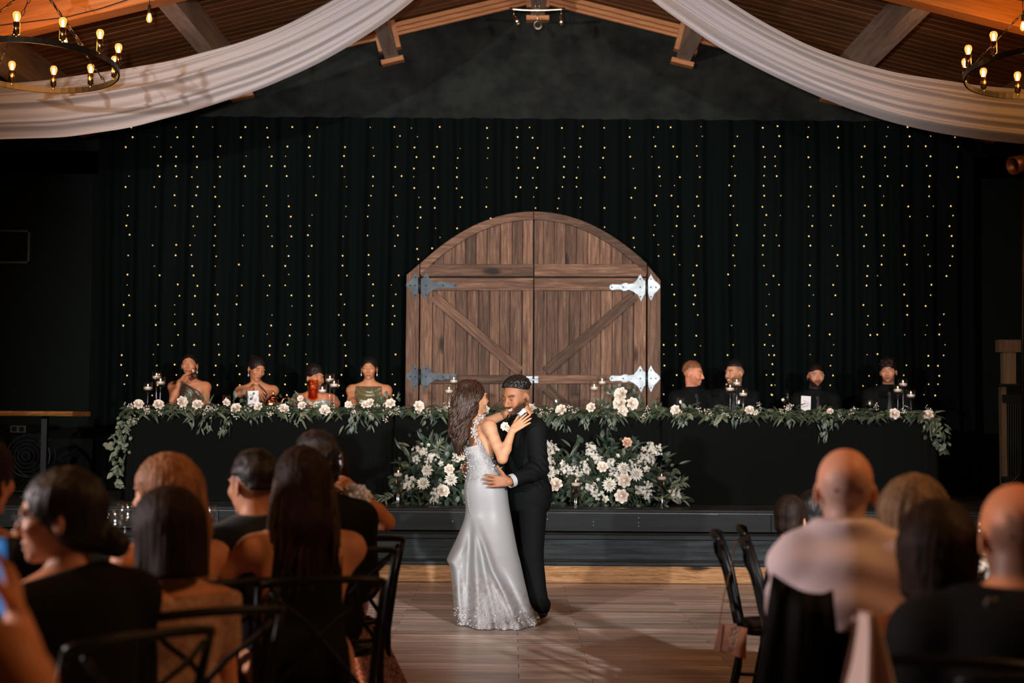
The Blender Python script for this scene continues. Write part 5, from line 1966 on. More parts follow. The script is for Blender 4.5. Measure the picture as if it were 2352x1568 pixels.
def guest(label, H, face, skin, fem, up=(0, 0, 1), hs=1.0, b=1.0, torso_f=None, arms=None, hands=None, paint=None, hd=None, tl=0.56, floor_z=STG, fineh=0.0038, legs=True, bodyh=0.013, cat='person', neck_off=(0, 0.02, -0.165), neck_r=None, lean=(0, 0.05), grp=None, hw=None, pel=None):
    H = Vector(H)
    if floor_z == STG:
        skin = (skin[0] * 1.04, skin[1] * 0.88, skin[2] * 0.76)
    Rh = frame(face, up)
    tf = Vector(torso_f or (0, -1, 0))
    neck = H + Vector(neck_off) * hs
    pel = Vector(pel) if pel is not None else neck + Vector((lean[0], lean[1], -tl))
    root = thing('person', label, cat, (pel.x, pel.y, floor_z), 0, grp)
    ps = Pose(pel, neck, tf, b, fem, hw)
    S = Sdf()
    ps.torso(S)
    ps.neckhead(S, H, Rh, hs, neck_r or (0.047 if fem else 0.056))
    if legs:
        legs_seated(S, ps, floor_z)
    head_shape(S, H, Rh, hs, fem, **(hd or {}))
    arms = arms or {}
    A = {}
    for side, sh in (('r', ps.shr), ('l', ps.shl)):
        sx = 1 if side == 'r' else -1
        el, wr = arms.get(side) or (sh + ps.r * sx * 0.04 - Vector((0, 0, 0.27)) + ps.f * 0.03, sh + ps.r * sx * -0.02 + ps.f * 0.26 - Vector((0, 0, 0.30)))
        A[side] = (Vector(el), Vector(wr))
        ps.arm(S, sh, el, wr, r=0.85 if fem else 1.0)
    fine = [(H, 0.125 * hs, fineh)]
    hands = hands or {}
    for side in ('r', 'l'):
        w = A[side][1]
        if side in hands:
            hk = dict(hands[side])
            fine.append((w + Vector(hk['fdir']).normalized() * 0.08, 0.1, 0.005))
            hand(S, w, **hk)
        else:
            d = (w - A[side][0]).normalized()
            hand(S, w, d, (0, 0, 1), 1 if side == 'r' else -1, 0.95, (0.3,) * 4)
    pk = dict(H=H, R=Rh, hs=hs, skin=skin, fem=fem)
    pk.update(paint or {})
    sdf_obj('body', S, bodyh, M['skin'], root, fine, skin_fn(skin, pk))
    root_info = dict(root=root, ps=ps, H=H, Rh=Rh, hs=hs, A=A)
    return root_info


def wear(g, name, mat, inf=0.008, sleeves=0.0, clips=(), h=0.011, disp=None, arms=True, legs=False, thick=1.0, floor_z=STG, both=('r', 'l'), collar=None, waist=1.0, bust=True):
    ps = g['ps']
    S = Sdf()
    ps.torso(S, inf, thick=thick, waist=waist, bust=bust)
    if sleeves > 0:
        for side, sh in (('r', ps.shr), ('l', ps.shl)):
            if side in both:
                el, wr = g['A'][side]
                rr_ = 0.85 if ps.fem else 1.0
                if sleeves >= 0.5:
                    ps.arm(S, sh, el, el.lerp(wr, (sleeves - 0.5) * 2), inf + 0.004, r=rr_)
                else:
                    S.cap(sh, Vector(sh).lerp(el, sleeves * 2), 0.053 * rr_ + inf + 0.006, 0.045 * rr_ + inf + 0.006, 0.03)
    if legs:
        legs_seated(S, ps, floor_z, inf + 0.006)
    if collar:
        S.cap(ps.neck - ps.up * 0.03, ps.neck + (g['H'] + g['Rh'] @ Vector((0, -0.03, -0.09)) - ps.neck) * collar, 0.066 * ps.b, 0.062 * ps.b, 0.02)
    for c in clips:
        S.clip(c)
    return sdf_obj(name, S, h, M[mat], g['root'], (), None, disp)


def cut_above(g, z):
    return lambda X, Y, Z: Z - z + 0 * X + 0 * Y


def wrinkle(a, s, seed=0):
    return lambda X, Y, Z: a * vnoise(X, Y, Z, s, seed)


def hair(g, mat, kind, **kw):
    H, R, hs = g['H'], g['Rh'], g['hs']
    p = lambda x, y, z: H + R @ (Vector((x, y, z)) * hs)
    S = Sdf()
    disp = wrinkle(0.0012, 160, 3)
    if kind == 'slick':
        hair_cap(S, H, R, hs, kw.get('t', 0.005), line=kw.get('line', -0.008), low=kw.get('low', -0.05))
        if kw.get('bun'):
            S.ell(p(*kw['bun']), [0.035 * hs, 0.035 * hs, 0.033 * hs], R, 0.012)
    elif kind == 'short':
        hair_cap(S, H, R, hs, kw.get('t', 0.006), top=kw.get('top', 0.012), low=kw.get('low', 0.035), line=kw.get('line', -0.012))
        disp = wrinkle(kw.get('d', 0.0025), 120, 4)
        if kw.get('fringe'):
            for k in range(7):
                x = -0.05 + k * 0.017
                S.cap(p(x, 0.04, 0.1), p(x * 1.05 + 0.004 * (k % 3), 0.083 - abs(x) * 0.25, 0.06 - 0.008 * (k % 2)), 0.02 * hs, 0.008 * hs, 0.01)
    return sdf_obj('hair', S, kw.get('h', 0.0065), M[mat], g['root'], (), None, disp)


def earring(g, side, drop=0.028):
    H, R, hs = g['H'], g['Rh'], g['hs']
    p = H + R @ (Vector((side * 0.079, -0.004, -0.044)) * hs)
    b = MB().ell(p, (0.003, 0.003, 0.003), 6, 4)
    b.tube([p, p - Vector((0, 0, drop * 0.5))], 0.0012, 4)
    b.ell(p - Vector((0, 0, drop)), (0.006, 0.006, 0.013), 8, 6)
    b.build('earring', M['pearl'], g['root'], True)


def boutonniere(g, off, sc=0.55):
    ps = g['ps']
    c = ps.pel.lerp(ps.neck, off[2]) + ps.r * off[0] + ps.f * off[1]
    root = g['root']
    bt = MB().ell(c, (0.006, 0.006, 0.02), 6, 4).build('boutonniere', M['stalk'], root, True)
    o = origin_of(root)
    rr = random.Random(5)
    R = ps.f.to_track_quat('Z', 'Y')
    link('rose', FM['rose'][0], bt, c + ps.f * 0.012 + Vector((0, 0, 0.012)) - o, R, sc)
    link('filler_blossoms', FM['berries'][0], bt, c + ps.f * 0.012 + Vector((0.015, 0, -0.012)) - o, R, sc * 0.7)
    for k in range(3):
        link('leaf', LM['leaf', 4], bt, c - o, lrot((rr.uniform(-1, 1), -0.3, rr.uniform(-0.5, 1)), ps.f).to_quaternion(), 0.7)


def tie(g, w=0.03):
    ps = g['ps']
    a = ps.neck + ps.f * 0.07 * ps.b - ps.up * 0.035
    b_ = MB()
    pts = []
    for i, (d, yy, ww) in enumerate(((0.0, 0.075, 0.014), (0.03, 0.085, 0.017), (0.045, 0.1, 0.011), (0.2, 0.135, 0.026), (0.33, 0.13, 0.034))):
        c = ps.neck - ps.up * (0.03 + d) + ps.f * (yy + 0.024)
        pts.append([c - ps.r * ww, c + ps.f * 0.004, c + ps.r * ww])
    b_.grid(pts).build('tie', M['tie'], g['root'], True)


YP = 14.32
# -- bridesmaid drinking
sk = (0.5, 0.255, 0.155)
H = P(435, 838, YP)
g = guest('seated woman in a one-shoulder bronze satin dress drinking from a glass', H, (0.06, -1, 0.1), sk, True, arms={'r': (P(397, 921, YP - 0.22), P(412, 876, YP - 0.22)), 'l': (P(474, 925, YP - 0.1), P(455, 940, YP - 0.3))},
          hands={'r': dict(fdir=(0.6, -0.25, 0.75), back=(-0.75, -0.35, 0.6), thumb=1, sc=0.9, curl=(0.35, 0.4, 0.45, 0.5), spread=0.05, tout=0.5)}, paint=dict(eye='open', lip=(0.32, 0.1, 0.08)))
ps = g['ps']
wear(g, 'dress', 'satin_bronze', 0.007, 0, [planef(ps.neck + Vector((-0.055, 0, 0.005)), (0.62, 0, 1)), planef(ps.pel + Vector((0, 0, 0.0)), (0, 0, -1)), planef(ps.shr + Vector((-0.005, 0, 0)), (-1, 0, 0.25))], disp=lambda X, Y, Z: 0.005 * np.sin((X * 0.8 + Z) * 95 + 3 * np.sin(X * 20)))
hair(g, 'hair_dark', 'slick', bun=(0, -0.11, -0.03))
earring(g, -1, 0.03)
gp = P(446, 864, YP - 0.16)
tumbler(gp + Vector((0.0, 0.03, -0.02)), 'tumbler of dark drink tipped at the first bridesmaid\'s mouth', 0.1, 0.034, 'cola', 'tumblers', rotm(0.9, 0.1, 0))
# -- bridesmaid reaching
sk = (0.47, 0.245, 0.15)
H = P(590, 847, YP)
g = guest('seated woman with updo and dark halter top reaching over the table', H, (0.55, -0.78, -0.28), sk, True, up=(0.1, 0.1, 1), torso_f=(0.3, -0.95, 0), arms={'r': (P(552, 905, YP - 0.22), P(588, 888, YP - 0.42)), 'l': (P(622, 918, YP - 0.05), P(640, 935, YP - 0.3))},
          hands={'r': dict(fdir=(0.45, -0.3, -0.85), back=(0.35, -0.8, 0.45), thumb=-1, sc=0.95, curl=(0.12, 0.15, 0.18, 0.2), spread=0.14, tout=0.6)}, paint=dict(eye='closed', lip=(0.3, 0.1, 0.08)))
ps = g['ps']
wear(g, 'dress', 'green_dark', 0.007, 0, [planef(ps.neck + Vector((-0.07, 0, -0.03)), (-0.8, 0, 0.7)), planef(ps.neck + Vector((0.07, 0, -0.03)), (0.8, 0, 0.7)), planef(ps.pel, (0, 0, -1)), lambda X, Y, Z: 0.02 - np.hypot(X - ps.neck.x, (Z - ps.neck.z) * 0.6) + 0 * Y])
hair(g, 'hair_dark', 'slick', bun=(0.02, -0.1, 0.09), t=0.011, low=-0.02)
earring(g, 1, 0.035)
a, b = g['A']['r']
MB().tube([a.lerp(b, 0.86) + Matrix.Rotation(t * 0.524, 3, (b - a).normalized()) @ ((b - a).orthogonal().normalized() * 0.036) for t in range(12)], 0.003, 5, False, True).build('bracelet', M['gold'], g['root'], True)
# -- short-haired bridesmaid
sk = (0.5, 0.265, 0.16)
H = P(724, 866, YP)
g = guest('seated woman with cropped dark hair and pale sage puff-sleeved satin dress', H, (0.62, -0.76, -0.05), sk, True, up=(-0.08, 0, 1), arms={'r': (P(672, 922, YP - 0.1), P(702, 930, YP - 0.34)), 'l': (P(772, 925, YP - 0.1), P(770, 938, YP - 0.36))}, paint=dict(eye='open', smile=0.6), hd=dict(smile=0.6))
ps = g['ps']
wear(g, 'dress', 'satin_sage', 0.010, 0.42, [planef(ps.neck - Vector((0, 0, 0.035)), (0, -0.45, 1)), planef(ps.pel, (0, 0, -1))], disp=lambda X, Y, Z: 0.006 * np.sin(X * 70 + Z * 50))
hair(g, 'hair_dark', 'short', top=0.02, low=0.0, t=0.009, d=0.004, line=-0.02)
# -- bridesmaid in the olive cowl dress
sk = (0.5, 0.275, 0.17)
H = P(848, 845, YP)
g = guest('seated woman in a sleeveless olive satin cowl-neck dress with centre-parted hair', H, (0.0, -1, -0.08), sk, True, arms={'r': (P(806, 918, YP - 0.06), P(818, 938, YP - 0.3)), 'l': (P(893, 918, YP - 0.06), P(884, 940, YP - 0.3))}, b=1.06, paint=dict(eye='closed', lip=(0.3, 0.1, 0.08)))
ps = g['ps']
cb_ = ps.neck + Vector((0, -0.06, -0.028))
wear(g, 'dress', 'satin_olive', 0.014, 0.12, [planef(ps.neck - Vector((0, 0, 0.012)), (0, -0.12, 1)), planef(ps.pel, (0, 0, -1)), planef(ps.shr + Vector((0.04, 0, 0)), (-1, 0, 0.1)), planef(ps.shl - Vector((0.04, 0, 0)), (1, 0, 0.1))],
     disp=lambda X, Y, Z: 0.007 * np.sin(np.hypot(X - cb_.x - 0.02, (Z - cb_.z - 0.12) * 0.9) * 75) * np.clip((cb_.y - Y + 0.05) / 0.05, 0, 1), h=0.009)
hair(g, 'hair_black', 'slick', bun=(0, -0.11, -0.04), t=0.008, line=-0.016)
earring(g, -1, 0.024)
earring(g, 1, 0.024)
# -- groomsmen
men = [
    ('seated man with ginger hair and beard in black suit, turned towards his neighbour', (1592, 858), (0.9, -0.42, -0.08), (0.6, 0.29, 0.2), 'hair_ginger', dict(top=0.014, low=0.05, line=0.012, t=0.004), dict(eye='open', beard=0.45, stub=(0.2, 0.08, 0.04), fade=((0.28, 0.13, 0.08), 0.0, 0.06), smile=0.7, brow=(0.2, 0.09, 0.05)), dict(smile=0.7), (0.25, -0.97, 0), (0.1, 0, 1)),
    ('seated man with dark moustache in black suit, smiling at the ginger-haired man', (1688, 856), (-0.85, -0.52, 0.0), (0.5, 0.29, 0.2), 'hair_black', dict(top=0.022, low=0.055, line=-0.004, t=0.005), dict(eye='open', beard=0.6, stub=(0.05, 0.03, 0.02), fade=((0.16, 0.1, 0.075), -0.01, 0.06), smile=0.8), dict(smile=0.8), (-0.2, -0.98, 0), (0, 0, 1)),
    ('seated man with clear glasses and dark full beard in black suit', (1874, 863), (0.0, -1, 0.0), (0.52, 0.26, 0.18), 'hair_black', dict(top=0.006, low=0.03, line=-0.01, t=0.006), dict(eye='open', beard=0.97, stub=(0.012, 0.008, 0.007), open_=0.6), dict(open_=0.6), (0, -1, 0), (0, 0, 1)),
    ('seated man with dark tousled fringe and light beard in black suit', (2040, 853), (-0.36, -0.92, 0.02), (0.6, 0.34, 0.25), 'hair_dark', dict(top=0.024, low=0.0, line=-0.026, t=0.011, fringe=True, d=0.004), dict(eye='open', beard=0.5, stub=(0.1, 0.05, 0.035), open_=0.5), dict(open_=0.5), (-0.1, -1, 0), (-0.05, 0, 1)),
]
M['clearframe'] = plain('clear_spectacle_frame', (0.6, 0.5, 0.42), 0.2, 0.2)
for mi, (lb, hp, face, sk, hm, hk, pt, hd, tf, up) in enumerate(men):
    H = P(hp[0], hp[1], YP)
    g = guest(lb, H, face, sk, False, up, 1.02, torso_f=tf, paint=pt, hd=hd)
    ps = g['ps']
    wear(g, 'suit_jacket', 'suit', 0.02, 0.96, [planef(ps.neck + Vector((0, 0, 0.03)), (0, 0.15, 1))], legs=True, disp=wrinkle(0.003, 26, mi))
    S = Sdf()
    S.cap(ps.neck - ps.up * 0.02, ps.neck + ps.up * 0.045, 0.069, 0.064, 0.01)
    S.clip(planef(ps.neck + ps.up * 0.045, (0, -0.1, 1)))
    sdf_obj('shirt_collar', S, 0.008, M['blackmat'], g['root'])
    tie(g)
    if mi < 3:
        boutonniere(g, (-0.1, 0.155, 0.62))
    hair(g, hm, 'short', **hk)
    if mi == 2:
        R, hs = g['Rh'], g['hs']
        p = lambda x, y, z: H + R @ (Vector((x, y, z)) * hs)
        sp = MB()
        for sx in (-1, 1):
            sp.tube([p(sx * 0.034 + 0.026 * math.cos(t * 0.393), 0.099 - 0.006 * abs(math.cos(t * 0.393)), 0.017 * math.sin(t * 0.393)) for t in range(16)], 0.002, 5, False, True)
            sp.tube([p(sx * 0.06, 0.094, 0.008), p(sx * 0.08, 0.0, 0.012)], 0.0018, 5)
        sp.tube([p(-0.009, 0.101, 0.004), p(0.009, 0.101, 0.004)], 0.002, 5)
        gl = sp.build('spectacles', M['clearframe'], g['root'], True)
        ln = MB()
        for sx in (-1, 1):
            ln.add([p(sx * 0.034 + 0.024 * math.cos(t * 0.524), 0.098, 0.0155 * math.sin(t * 0.524)) for t in range(12)], [tuple(range(12))])
        ln.build('lens', M['glass'], gl)
# chairs behind the head table
for px, lb in ((1126, 'empty black chair behind the table at the bride\'s place'), (1302, 'empty black chair behind the table right of the groom')):
    make_chair(lb, (PX(px, 14.35), 14.42, STG), math.pi, 'black cross-back chairs')
for px, lb in ((435, 'drinking woman'), (590, 'reaching woman'), (724, 'short-haired woman'), (848, 'woman in olive cowl-neck dress'), (1592, 'ginger-haired man'), (1688, 'man with moustache'), (1874, 'man with spectacles'), (2040, 'man with tousled fringe')):
    make_chair('black cross-back chair under the seated %s' % lb, (PX(px, 14.35), 14.45, STG), math.pi, 'black cross-back chairs')
# ------------------------------------------------------------------ the couple
M['shirtwhite'] = plain('white_shirt', (0.4, 0.41, 0.43), 0.6)
M['bridehair'] = hairmat('chestnut_hair', (0.007, 0.0035, 0.0025), (0.055, 0.024, 0.013), 0.36, 90, 2, 0.35)
M['lace'] = plain('white_lace', (0.31, 0.3, 0.295), 0.55, 0, 0.3)
M['dress'] = painted('white_satin_dress', 0.42, 0.35)
M['curl'] = plain('black_curls', (0.005, 0.004, 0.004), 0.45, 0, 0.4, (0.013, 0.01, 0.009), 90)
M['shoe'] = plain('black_leather', (0.006, 0.006, 0.006), 0.25)

# ---- groom
sk = (0.32, 0.145, 0.077)
GH = P(1187, 909, 10.12)
GRh = frame((-0.68, -0.68, -0.28), (0.03, 0.0, 1))
groom = thing('person', 'bearded groom in black tuxedo dancing with his arms around the bride', 'person', (P(1228, 1405, 10.1).x, 10.1, 0))
gps = Pose(P(1213, 1128, 10.17), P(1207, 960, 10.17), (-0.9, -0.36, 0), 1.0, False, 0.175)
ghs = 1.1
S = Sdf()
gps.torso(S)
gps.neckhead(S, GH, GRh, ghs, 0.058)
head_shape(S, GH, GRh, ghs, False, 0.9, 1.1, 1.05)
gL = (P(1240, 1078, 9.97), P(1169, 1106, 9.80))
gR = (P(1178, 1068, 10.4), P(1090, 1078, 10.13))
gps.arm(S, gps.shl, *gL)
gps.arm(S, gps.shr, *gR)
hand(S, gL[1], (-1, 0.01, 0.03), (0, -1, 0.05), 1, 1.06, (0.05, 0.05, 0.06, 0.08), 0.13, 0.1, 0.85, 1.05)
hand(S, gR[1], (-0.75, -0.66, -0.02), (-0.66, 0.75, 0), -1, 1.0, (0.5, 0.5, 0.5, 0.5), 0.1, 0.3, 0.4, 1.05)
gk, ga = {}, {}
for sx, kp, ap in ((1, P(1206, 1272, 10.26), P(1224, 1392, 10.27)), (-1, P(1222, 1272, 10.06), P(1238, 1394, 10.02))):
    hip = gps.pel + gps.r * sx * 0.09 - gps.up * 0.03
    gk[sx], ga[sx] = kp, Vector((ap.x, ap.y, 0.09))
    S.cap(hip, kp, 0.085, 0.058, 0.03)
    S.cap(kp, ga[sx], 0.058, 0.04, 0.02)
    S.cap(ga[sx], ga[sx] + Vector((-0.12, -0.05, -0.05)), 0.038, 0.03, 0.02)
pk = dict(H=GH, R=GRh, hs=ghs, skin=sk, brow=(0.02, 0.01, 0.006), eye='closed', beard=0.93, stub=(0.022, 0.012, 0.008), fade=((0.15, 0.08, 0.05), -0.02, 0.055), smile=0.95, lip=(0.34, 0.13, 0.09))
sdf_obj('body', S, 0.012, M['skin'], groom, [(GH, 0.135, 0.003), (gL[1] + Vector((-0.1, 0, 0)), 0.12, 0.0034), (gR[1] + Vector((-0.07, -0.06, 0)), 0.09, 0.0045)], skin_fn(sk, pk))
# curls
S = Sdf()
p = lambda x, y, z: GH + GRh @ (Vector((x, y, z)) * ghs)
S.ell(p(0, -0.012, 0.058), [0.079 * ghs, 0.1 * ghs, 0.072 * ghs], GRh, 0.01)
S.ell(p(0, 0.112, 0.0), [0.085 * ghs, 0.06 * ghs, 0.072 * ghs], GRh, 0.01, True)
rr = random.Random(3)
for k in range(520):
    a, e = rr.uniform(0, 6.283), rr.uniform(-0.12, 1.45)
    d = Vector((math.cos(a) * math.cos(e), math.sin(a) * math.cos(e), math.sin(e)))
    q = Vector((d.x * 0.078, -0.012 + d.y * 0.099, 0.058 + d.z * 0.07))
    if q.y > 0.05 and q.z < 0.07:
        continue
    S.ell(p(*q), [rr.uniform(0.006, 0.0105)] * 3, None, 0.0022)
A_, Hn = np.array(GRh, np.float32), np.array(GH, np.float32)


def curlcut(X, Y, Z):
    x, y, z = X - Hn[0], Y - Hn[1], Z - Hn[2]
    yl = x * A_[0, 1] + y * A_[1, 1] + z * A_[2, 1]
    zl = x * A_[0, 2] + y * A_[1, 2] + z * A_[2, 2]
    return (0.05 + 0.42 * yl) - zl


S.clip(curlcut)
sdf_obj('hair', S, 0.0032, M['curl'], groom)
# tuxedo
gn, gRm = np.array(gps.neck, np.float32), np.array(gps.R, np.float32)


def gl(X, Y, Z):
    x, y, z = X - gn[0], Y - gn[1], Z - gn[2]
    return [x * gRm[0, i] + y * gRm[1, i] + z * gRm[2, i] for i in range(3)]


def vcut(X, Y, Z):
    x, y, z = gl(X, Y, Z)
    w = np.clip(0.062 + 0.2 * z, 0, 0.09)
    return np.where((y > 0.0) & (z > -0.3), w - np.abs(x), -1.0)


hemz = P(1212, 1174, 10.1).z
S = Sdf()
gps.torso(S, 0.024, thick=1.05)
S.ell(gps.pel - gps.up * 0.08, [0.19, 0.148, 0.2], gps.R, 0.06)
gps.arm(S, gps.shl, gL[0], gL[0].lerp(gL[1], 0.74), 0.022)
gps.arm(S, gps.shr, gR[0], gR[0].lerp(gR[1], 0.85), 0.022)
S.clip(planef((0, 0, hemz), (0.02, 0, -1)))
S.clip(planef(gps.neck + gps.up * 0.04, gps.up + gps.f * -0.1))
S.clip(vcut)


def jdisp(X, Y, Z):
    e = np.exp(-((X - gL[0].x) ** 2 + (Z - gL[0].z) ** 2) / 0.02)
    return 0.0025 * vnoise(X, Y, Z, 30, 2) + e * 0.006 * np.sin((Z * 1.0 + X * 0.5) * 120 + 3 * np.sin(X * 30))


sdf_obj('tuxedo_jacket', S, 0.0085, M['suit'], groom, (), None, jdisp)
S = Sdf()
gps.torso(S, 0.01, thick=1.02)
S.cap(gps.neck - gps.up * 0.03, gps.neck + (GH - gps.neck) * 0.42 + gps.up * 0.0, 0.071, 0.068, 0.012)
S.clip(planef(gps.neck + gps.up * 0.062 + gps.f * 0.0, gps.up - gps.f * 0.25))
S.clip(planef(gps.pel, -gps.up))
sdf_obj('dress_shirt', S, 0.009, M['shirtwhite'], groom)
b_ = MB()
bt = gps.neck + gps.f * 0.088 + gps.up * 0.012
for sx in (-1, 1):
    b_.ell(bt + gps.r * sx * 0.032, (0.03, 0.012, 0.02), 10, 6, gps.R)
b_.ell(bt + gps.f * 0.004, (0.01, 0.013, 0.012), 8, 5, gps.R)
b_.build('bow_tie', M['suit'], groom, True)
# lapel edges
for sx in (-1, 1):
    pts = []
    for i in range(7):
        t = i / 6
        c = gps.neck + gps.up * (0.03 - 0.32 * t) + gps.r * sx * (0.075 - 0.07 * t) + gps.f * (0.075 + 0.075 * math.sin(math.pi * min(1, t * 0.75 + 0.1)))
        o_ = c + gps.r * sx * (0.02 + 0.05 * math.sin(math.pi * t) ** 0.7) - gps.f * 0.012
        pts.append([c, c.lerp(o_, 0.5) + gps.f * 0.01, o_])
    MB().grid(pts).build('lapel', M['black'], groom, True)
# cuff
a_, w_ = gL
c0, c1 = a_.lerp(w_, 0.86), a_.lerp(w_, 0.985)
MB().tube([c0, c1], [0.047, 0.046], 16, False).build('shirt_cuff', M['shirtwhite'], groom, True)
S = Sdf()
S.ell(gps.pel - gps.up * 0.05, [0.17, 0.132, 0.14], gps.R, 0.03)
for sx in (1, -1):
    hip = gps.pel + gps.r * sx * 0.085 - gps.up * 0.06
    S.cap(hip, gk[sx], 0.105, 0.08, 0.03)
    S.cap(gk[sx], ga[sx] - Vector((0, 0, 0.02)), 0.078, 0.067, 0.02)
    S.ell(ga[sx] + Vector((0.012, 0, 0.015)), [0.074, 0.074, 0.05], None, 0.02)
S.clip(planef((0, 0, 0.045), (0, 0, -1)))
S.clip(planef(gps.pel + gps.up * 0.1, gps.up))
sdf_obj('trousers', S, 0.01, M['suit'], groom, (), None, lambda X, Y, Z: 0.004 * np.sin(Z * 60 + 2 * np.sin(X * 25)) * np.clip((0.3 - Z) / 0.25, 0.15, 1))
for sx in (1, -1):
    f_ = Vector((-0.9, -0.4, 0)).normalized()
    c = Vector((ga[sx].x, ga[sx].y, 0.036)) + f_ * 0.07
    S = Sdf()
    S.ell(c, [0.047, 0.135, 0.034], frame(f_), 0.02)
    S.ell(c - f_ * 0.07 + Vector((0, 0, 0.02)), [0.043, 0.065, 0.05], frame(f_), 0.02)
    S.clip(planef((0, 0, 0.003), (0, 0, -1)))
    sdf_obj('shoe', S, 0.008, M['shoe'], groom)
# boutonniere and ring
bq = P(1160, 981, 9.97)
bo = MB().ell(bq, (0.006, 0.006, 0.02), 6, 4).build('boutonniere', M['stalk'], groom, True)
og = origin_of(groom)
link('rose', FM['rose'][1], bo, bq + Vector((0, -0.015, 0.006)) - og, Vector((-0.4, -1, 0.3)).to_track_quat('Z', 'Y'), 0.62)
link('rose', FM['rose'][2], bo, bq + Vector((0.02, -0.012, -0.012)) - og, Vector((0.2, -1, 0.1)).to_track_quat('Z', 'Y'), 0.45)
fk = gL[1] + Vector((-0.1, 0, -0.009))
MB().tube([fk + Vector((-0.012, 0.0115 * math.cos(t * 0.524), -0.004 + 0.0115 * math.sin(t * 0.524))) for t in range(12)], 0.0022, 5, False, True).build('wedding_ring', M['nickel'], groom, True)

# ---- bride
sk = (0.5, 0.275, 0.165)
BH = P(1087, 913, 9.99)
BRh = frame((0.84, 0.52, 0.1), (-0.12, 0, 1))
bride = thing('person', 'bride with long wavy brown hair in a white lace fitted gown, dancing', 'person', (P(1130, 1415, 10.0).x, 10.0, 0))
bps = Pose(P(1115, 1116, 10.0), P(1101, 966, 10.01), (0.86, 0.48, 0), 0.93, True, 0.152)

S = Sdf()
bps.torso(S, -0.008, thick=0.82, bust=False, hip=0.85, waist=0.9)
bps.neckhead(S, BH, BRh, 1.0, 0.047)
head_shape(S, BH, BRh, 1.0, True, 0.9)
bR = (P(1154, 1053, 9.81), P(1177, 988, 9.85))
bL = (P(1166, 948, 10.3), P(1207, 934, 10.13))
bps.arm(S, bps.shr, *bR, r=0.92)
bps.arm(S, bps.shl, *bL, r=0.86)
hand(S, bR[1], (0.76, 0.06, 0.6), (-0.25, -0.9, 0.36), -1, 0.97, (0.08, 0.06, 0.06, 0.1), 0.1, 0.2, 0.55, 0.95)
hand(S, bL[1], (0.55, -0.55, -0.62), (0.55, -0.2, 0.8), -1, 0.93, (0.25, 0.2, 0.2, 0.25), 0.13, 0.3, 0.5, 0.95)
for sx in (1, -1):
    hip = bps.pel + bps.r * sx * 0.08
    kn = hip + Vector((0.04, 0.03, -0.4))
    an = Vector((kn.x - 0.01, kn.y, 0.11))
    S.cap(hip, kn, 0.08, 0.05, 0.03)
    S.cap(kn, an, 0.05, 0.035, 0.02)
    S.cap(an, an + Vector((0.11, 0.06, -0.08)), 0.034, 0.026, 0.02)
sh_, el_ = np.array(bps.shr, np.float32), np.array(bR[0], np.float32)


def tattoo(V, C):
    ba = el_ - sh_
    t = ((V - sh_) @ ba) / float(ba @ ba)
    d = np.linalg.norm(V - sh_ - np.clip(t, 0, 1)[:, None] * ba, axis=1)
    X, Y, Z = V[:, 0], V[:, 1], V[:, 2]
    n = np.abs(np.sin(X * 330 + 3 * np.sin(Z * 170)) * np.sin(Z * 290 + 3 * np.sin(X * 210 + Y * 90)))
    m = np.clip((0.20 - n) / 0.12, 0, 1)
    blob = np.clip(np.sin(t * 26 + 0.6) * 0.8 + 0.35 + 0.6 * np.sin(X * 60), 0, 1)
    z = ((t > -0.1) & (t < 0.92) & (d < 0.075) & (Y < sh_[1] + 0.03)) * blob * m * 0.75
    return C * (1 - z[:, None]) + np.array((0.1, 0.08, 0.07), np.float32) * z[:, None]


pk = dict(H=BH, R=BRh, hs=1.0, skin=sk, fem=True, eye='closed', smile=0.95, lip=(0.4, 0.13, 0.1), brow=(0.03, 0.015, 0.01))
sdf_obj('body', S, 0.011, M['skin'], bride, [(BH, 0.125, 0.003), (bR[1] + Vector((0.06, 0, 0.05)), 0.1, 0.0031), (bL[1] + Vector((0.04, -0.05, -0.04)), 0.09, 0.0045), ((sh_ + el_) / 2, 0.13, 0.004)], skin_fn(sk, pk, tattoo))

# gown: rows of (photo y, left x, right x, half depth, depth centre)
rows_ = [(1020, 1060, 1113, 0.128, 9.99), (1042, 1067, 1128, 0.132, 9.985), (1065, 1076, 1142, 0.128, 9.985), (1080, 1075, 1152, 0.128, 9.985), (1094, 1069, 1161, 0.138, 9.985), (1118, 1064, 1165, 0.15, 9.99), (1145, 1067, 1167, 0.15, 9.99), (1175, 1072, 1172, 0.145, 9.99),
         (1191, 1067, 1175, 0.15, 9.99), (1235, 1049, 1183, 0.19, 9.98), (1270, 1032, 1190, 0.23, 9.97), (1284, 1026, 1194, 0.25, 9.96), (1297, 1033, 1197, 0.26, 9.95), (1330, 1037, 1204, 0.29, 9.94), (1372, 1041, 1214, 0.33, 9.93), (1392, 1043, 1219, 0.36, 9.92), (1406, 1045, 1231, 0.385, 9.91), (1419, 1050, 1240, 0.40, 9.9)]


def rowval(y, c):
    tb_ = [(r[0], r[c]) for r in rows_]
    if 1240 < y < 1310 or y > 1395:
        return lerp_tab(tb_, y)
    w = 22 if y < 1225 else 10
    return sum(lerp_tab(tb_, max(1020, y + w * k / 3)) for k in (-3, -2, -1, 0, 1, 2, 3)) / 7


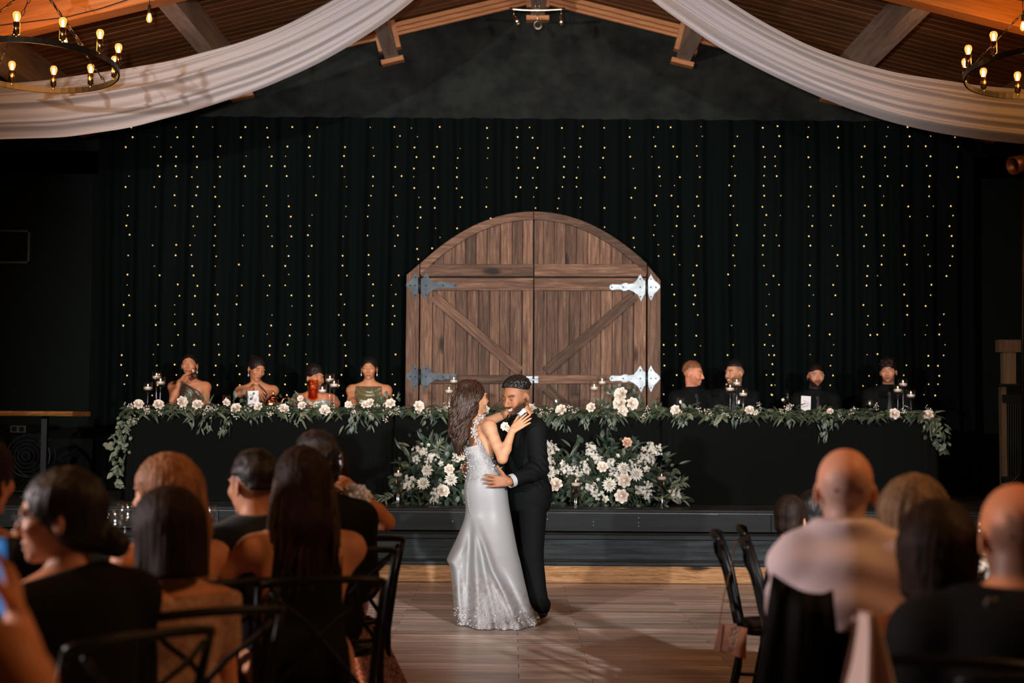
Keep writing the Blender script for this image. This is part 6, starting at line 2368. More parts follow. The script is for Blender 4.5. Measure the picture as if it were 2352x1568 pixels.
ridges = [  # (x at y0..), each: list of (y, x), width, height
    ([(1180, 1087), (1250, 1093), (1330, 1098), (1420, 1102)], 11, 0.05),
    ([(1185, 1092), (1240, 1112), (1300, 1133), (1350, 1160), (1420, 1190)], 9, 0.06),
    ([(1185, 1084), (1300, 1077), (1420, 1077)], 9, -0.05),
    ([(1190, 1078), (1250, 1062), (1284, 1040), (1300, 1048), (1420, 1060)], 14, 0.045),
    ([(1290, 1062), (1420, 1068)], 7, -0.03),
    ([(1225, 1100), (1300, 1113), (1420, 1140)], 7, -0.035),
    ([(1290, 1150), (1420, 1212)], 8, -0.03),
    ([(1340, 1120), (1420, 1126)], 9, 0.035),
    ([(1340, 1150), (1420, 1160)], 9, 0.03),
]
_lr = random.Random(77)
_lt = [[_lr.random() for _ in range(64)] for _ in range(64)]


def lat2(x, y):
    i, j = math.floor(x), math.floor(y)
    u, v = x - i, y - j
    u, v = u * u * (3 - 2 * u), v * v * (3 - 2 * v)
    g = lambda a, b: _lt[a % 64][b % 64]
    return (g(i, j) * (1 - u) + g(i + 1, j) * u) * (1 - v) + (g(i, j + 1) * (1 - u) + g(i + 1, j + 1) * u) * v


NR, NC = 190, 280
ys_ = [1020 + (1424 - 1020) * (i / (NR - 1)) for i in range(NR)]
GV, GC = [], []
rr = random.Random(9)
for i, y in enumerate(ys_):
    xl, xr, hb, yc = rowval(min(y, 1419), 1), rowval(min(y, 1419), 2), rowval(min(y, 1419), 3), rowval(min(y, 1419), 4)
    s_ = FPX / yc
    for j in range(NC):
        th = 2 * math.pi * j / NC
        ct, st = math.cos(th), math.sin(th)
        e = 0.9
        cx_ = (xl + xr) / 2 + (xr - xl) / 2 * math.copysign(abs(ct) ** e, ct)
        Yv = yc + hb * math.copysign(abs(st) ** e, st)
        if y > 1175:
            gain = min(1.0, (y - 1175) / 90)
            if st < 0.25:
                dpt = 0.0
                for (tab, w, hh) in ridges:
                    if y >= tab[0][0]:
                        g_ = min(1.0, (y - tab[0][0]) / 60)
                        dpt += hh * g_ * math.exp(-((cx_ - lerp_tab(tab, y)) / w) ** 2)
                Yv -= dpt * min(1, (0.25 - st) / 0.5)
            else:
                Yv += 0.03 * gain * math.sin(th * 14)
        pt = P(cx_, y, yc)
        z = pt.z
        if i < 12:   # neckline: higher at the side towards the arm, dips at the back
            k = (11 - i) / 11
            z += k * (0.02 * (cx_ - 1085) / 27 - 0.012)
        if i > NR - 8:
            z = max(0.006, z + 0.006 * math.sin(th * 40)) if i < NR - 1 else 0.006
        # keep real perspective: shift x with depth
        GV.append((pt.x, Yv, max(0.005, z)))
        # colour: lace
        X, Z = cx_ * 0.37, y * 0.37
        c = (0.29, 0.29, 0.297)
        lace = 0.0
        if y < 1108:
            lace = min(1, (1112 - y) / 14)
        elif y > 1290:
            xm = lerp_tab([(1290, 1098), (1330, 1112), (1400, 1150), (1424, 1180)], y)
            lace = max(0, min(1, (y - 1296 - abs(cx_ - xm) * 0.62 * (1 if cx_ > xm else 0.5)) / 18))
        if lace > 0:
            q = 2.6 * (0.6 * lat2(cx_ * 0.16, y * 0.16) + 0.4 * lat2(cx_ * 0.37 + 9, y * 0.37)) - 1.3
            k = lace * max(0.0, min(1.0, 0.35 + 0.7 * q)) * 0.75
            t_ = (0.17, 0.158, 0.166) if y < 1108 else (0.205, 0.16, 0.13)
            c = tuple(a * (1 - k) + b * k for a, b in zip(c, t_))
        GC.append(c)
GF = np.array([(i * NC + j, i * NC + (j + 1) % NC, (i + 1) * NC + (j + 1) % NC, (i + 1) * NC + j) for i in range(NR - 1) for j in range(NC)], np.int32)[:, ::-1]
ob = np.array(origin_of(bride), np.float32)
gva = np.array(GV, np.float32)
link('wedding_gown', mesh_from('wedding_gown', gva - ob, GF, M['dress'], True, np.array(GC, np.float32)), bride)
# lace pieces on bodice and hem
lp_ = MB()


def gsurf(i, j):
    a, b, c, d = (Vector(gva[i * NC + j % NC]), Vector(gva[i * NC + (j + 1) % NC]), Vector(gva[min(NR - 1, i + 1) * NC + j % NC]), Vector(gva[max(0, i - 1) * NC + j % NC]))
    n = (b - a).cross(d - c)
    return a, (n.normalized() if n.length > 1e-9 else Vector((0, -1, 0)))


LV, LF = leaf_geo(0.03, 0.016, 0.1, 0.0, 3)
for k in range(1700):
    u = rr.random()
    if u < 0.28:
        i = rr.randrange(0, 44)
    elif u < 0.62:
        i = NR - 1 - int(abs(rr.gauss(0, 14)))
    else:
        i = NR - 1 - int(abs(rr.gauss(0, 34)))
    i = max(0, min(NR - 1, i))
    j = int(NC * rr.uniform(0.48, 1.02)) % NC
    y = ys_[i]
    a, n = gsurf(i, j)
    if n.y > 0.3:
        continue
    if 1108 < y < 1305:
        continue
    if y > 1250:
        px = 1176 + a.x / a.y * FPX
        if px > lerp_tab([(1290, 1108), (1330, 1125), (1385, 1180), (1400, 1240), (1430, 1260)], y) or (px < 1092 and y < 1385) or y < 1305:
            continue
    d = Vector((rr.gauss(0, 1), 0, rr.gauss(0, 1)))
    R = lrot(d, n if n.y < 0 else -n)
    sc_ = rr.uniform(0.32, 0.75)
    q = a + (n if n.y < 0 else -n) * 0.0015
    if i > NR - 6:
        q.z += 0.004
    lp_.add([q + R @ (Vector(v) * sc_) for v in LV.tolist()], [tuple(f) for f in LF.tolist()])
for v in lp_.v:
    pass
lp_.v = [(v[0], v[1], max(0.004, v[2])) for v in lp_.v]
tag(lp_.build('lace_applique', M['lace'], bride, True), kind='stuff')
# buttons down the back
bt_ = MB()
bl = [(1022, 1066), (1042, 1072), (1062, 1079), (1080, 1084), (1094, 1082), (1110, 1078), (1130, 1076), (1150, 1078), (1168, 1081), (1186, 1086)]
for k in range(34):
    y = 1024 + k * 4.8
    x = lerp_tab(bl, y)
    i = int((y - 1020) / (1424 - 1020) * (NR - 1))
    best = min(range(NC // 2, NC), key=lambda j: abs(1176 + gva[i * NC + j][0] / gva[i * NC + j][1] * FPX - x))
    a = gva[i * NC + best]
    bt_.ell((a[0], a[1] - 0.004, a[2]), (0.006, 0.006, 0.006), 6, 4)
tag(bt_.build('back_buttons', M['lace'], bride, True), kind='stuff')
# lace strap over the near shoulder and the far one
for path, nm in (([(1109, 957, 9.94), (1102, 960, 9.9), (1094, 967, 9.89), (1090, 980, 9.89), (1090, 996, 9.89), (1094, 1012, 9.885), (1101, 1020, 9.88)], 'strap'), ([(1112, 955, 10.1), (1098, 962, 10.12), (1086, 985, 10.1), (1075, 1020, 10.07)], 'strap')):
    pts = [P(*q) for q in path]
    sb_ = MB()
    sb_.tube(pts, [0.008] * len(pts), 8, True, False, 0.5)
    for k in range(46):
        t = rr.random() * (len(pts) - 1)
        a = int(t)
        q = pts[a].lerp(pts[a + 1], t - a) + Vector((rr.gauss(0, 0.012), -0.012, rr.gauss(0, 0.006)))
        R = lrot((rr.gauss(0, 1), -0.2, rr.gauss(0, 1)), (0, -1, 0.2))
        sb_.add([q + R @ (Vector(v) * 0.65) for v in LV.tolist()], [tuple(f) for f in LF.tolist()])
    sb_.build(nm, M['lace'], bride, True)
# hair
edge_l = [(872, 1074), (880, 1055), (895, 1046), (920, 1040), (950, 1037), (980, 1035), (1005, 1038), (1025, 1044), (1048, 1056)]
edge_r = [(872, 1098), (880, 1107), (895, 1106), (915, 1100), (935, 1095), (955, 1090), (975, 1082), (1005, 1075), (1025, 1072), (1048, 1068)]
S = Sdf()
hair_cap(S, BH, BRh, 1.0, 0.012, low=-0.2)
for (y0, y1, f0, f1) in ((888, 940, 0.9, 0.9), (940, 990, 0.85, 0.85), (990, 1025, 0.8, 0.6)):
    a, b = P((lerp_tab(edge_l, y0) * 1.3 + lerp_tab(edge_r, y0) * 0.7) / 2, y0, 9.95), P((lerp_tab(edge_l, y1) + lerp_tab(edge_r, y1)) / 2, y1, 9.91)
    S.cap(a, b, 0.055 * f0, 0.05 * f1, 0.03)
sdf_obj('hair', S, 0.006, M['bridehair'], bride, (), None, wrinkle(0.002, 130, 2))
hb_ = MB()
rr = random.Random(17)
for k in range(190):
    u = rr.random()
    yend = rr.uniform(985, 1048) if u < 0.85 else rr.uniform(945, 985)
    path = []
    off = rr.uniform(-0.06, 0.06)
    ny = 8
    for i in range(ny + 1):
        y = 874 + (yend - 874) * i / ny
        px = lerp_tab(edge_l, y) + (lerp_tab(edge_r, y) - lerp_tab(edge_l, y)) * (0.5 + (u - 0.5) * (0.45 + 0.55 * min(1, i / 2)))
        base = 9.985 - 0.012 * min(i, 6)
        bulge = math.sqrt(max(0.02, 1 - (2 * u - 1) ** 2))
        head_b = 0.085 if i < 4 else 0.06
        if i == 0:
            head_b = 0.03
        elif i == 1:
            head_b = 0.065
        path.append(P(px, y, base - head_b * bulge - rr.uniform(0, 0.008)))
    lock(hb_, path, rr.uniform(0.009, 0.015), rr, 6, 0.014, 0.4, 2.2 * u + rr.uniform(-0.5, 0.5))
tag(hb_.build('hair_locks', M['bridehair'], bride, True), kind='stuff')
earp = BH + BRh @ Vector((0.078, -0.004, -0.05))
# ------------------------------------------------------------------ guests at the tables in front
M['hair_brown'] = hairmat('brown_hair', (0.006, 0.0035, 0.0025), (0.022, 0.012, 0.008), 0.6, 45, 2, 0.1)
M['hair_mid'] = hairmat('mid_brown_hair', (0.015, 0.008, 0.005), (0.06, 0.034, 0.02), 0.58, 40, 2, 0.2)
M['hair_straw'] = hairmat('strawberry_hair', (0.12, 0.05, 0.022), (0.33, 0.16, 0.075), 0.58, 40, 2, 0.2)
M['hair_blond'] = hairmat('dark_blond_hair', (0.045, 0.026, 0.013), (0.2, 0.125, 0.065), 0.58, 30, 2, 0.2)
M['blacktop'] = plain('black_knit', (0.004, 0.0042, 0.0045), 0.85, 0, 0.15)
M['navytop'] = plain('navy_sequin_top', (0.004, 0.006, 0.012), 0.4, 0.2, 0.5)
M['pinkshirt'] = plain('pale_pink_shirt', (0.6, 0.51, 0.55), 0.75, 0, 0.2)
M['lacetop'] = plain('cream_lace_top', (0.42, 0.29, 0.2), 0.7, 0, 0.2, (0.3, 0.14, 0.08), 60)
M['blush'] = plain('blush_satin', (0.5, 0.37, 0.33), 0.45, 0, 0.4)


def sequin(nm_='pink_sequin', ca=(0.16, 0.06, 0.08), cb=(0.55, 0.34, 0.4)):
    m, nt, b = _nodes(nm_)
    v = coords(nt, (1, 1, 1), False)
    vo = N(nt, 'ShaderNodeTexVoronoi')
    vo.inputs['Scale'].default_value = 150
    L(nt, v, vo.inputs['Vector'])
    L(nt, ramp(nt, vo.outputs['Color'], [(0.2, ca), (0.8, cb)]), b.inputs['Base Color'])
    b.inputs['Metallic'].default_value = 0.6
    b.inputs['Roughness'].default_value = 0.25
    nm = N(nt, 'ShaderNodeBump')
    nm.inputs['Strength'].default_value = 1.0
    nm.inputs['Distance'].default_value = 0.006
    sp = N(nt, 'ShaderNodeSeparateColor')
    L(nt, vo.outputs['Color'], sp.inputs[0])
    L(nt, sp.outputs[0], nm.inputs['Height'])
    L(nt, nm.outputs[0], b.inputs['Normal'])
    return m


M['sequin'] = sequin()
M['glitter'] = M['sequin']


def chair_under(g, label, back=0.0):
    ps = g['ps']
    f = Vector((ps.f.x, ps.f.y, 0)).normalized()
    c = ps.pel - f * back
    return make_chair(label, (c.x, c.y, 0), math.atan2(-f.x, f.y), 'black cross-back chairs')


def fg(label, px, py, Y, face, skin, fem, tf=None, hs=1.0, b=1.0, **kw):
    H = P(px, py, Y)
    f = Vector(face).normalized()
    off = (-f.x * 0.03, -f.y * 0.03, -kw.pop('nz', 0.165))
    nk = H + Vector(off) * hs
    t = Vector(tf or face)
    t.z = 0
    t.normalize()
    pel = Vector((nk.x - t.x * kw.pop('leanb', 0.03), nk.y - t.y * 0.03, max(0.56, nk.z - 0.6)))
    return guest(label, H, face, skin, fem, hs=hs, b=b, torso_f=tuple(t), floor_z=0.0, fineh=0.0055, bodyh=0.016, neck_off=off, pel=pel, **kw)


def vhair(g, mat, segs, cap=None, face=True, groove=0.0022, freq=34, low=-0.6, line=0.0, name='hair', h=0.0075, t=0.014):
    """hair that falls: skull shell plus hanging volumes given in head-local coordinates (a, b, ra, rb)"""
    H, R, hs = g['H'], g['Rh'], g['hs']
    p = lambda q: H + R @ (Vector(q) * hs)
    S = Sdf()
    hair_cap(S, H, R, hs, t, face=face, low=low, line=line)
    for (a, b, ra, rb) in segs:
        S.cap(p(a), p(b), ra * hs, rb * hs, 0.02)
    if cap is not None:
        S.clip(planef(p((0, 0, cap)), (0, 0, -1)))
    c = H

    def disp(X, Y, Z):
        an = np.arctan2(Y - c.y, X - c.x)
        return groove * (np.sin(an * freq + 3 * np.sin(Z * 14)) + 0.6 * np.sin(an * freq * 2.3 + 5 * np.sin(Z * 9 + 1)))
    return sdf_obj(name, S, h, M[mat], g['root'], (), None, disp)


# ---- left table and its guests
def round_table(c, r, label):
    t = thing('guest_table', label, 'table', (c[0], c[1], 0))
    rows = []
    for i, (k, z) in enumerate(((0.0, 0.76), (1.0, 0.76), (1.01, 0.75), (1.02, 0.6), (1.05, 0.3), (1.08, 0.02))):
        rows.append([(c[0] + r * k * math.cos(a * 0.0982) * (1 + (0.03 * math.sin(a * 1.2) if i > 2 else 0)), c[1] + r * k * math.sin(a * 0.0982) * (1 + (0.03 * math.sin(a * 1.2) if i > 2 else 0)), z) for a in range(65)])
    MB().grid(rows).build('table_cover', M['tablecloth'], t, True)
    MB().lathe([(0.28, 0.0), (0.28, 0.02), (0.04, 0.05), (0.04, 0.74)], (c[0], c[1], 0), 16).build('pedestal', M['black'], t, True)
    return t


round_table((-2.15, 6.2), 0.92, 'black-covered guest table behind the guests on the left')
round_table((2.1, 5.45), 0.85, 'black-covered guest table behind the guests on the right')
wine_glass((PX(478, 6.55), 6.55, 0.76), 'large wine glass standing before the man in navy', 0.235, 0.052, None, 'wine glasses on the guest tables')
wine_glass((PX(262, 6.5), 6.5, 0.76), 'wine glass seen between the dark bun and the blond woman', 0.215, 0.045, None, 'wine glasses on the guest tables')
wine_glass((PX(292, 6.75), 6.75, 0.76), 'second wine glass just left of the blond woman\'s face', 0.235, 0.042, None, 'wine glasses on the guest tables')
tumbler((PX(508, 6.4), 6.4, 0.76), 'water tumbler right of the large wine glass', 0.19, 0.036, 'water', 'tumblers on the guest tables')
tumbler((PX(528, 6.3), 6.3, 0.76), 'short water tumbler beside the shoulder in navy', 0.17, 0.034, 'water', 'tumblers on the guest tables')
wine_glass((PX(2001, 5.2), 5.2, 0.76), 'wine glass standing between the pink shirt and the blond woman', 0.27, 0.048, None, 'wine glasses on the guest tables')
wine_glass((PX(2252, 4.95), 4.95, 0.76), 'slim glass of pink wine behind the bald man in black', 0.3, 0.03, 'rosewine', 'wine glasses on the guest tables')
tumbler((PX(60, 5.7), 5.7, 0.76), 'tumbler of drink below the face with spectacles', 0.14, 0.04, 'amber', 'tumblers on the guest tables')

# far-left guest, cut by the frame
g = fg('dark-haired guest cut by the left edge, behind the raised phone', -38, 1100, 4.3, (0.25, 0.97, 0), (0.5, 0.24, 0.14), True)
wear(g, 'top', 'blacktop', 0.01, 0.9, [planef(g['ps'].neck, (0, 0, 1))], h=0.016)
vhair(g, 'hair_brown', [((0, -0.05, 0), (0, -0.06, -0.1), 0.08, 0.06)], cap=-0.14)
chair_under(g, 'black cross-back chair at the left edge under the dark-haired guest')
# phone holder
sk = (0.56, 0.26, 0.13)
g = fg('bare-shouldered guest at the bottom left corner raising a phone', -190, 1190, 2.45, (0.2, 0.97, 0), sk, True, hs=1.0, b=1.02, arms={'r': (P(95, 1640, 2.3), P(40, 1420, 2.6)), 'l': (P(-330, 1600, 2.4), P(-120, 1420, 2.7))},
       hands={'r': dict(fdir=(-0.25, 0.3, 0.9), back=(0.75, 0.2, 0.4), thumb=-1, sc=0.95, curl=(0.4, 0.4, 0.4, 0.4))}, hw=0.19)
wear(g, 'dress', 'navytop', 0.01, 0, [planef(g['ps'].neck - Vector((0, 0, 0.14)), (0, 0, 1))], h=0.016)
vhair(g, 'hair_brown', [((0, -0.05, 0), (0, -0.06, -0.2), 0.08, 0.06)])
chair_under(g, 'black cross-back chair in the bottom left corner')
phc = P(-16, 1322, 2.62)
ph = thing('smartphone', 'lit phone held up at the left edge', 'phone', phc)
Rp = frame((0.35, 0.93, 0.1))
MB().box(phc, (0.075, 0.009, 0.15), Rp, 0.003).build('phone_case', M['black'], ph)
MB().box(phc - Rp @ Vector((0, 0.0052, 0)), (0.068, 0.001, 0.138), Rp).build('screen', emit('phone_screen', (0.06, 0.3, 0.75), 0.55), ph)

# woman with spectacles
sk = (0.56, 0.3, 0.2)
g = fg('woman in black with spectacles and low dark bun, seen in profile', 137, 1186, 3.65, (-0.97, -0.08, -0.05), sk, True, tf=(-0.75, 0.65, 0), b=1.08, paint=dict(lip=(0.3, 0.12, 0.1)))
ps = g['ps']
wear(g, 'jacket', 'blacktop', 0.022, 0.96, [planef(ps.neck + Vector((0, 0, 0.035)), (-0.3, 0, 1))], h=0.014, disp=wrinkle(0.004, 20, 5), collar=0.35)
vhair(g, 'hair_black', [((0, -0.06, 0.0), (0, -0.085, -0.05), 0.06, 0.04), ((0, -0.125, -0.07), (0, -0.14, -0.078), 0.038, 0.035)], low=-0.075, t=0.011, line=-0.004)
H, R = g['H'], g['Rh']
p = lambda x, y, z: H + R @ Vector((x, y, z))
sp = MB()
for sx in (-1, 1):
    sp.tube([p(sx * 0.034 + 0.026 * math.cos(t * 0.393), 0.106 - 0.008 * abs(math.cos(t * 0.393)), -0.004 + 0.02 * math.sin(t * 0.393)) for t in range(16)], 0.0026, 5, False, True)
    sp.tube([p(sx * 0.06, 0.1, 0.006), p(sx * 0.079, 0.02, 0.008), p(sx * 0.08, -0.01, 0.0)], 0.0028, 5)
sp.tube([p(-0.009, 0.108, 0.0), p(0.009, 0.108, 0.0)], 0.0026, 5)
sp.build('spectacles', M['black'], g['root'], True)
chair_under(g, 'black cross-back chair under the woman with spectacles')
# blond woman behind
sk = (0.6, 0.3, 0.19)
g = fg('woman with long strawberry-blond hair looking to the left', 378, 1131, 4.75, (-0.93, 0.3, -0.04), sk, True, tf=(-0.7, 0.7, 0))
wear(g, 'dress', 'lacetop', 0.008, 0.0, [planef(g['ps'].neck - Vector((0, 0, 0.1)), (0, 0, 1))], h=0.016)
vhair(g, 'hair_straw', [((0, -0.05, 0.0), (0, -0.075, -0.12), 0.09, 0.085), ((0, -0.075, -0.12), (0, -0.08, -0.3), 0.085, 0.07), ((0.05, -0.01, -0.02), (0.055, -0.03, -0.2), 0.045, 0.05), ((-0.05, -0.01, -0.02), (-0.055, -0.03, -0.2), 0.04, 0.045)], t=0.018, line=-0.012, groove=0.003)
chair_under(g, 'black cross-back chair under the strawberry-blond woman')
# bob
sk = (0.58, 0.27, 0.15)
g = fg('girl with straight dark bob and sheer cream lace top, back turned', 378, 1219, 4.15, (-0.8, 0.6, -0.05), sk, True, tf=(-0.55, 0.83, 0), b=0.92)
ps = g['ps']
wear(g, 'lace_top', 'lacetop', 0.007, 0.22, [planef(ps.neck - Vector((0, 0, 0.012)), (0, 0, 1))], h=0.012, disp=wrinkle(0.002, 60, 2))
vhair(g, 'hair_brown', [((0, -0.045, 0.02), (0, -0.06, -0.13), 0.092, 0.085), ((0.048, 0.01, 0.0), (0.052, 0.0, -0.13), 0.045, 0.042), ((-0.048, 0.01, 0.0), (-0.052, 0.0, -0.13), 0.045, 0.042)], cap=-0.125, t=0.018, line=-0.006, groove=0.0018, freq=46)
MB().tube([ps.neck + Matrix.Rotation(t * 0.4, 3, 'Z') @ Vector((0.062, 0, 0.004)) for t in range(16)], 0.0026, 5, False, True).build('necklace', M['gold'], g['root'], True)
chair_under(g, 'black cross-back chair under the girl with the bob')
# man in navy
sk = (0.46, 0.24, 0.15)
g = fg('man with dark faded hair in navy suit, back to the camera', 580, 1114, 5.3, (-0.72, 0.7, 0), sk, False, nz=0.145, tf=(-0.6, 0.8, 0), paint=dict(fade=((0.07, 0.045, 0.035), -0.05, 0.045)))
ps = g['ps']
wear(g, 'suit_jacket', 'navy', 0.024, 0.96, [planef(ps.neck + Vector((0, 0, 0.04)), (0, 0, 1))], h=0.014, disp=wrinkle(0.004, 22, 7), collar=0.2)
hair(g, 'hair_black', 'short', top=0.016, low=0.03, t=0.008, d=0.003, h=0.008)
chair_under(g, 'black cross-back chair under the man in navy')
# man in black beyond
g = fg('man with wavy dark hair in black jacket, head tilted beside the raised glass', 724, 1070, 5.95, (-0.6, 0.8, -0.1), sk, False, nz=0.15, tf=(-0.5, 0.86, 0), hs=1.02, paint=dict(fade=((0.03, 0.02, 0.016), -0.06, 0.04)))
ps = g['ps']
wear(g, 'jacket', 'blacktop', 0.026, 0.96, [planef(ps.neck + Vector((0, 0, 0.04)), (0, 0, 1))], h=0.014, disp=wrinkle(0.004, 22, 8), collar=0.2)
hair(g, 'hair_dark', 'short', top=0.022, low=-0.03, t=0.014, d=0.005, h=0.008)
chair_under(g, 'black cross-back chair under the man in the black jacket')
# woman with long brown hair
sk = (0.52, 0.27, 0.17)
g = fg('woman with very long brown hair in sleeveless black dress, back turned', 692, 1110, 4.95, (-0.3, 0.95, -0.02), sk, True, tf=(-0.35, 0.93, 0), b=1.06, hw=0.158,
       arms={'l': (P(512, 1316, 4.85), P(520, 1330, 5.2)), 'r': (P(770, 1330, 4.95), P(740, 1360, 5.2))})
ps = g['ps']
wear(g, 'dress', 'blacktop', 0.009, 0.0, [planef(ps.neck - Vector((0, 0, 0.0)), (0, 0, 1)), planef(ps.shl + ps.r * 0.055, -ps.r + ps.up * 0.1), planef(ps.shr - ps.r * 0.055, ps.r + ps.up * 0.1)], h=0.014, legs=True, floor_z=0)
vhair(g, 'hair_brown', [((0, -0.05, 0.02), (0, -0.085, -0.14), 0.095, 0.098), ((0, -0.085, -0.14), (0, -0.1, -0.36), 0.095, 0.06), ((0.06, -0.02, -0.06), (0.075, -0.06, -0.28), 0.05, 0.05), ((-0.06, -0.02, -0.06), (-0.1, -0.05, -0.26), 0.05, 0.04)], t=0.018, groove=0.002, freq=60)
hb_ = MB()
rr = random.Random(4)
H, R = g['H'], g['Rh']
for k in range(46):
    a = rr.uniform(-1.5, 1.5)
    sx, cy = math.sin(a), math.cos(a)
    e = rr.uniform(-0.42, -0.25)
    path = [H + R @ Vector((sx * 0.06, -0.02 - cy * 0.06, 0.1)), H + R @ Vector((sx * 0.098, -0.03 - cy * 0.098, 0.0)), H + R @ Vector((sx * 0.112, -0.06 - cy * 0.1, -0.14)), H + R @ Vector((sx * 0.105 + rr.gauss(0, 0.01), -0.085 - cy * 0.075, e))]
    lock(hb_, path, rr.uniform(0.006, 0.011), rr, 6, 0.006)
tag(hb_.build('hair_locks', M['hair_mid'], g['root'], True), kind='stuff')
chair_under(g, 'black cross-back chair under the woman with very long hair')
# woman in pink sequins
sk = (0.56, 0.25, 0.12)
shp = P(820, 1185, 6.35)
g = fg('woman in a pink sequin gown with bent bare arm and white wrist corsage', 742, 1085, 6.45, (-0.75, 0.6, 0), sk, True, tf=(-0.6, 0.8, 0), arms={'r': (P(888, 1199, 6.2), P(822, 1132, 6.12)), 'l': (P(735, 1330, 6.6), P(700, 1330, 6.8))},
       hands={'r': dict(fdir=(-0.8, 0.1, 0.55), back=(0.2, -0.7, 0.7), thumb=-1, sc=0.95, curl=(0.35, 0.4, 0.45, 0.5))}, b=1.05, hw=0.175)
ps = g['ps']
wear(g, 'gown', 'sequin', 0.01, 0.0, [planef(ps.neck - Vector((0, 0, 0.1)), (0, 0, 1))], h=0.016)
vhair(g, 'hair_brown', [((0, -0.05, 0), (0, -0.06, -0.1), 0.08, 0.06)], cap=-0.12)
sk_ = []
for i in range(12):
    t = i / 11
    w = 0.2 + 0.16 * t
    sk_.append([(ps.pel.x + 0.14 * t * 0.6 + w * math.cos(a * 0.1963) * (1 + 0.08 * math.sin(a * 2.4)), ps.pel.y - 0.1 * t + w * math.sin(a * 0.1963) * (1 + 0.08 * math.sin(a * 2.4)), 0.5 - 0.49 * t) for a in range(33)])
MB().grid(sk_).build('gown_skirt', M['sequin'], g['root'], True)
cg = P(824, 1133, 6.05)
co = MB().ell(cg, (0.035, 0.03, 0.02), 8, 5).build('corsage', M['leaf'], g['root'], True)
og = origin_of(g['root'])
rr = random.Random(8)
for (dx, dz, s_) in ((-0.03, 0.012, 0.7), (0.0, -0.005, 0.65), (0.03, -0.012, 0.6), (0.012, 0.015, 0.5), (-0.012, -0.02, 0.5)):
    link('rose', rr.choice(FM['rose']), co, cg + Vector((dx, -0.03, dz)) - og, Vector((dx * 8, -1, 0.4)).to_track_quat('Z', 'Y'), s_)
for k in range(5):
    link('leaf', LM['leaf2', 4], co, cg + Vector((0, -0.015, 0)) - og, lrot((rr.uniform(-1, 1), -0.5, rr.uniform(-1, 1)), (0, -1, 0.2)).to_quaternion(), 0.9)
chair_under(g, 'black cross-back chair under the woman in pink sequins')
wine_glass(P(768, 1128, 6.1), 'wine glass in the raised hand with the corsage', 0.17, 0.036, None, 'wine glasses on the guest tables')

# ---- right-hand guests
sk = (0.66, 0.36, 0.27)
g = fg('bald elderly man in pale pink shirt seen from behind', 1940, 1126, 3.85, (0.12, 0.99, -0.03), sk, False, tf=(0.2, 0.98, 0), hs=0.99, b=0.95, paint=dict(rim=(0.36, 0.25, 0.22)), arms={'l': (P(1812, 1395, 4.2), P(1850, 1425, 4.5)), 'r': (P(2040, 1395, 4.2), P(2010, 1425, 4.5))}, hw=0.128, neck_r=0.05, nz=0.118)
ps = g['ps']
wear(g, 'shirt', 'pinkshirt', 0.026, 0.96, [planef(ps.neck + Vector((0, 0, 0.045)), (0, 0, 1))], h=0.012, disp=lambda X, Y, Z: 0.004 * np.sin(Z * 55 + X * 14 + 2 * np.sin(X * 12)) + 0.003 * vnoise(X, Y, Z, 18, 3), collar=0.28)
ch = chair_under(g, 'black cross-back chair with a dark jacket hung over it')
# dark jacket over his chair
jx, jy = ps.pel.x, ps.pel.y
rows = []
for i in range(16):
    v = i / 15
    row = []
    for j in range(41):
        u = j / 40
        x = jx - 0.255 - 0.13 * v + (0.15 + 0.22 * v) * u
        z = 1.03 - 0.04 * u - 0.02 * math.sin(math.pi * u) - 0.9 * v
        row.append((x, jy - 0.31 - 0.02 * math.sin(u * 18 + 2 * v) * (0.3 + v) - 0.05 * math.sin(math.pi * u), z))
    rows.append(row)
rows.insert(0, [(p_[0], p_[1] + 0.09, p_[2] - 0.12) for p_ in rows[0]])
jk = MB().grid(rows)
tag(jk.build('suit_jacket', M['suit'], None, True), 'black suit jacket hanging over the chair of the bald elderly man', 'jacket')
# blond-brown short hair
sk = (0.56, 0.27, 0.16)
g = fg('woman with layered dark-blond short hair and thin shoulder straps', 2098, 1196, 4.25, (0.2, 0.97, 0), sk, True, tf=(0.3, 0.95, 0), b=1.02)
ps = g['ps']
wear(g, 'dress', 'navytop', 0.008, 0.0, [planef(ps.neck - Vector((0, 0, 0.09)), (0, 0, 1))], h=0.014)
for sx in (-1, 1):
    MB().tube([ps.neck + ps.r * sx * 0.1 + ps.up * q[0] + ps.f * q[1] for q in ((-0.12, -0.12), (-0.03, -0.085), (0.012, -0.01), (-0.06, 0.1))], 0.011, 6, True, False, 0.4).build('strap', M['blush'], g['root'], True)
vhair(g, 'hair_blond', [((0, -0.05, 0.03), (0, -0.07, -0.09), 0.1, 0.06), ((0.05, 0.0, 0.03), (0.06, -0.02, -0.07), 0.055, 0.04), ((-0.05, 0.0, 0.03), (-0.06, -0.02, -0.07), 0.055, 0.04)], cap=-0.15, t=0.026, groove=0.003, freq=30)
chair_under(g, 'black cross-back chair under the woman with dark-blond hair')
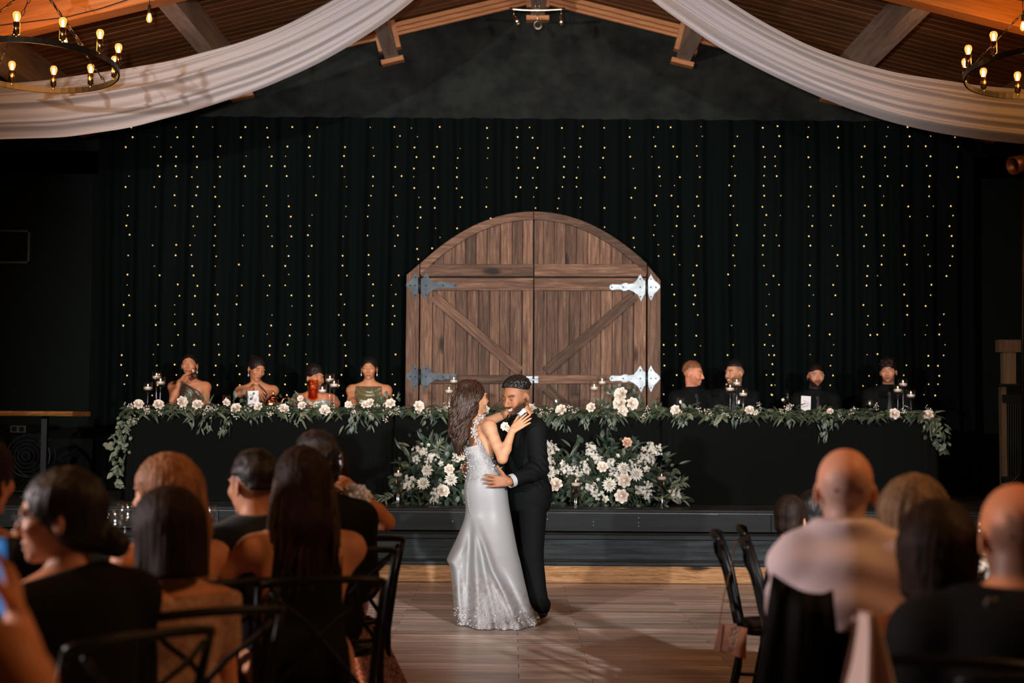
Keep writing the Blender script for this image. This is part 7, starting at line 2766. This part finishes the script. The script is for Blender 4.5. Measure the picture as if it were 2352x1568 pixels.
# darker short bob nearer
sk = (0.54, 0.24, 0.13)
g = fg('woman with short dark-brown hair and navy sequin top, nearest the camera', 2155, 1270, 3.5, (0.25, 0.96, 0), sk, True, tf=(0.25, 0.97, 0), b=1.1)
ps = g['ps']
wear(g, 'sequin_top', 'navytop', 0.016, 0.6, [planef(ps.neck - Vector((0, 0, 0.03)), (0, 0.1, 1))], h=0.014, disp=wrinkle(0.003, 24, 3))
vhair(g, 'hair_brown', [((0, -0.05, 0.02), (0, -0.065, -0.09), 0.095, 0.065), ((0.05, 0.0, 0.0), (0.058, -0.01, -0.085), 0.05, 0.035), ((-0.05, 0.0, 0.0), (-0.058, -0.01, -0.085), 0.05, 0.035)], cap=-0.13, t=0.02, groove=0.0022, freq=44)
chair_under(g, 'black cross-back chair under the woman in the navy sequin top')
# bald man at right edge
sk = (0.58, 0.25, 0.13)
g = fg('bald man in black shirt cut by the right edge', 2332, 1230, 3.3, (0.05, 0.99, -0.05), sk, False, tf=(0.1, 0.99, 0), hs=1.05, b=1.15, paint=dict(rim=(0.075, 0.05, 0.042)), hw=0.185, nz=0.138)
ps = g['ps']
wear(g, 'black_shirt', 'blacktop', 0.024, 0.6, [planef(ps.neck + Vector((0, 0, 0.035)), (0, 0, 1))], h=0.014, disp=wrinkle(0.004, 18, 4), collar=0.2)
lg = MB()
for dx in (-0.012, 0.012):
    q = P(2276 + dx * 700, 1386, 3.14)
    lg.tube([q + Vector((0.004, 0, 0.012)), q + Vector((-0.004, 0, 0.0)), q + Vector((0.004, 0, -0.012))], 0.0035, 5)
lg.build('shirt_emblem', plain('grey_emblem', (0.03, 0.034, 0.036), 0.4), g['root'])
chair_under(g, 'black cross-back chair under the bald man in black')
# two children further back
for (px, py, Y, hm, sk, lb) in ((1817, 1192, 6.6, 'hair_brown', (0.5, 0.26, 0.16), 'child with short brown hair seen past the pink shirt'), (1868, 1178, 6.9, 'hair_black', (0.45, 0.22, 0.14), 'child with dark hair half hidden by the pink shirt')):
    g = fg(lb, px, py, Y, (0.5, 0.85, 0), sk, False, tf=(0.985, -0.16, 0), hs=0.86, b=0.68)
    ps = g['ps']
    wear(g, 'top', 'navy', 0.016, 0.9, [planef(ps.neck + Vector((0, 0, 0.01)), (0, 0, 1))], h=0.016)
    hair(g, hm, 'short', top=0.01, low=-0.03, t=0.01, h=0.008)
    chair_under(g, 'black cross-back chair under the %s' % lb.split(' seen')[0].split(' half')[0])
# empty chair seen edge-on, and the bag on its chain
make_chair('empty black chair seen edge-on at the dance floor edge', (PX(1735, 6.15) + 0.26, 6.15, 0), -1.737, 'black cross-back chairs')
bc = P(1676, 1466, 6.0)
bag = thing('clutch_bag', 'brown clutch bag with glittering panel hung on a thin chain', 'bag', bc)
M['brownleather'] = plain('brown_leather', (0.17, 0.06, 0.03), 0.45, 0, 0.4, (0.1, 0.035, 0.018), 12)
M['roseglitter'] = sequin('rose_gold_glitter', (0.14, 0.06, 0.035), (0.5, 0.3, 0.2))
M['roseglitter'].node_tree.nodes['Principled BSDF'].inputs['Roughness'].default_value = 0.3
Rb = rotm(0, 0.16, 0.5)
V = []
for (x, z, w) in ((-0.06, -0.055, 0.022), (-0.052, 0.06, 0.012), (0.075, 0.052, 0.012), (0.08, -0.075, 0.022)):
    for s_ in (-1, 1):
        V.append(bc + Rb @ Vector((x, s_ * w, z)))
MB().add(V, [(0, 2, 4, 6), (1, 7, 5, 3), (0, 1, 3, 2), (2, 3, 5, 4), (4, 5, 7, 6), (6, 7, 1, 0)]).build('bag_body', M['brownleather'], bag)
V = [bc + Rb @ Vector(q) for q in ((-0.035, -0.026, 0.052), (0.03, -0.024, 0.05), (0.018, -0.028, -0.01), (0.0, -0.03, -0.05), (-0.03, -0.03, -0.045))]
MB().add(V, [(0, 1, 2, 3, 4)]).build('glitter_panel', M['roseglitter'], bag)
V = [bc + Rb @ Vector(q) for q in ((-0.055, -0.027, 0.06), (-0.03, -0.031, 0.055), (-0.028, -0.034, -0.05), (-0.058, -0.03, -0.052))]
MB().add(V, [(0, 1, 2, 3)]).build('flap', M['brownleather'], bag)
MB().tube([P(1652, 1432, 6.0), P(1662, 1370, 6.03), P(1680, 1300, 6.08), P(1690, 1240, 6.1)], 0.0025, 5).build('chain_strap', M['gold'], bag)
# pale wrap on the chair corner
rows = []
for i in range(14):
    v = i / 13
    w0, w1 = 1968 - 46 * v ** 1.1, 2008 + 62 * v ** 0.9
    row = []
    for j in range(25):
        u = j / 24
        q = P(w0 + (w1 - w0) * u, 1400 + 260 * v, 3.12)
        row.append((q.x, 3.12 + 0.035 * math.sin(u * 11 + 1.2 * v) * (0.25 + v) - 0.03 * math.sin(math.pi * u), q.z))
    rows.append(row)
rows.insert(0, [(p_[0] * 0.995, p_[1] + 0.07, p_[2] - 0.03) for p_ in rows[0]])
tag(MB().grid(rows).build('satin_wrap', M['blush'], None, True), 'pale blush satin wrap hanging from a chair corner, bottom right', 'wrap')
# centrepiece on the right-hand table
cp_ = P(2252, 1290, 4.85)
ce = thing('centrepiece', 'small ivory rose centrepiece beside the bald man in black', 'flowers', (cp_.x, 4.85, 0.76))
rr = random.Random(21)
lv = Leaves(ce)
for k in range(70):
    q = cp_ + Vector((rr.gauss(0, 0.05), rr.gauss(0, 0.04), rr.gauss(-0.03, 0.04)))
    lv.put(q, (rr.gauss(0, 1), -0.3, rr.gauss(0, 0.6)), (0, -1, 0.5), rr.choice((0, 2, 3)), rr.choice(('leaf', 'leaf3', 'leaf2')), 0.7)
lv.done()
for (dx, dz, s_) in ((-0.01, 0.02, 1.2), (0.035, -0.03, 0.9), (0.05, 0.01, 0.8), (-0.04, -0.03, 0.7)):
    put_flower('rose', cp_ + Vector((dx, -0.04, dz)), (dx * 5, -1, 0.4), s_, ce, rr)
MB().lathe([(0.04, 0.0), (0.05, 0.05), (0.045, 0.1), (0.042, 0.1), (0.001, 0.02)], (cp_.x, 4.85, 0.76), 16, None, False).build('vase', M['glass'], ce, True)
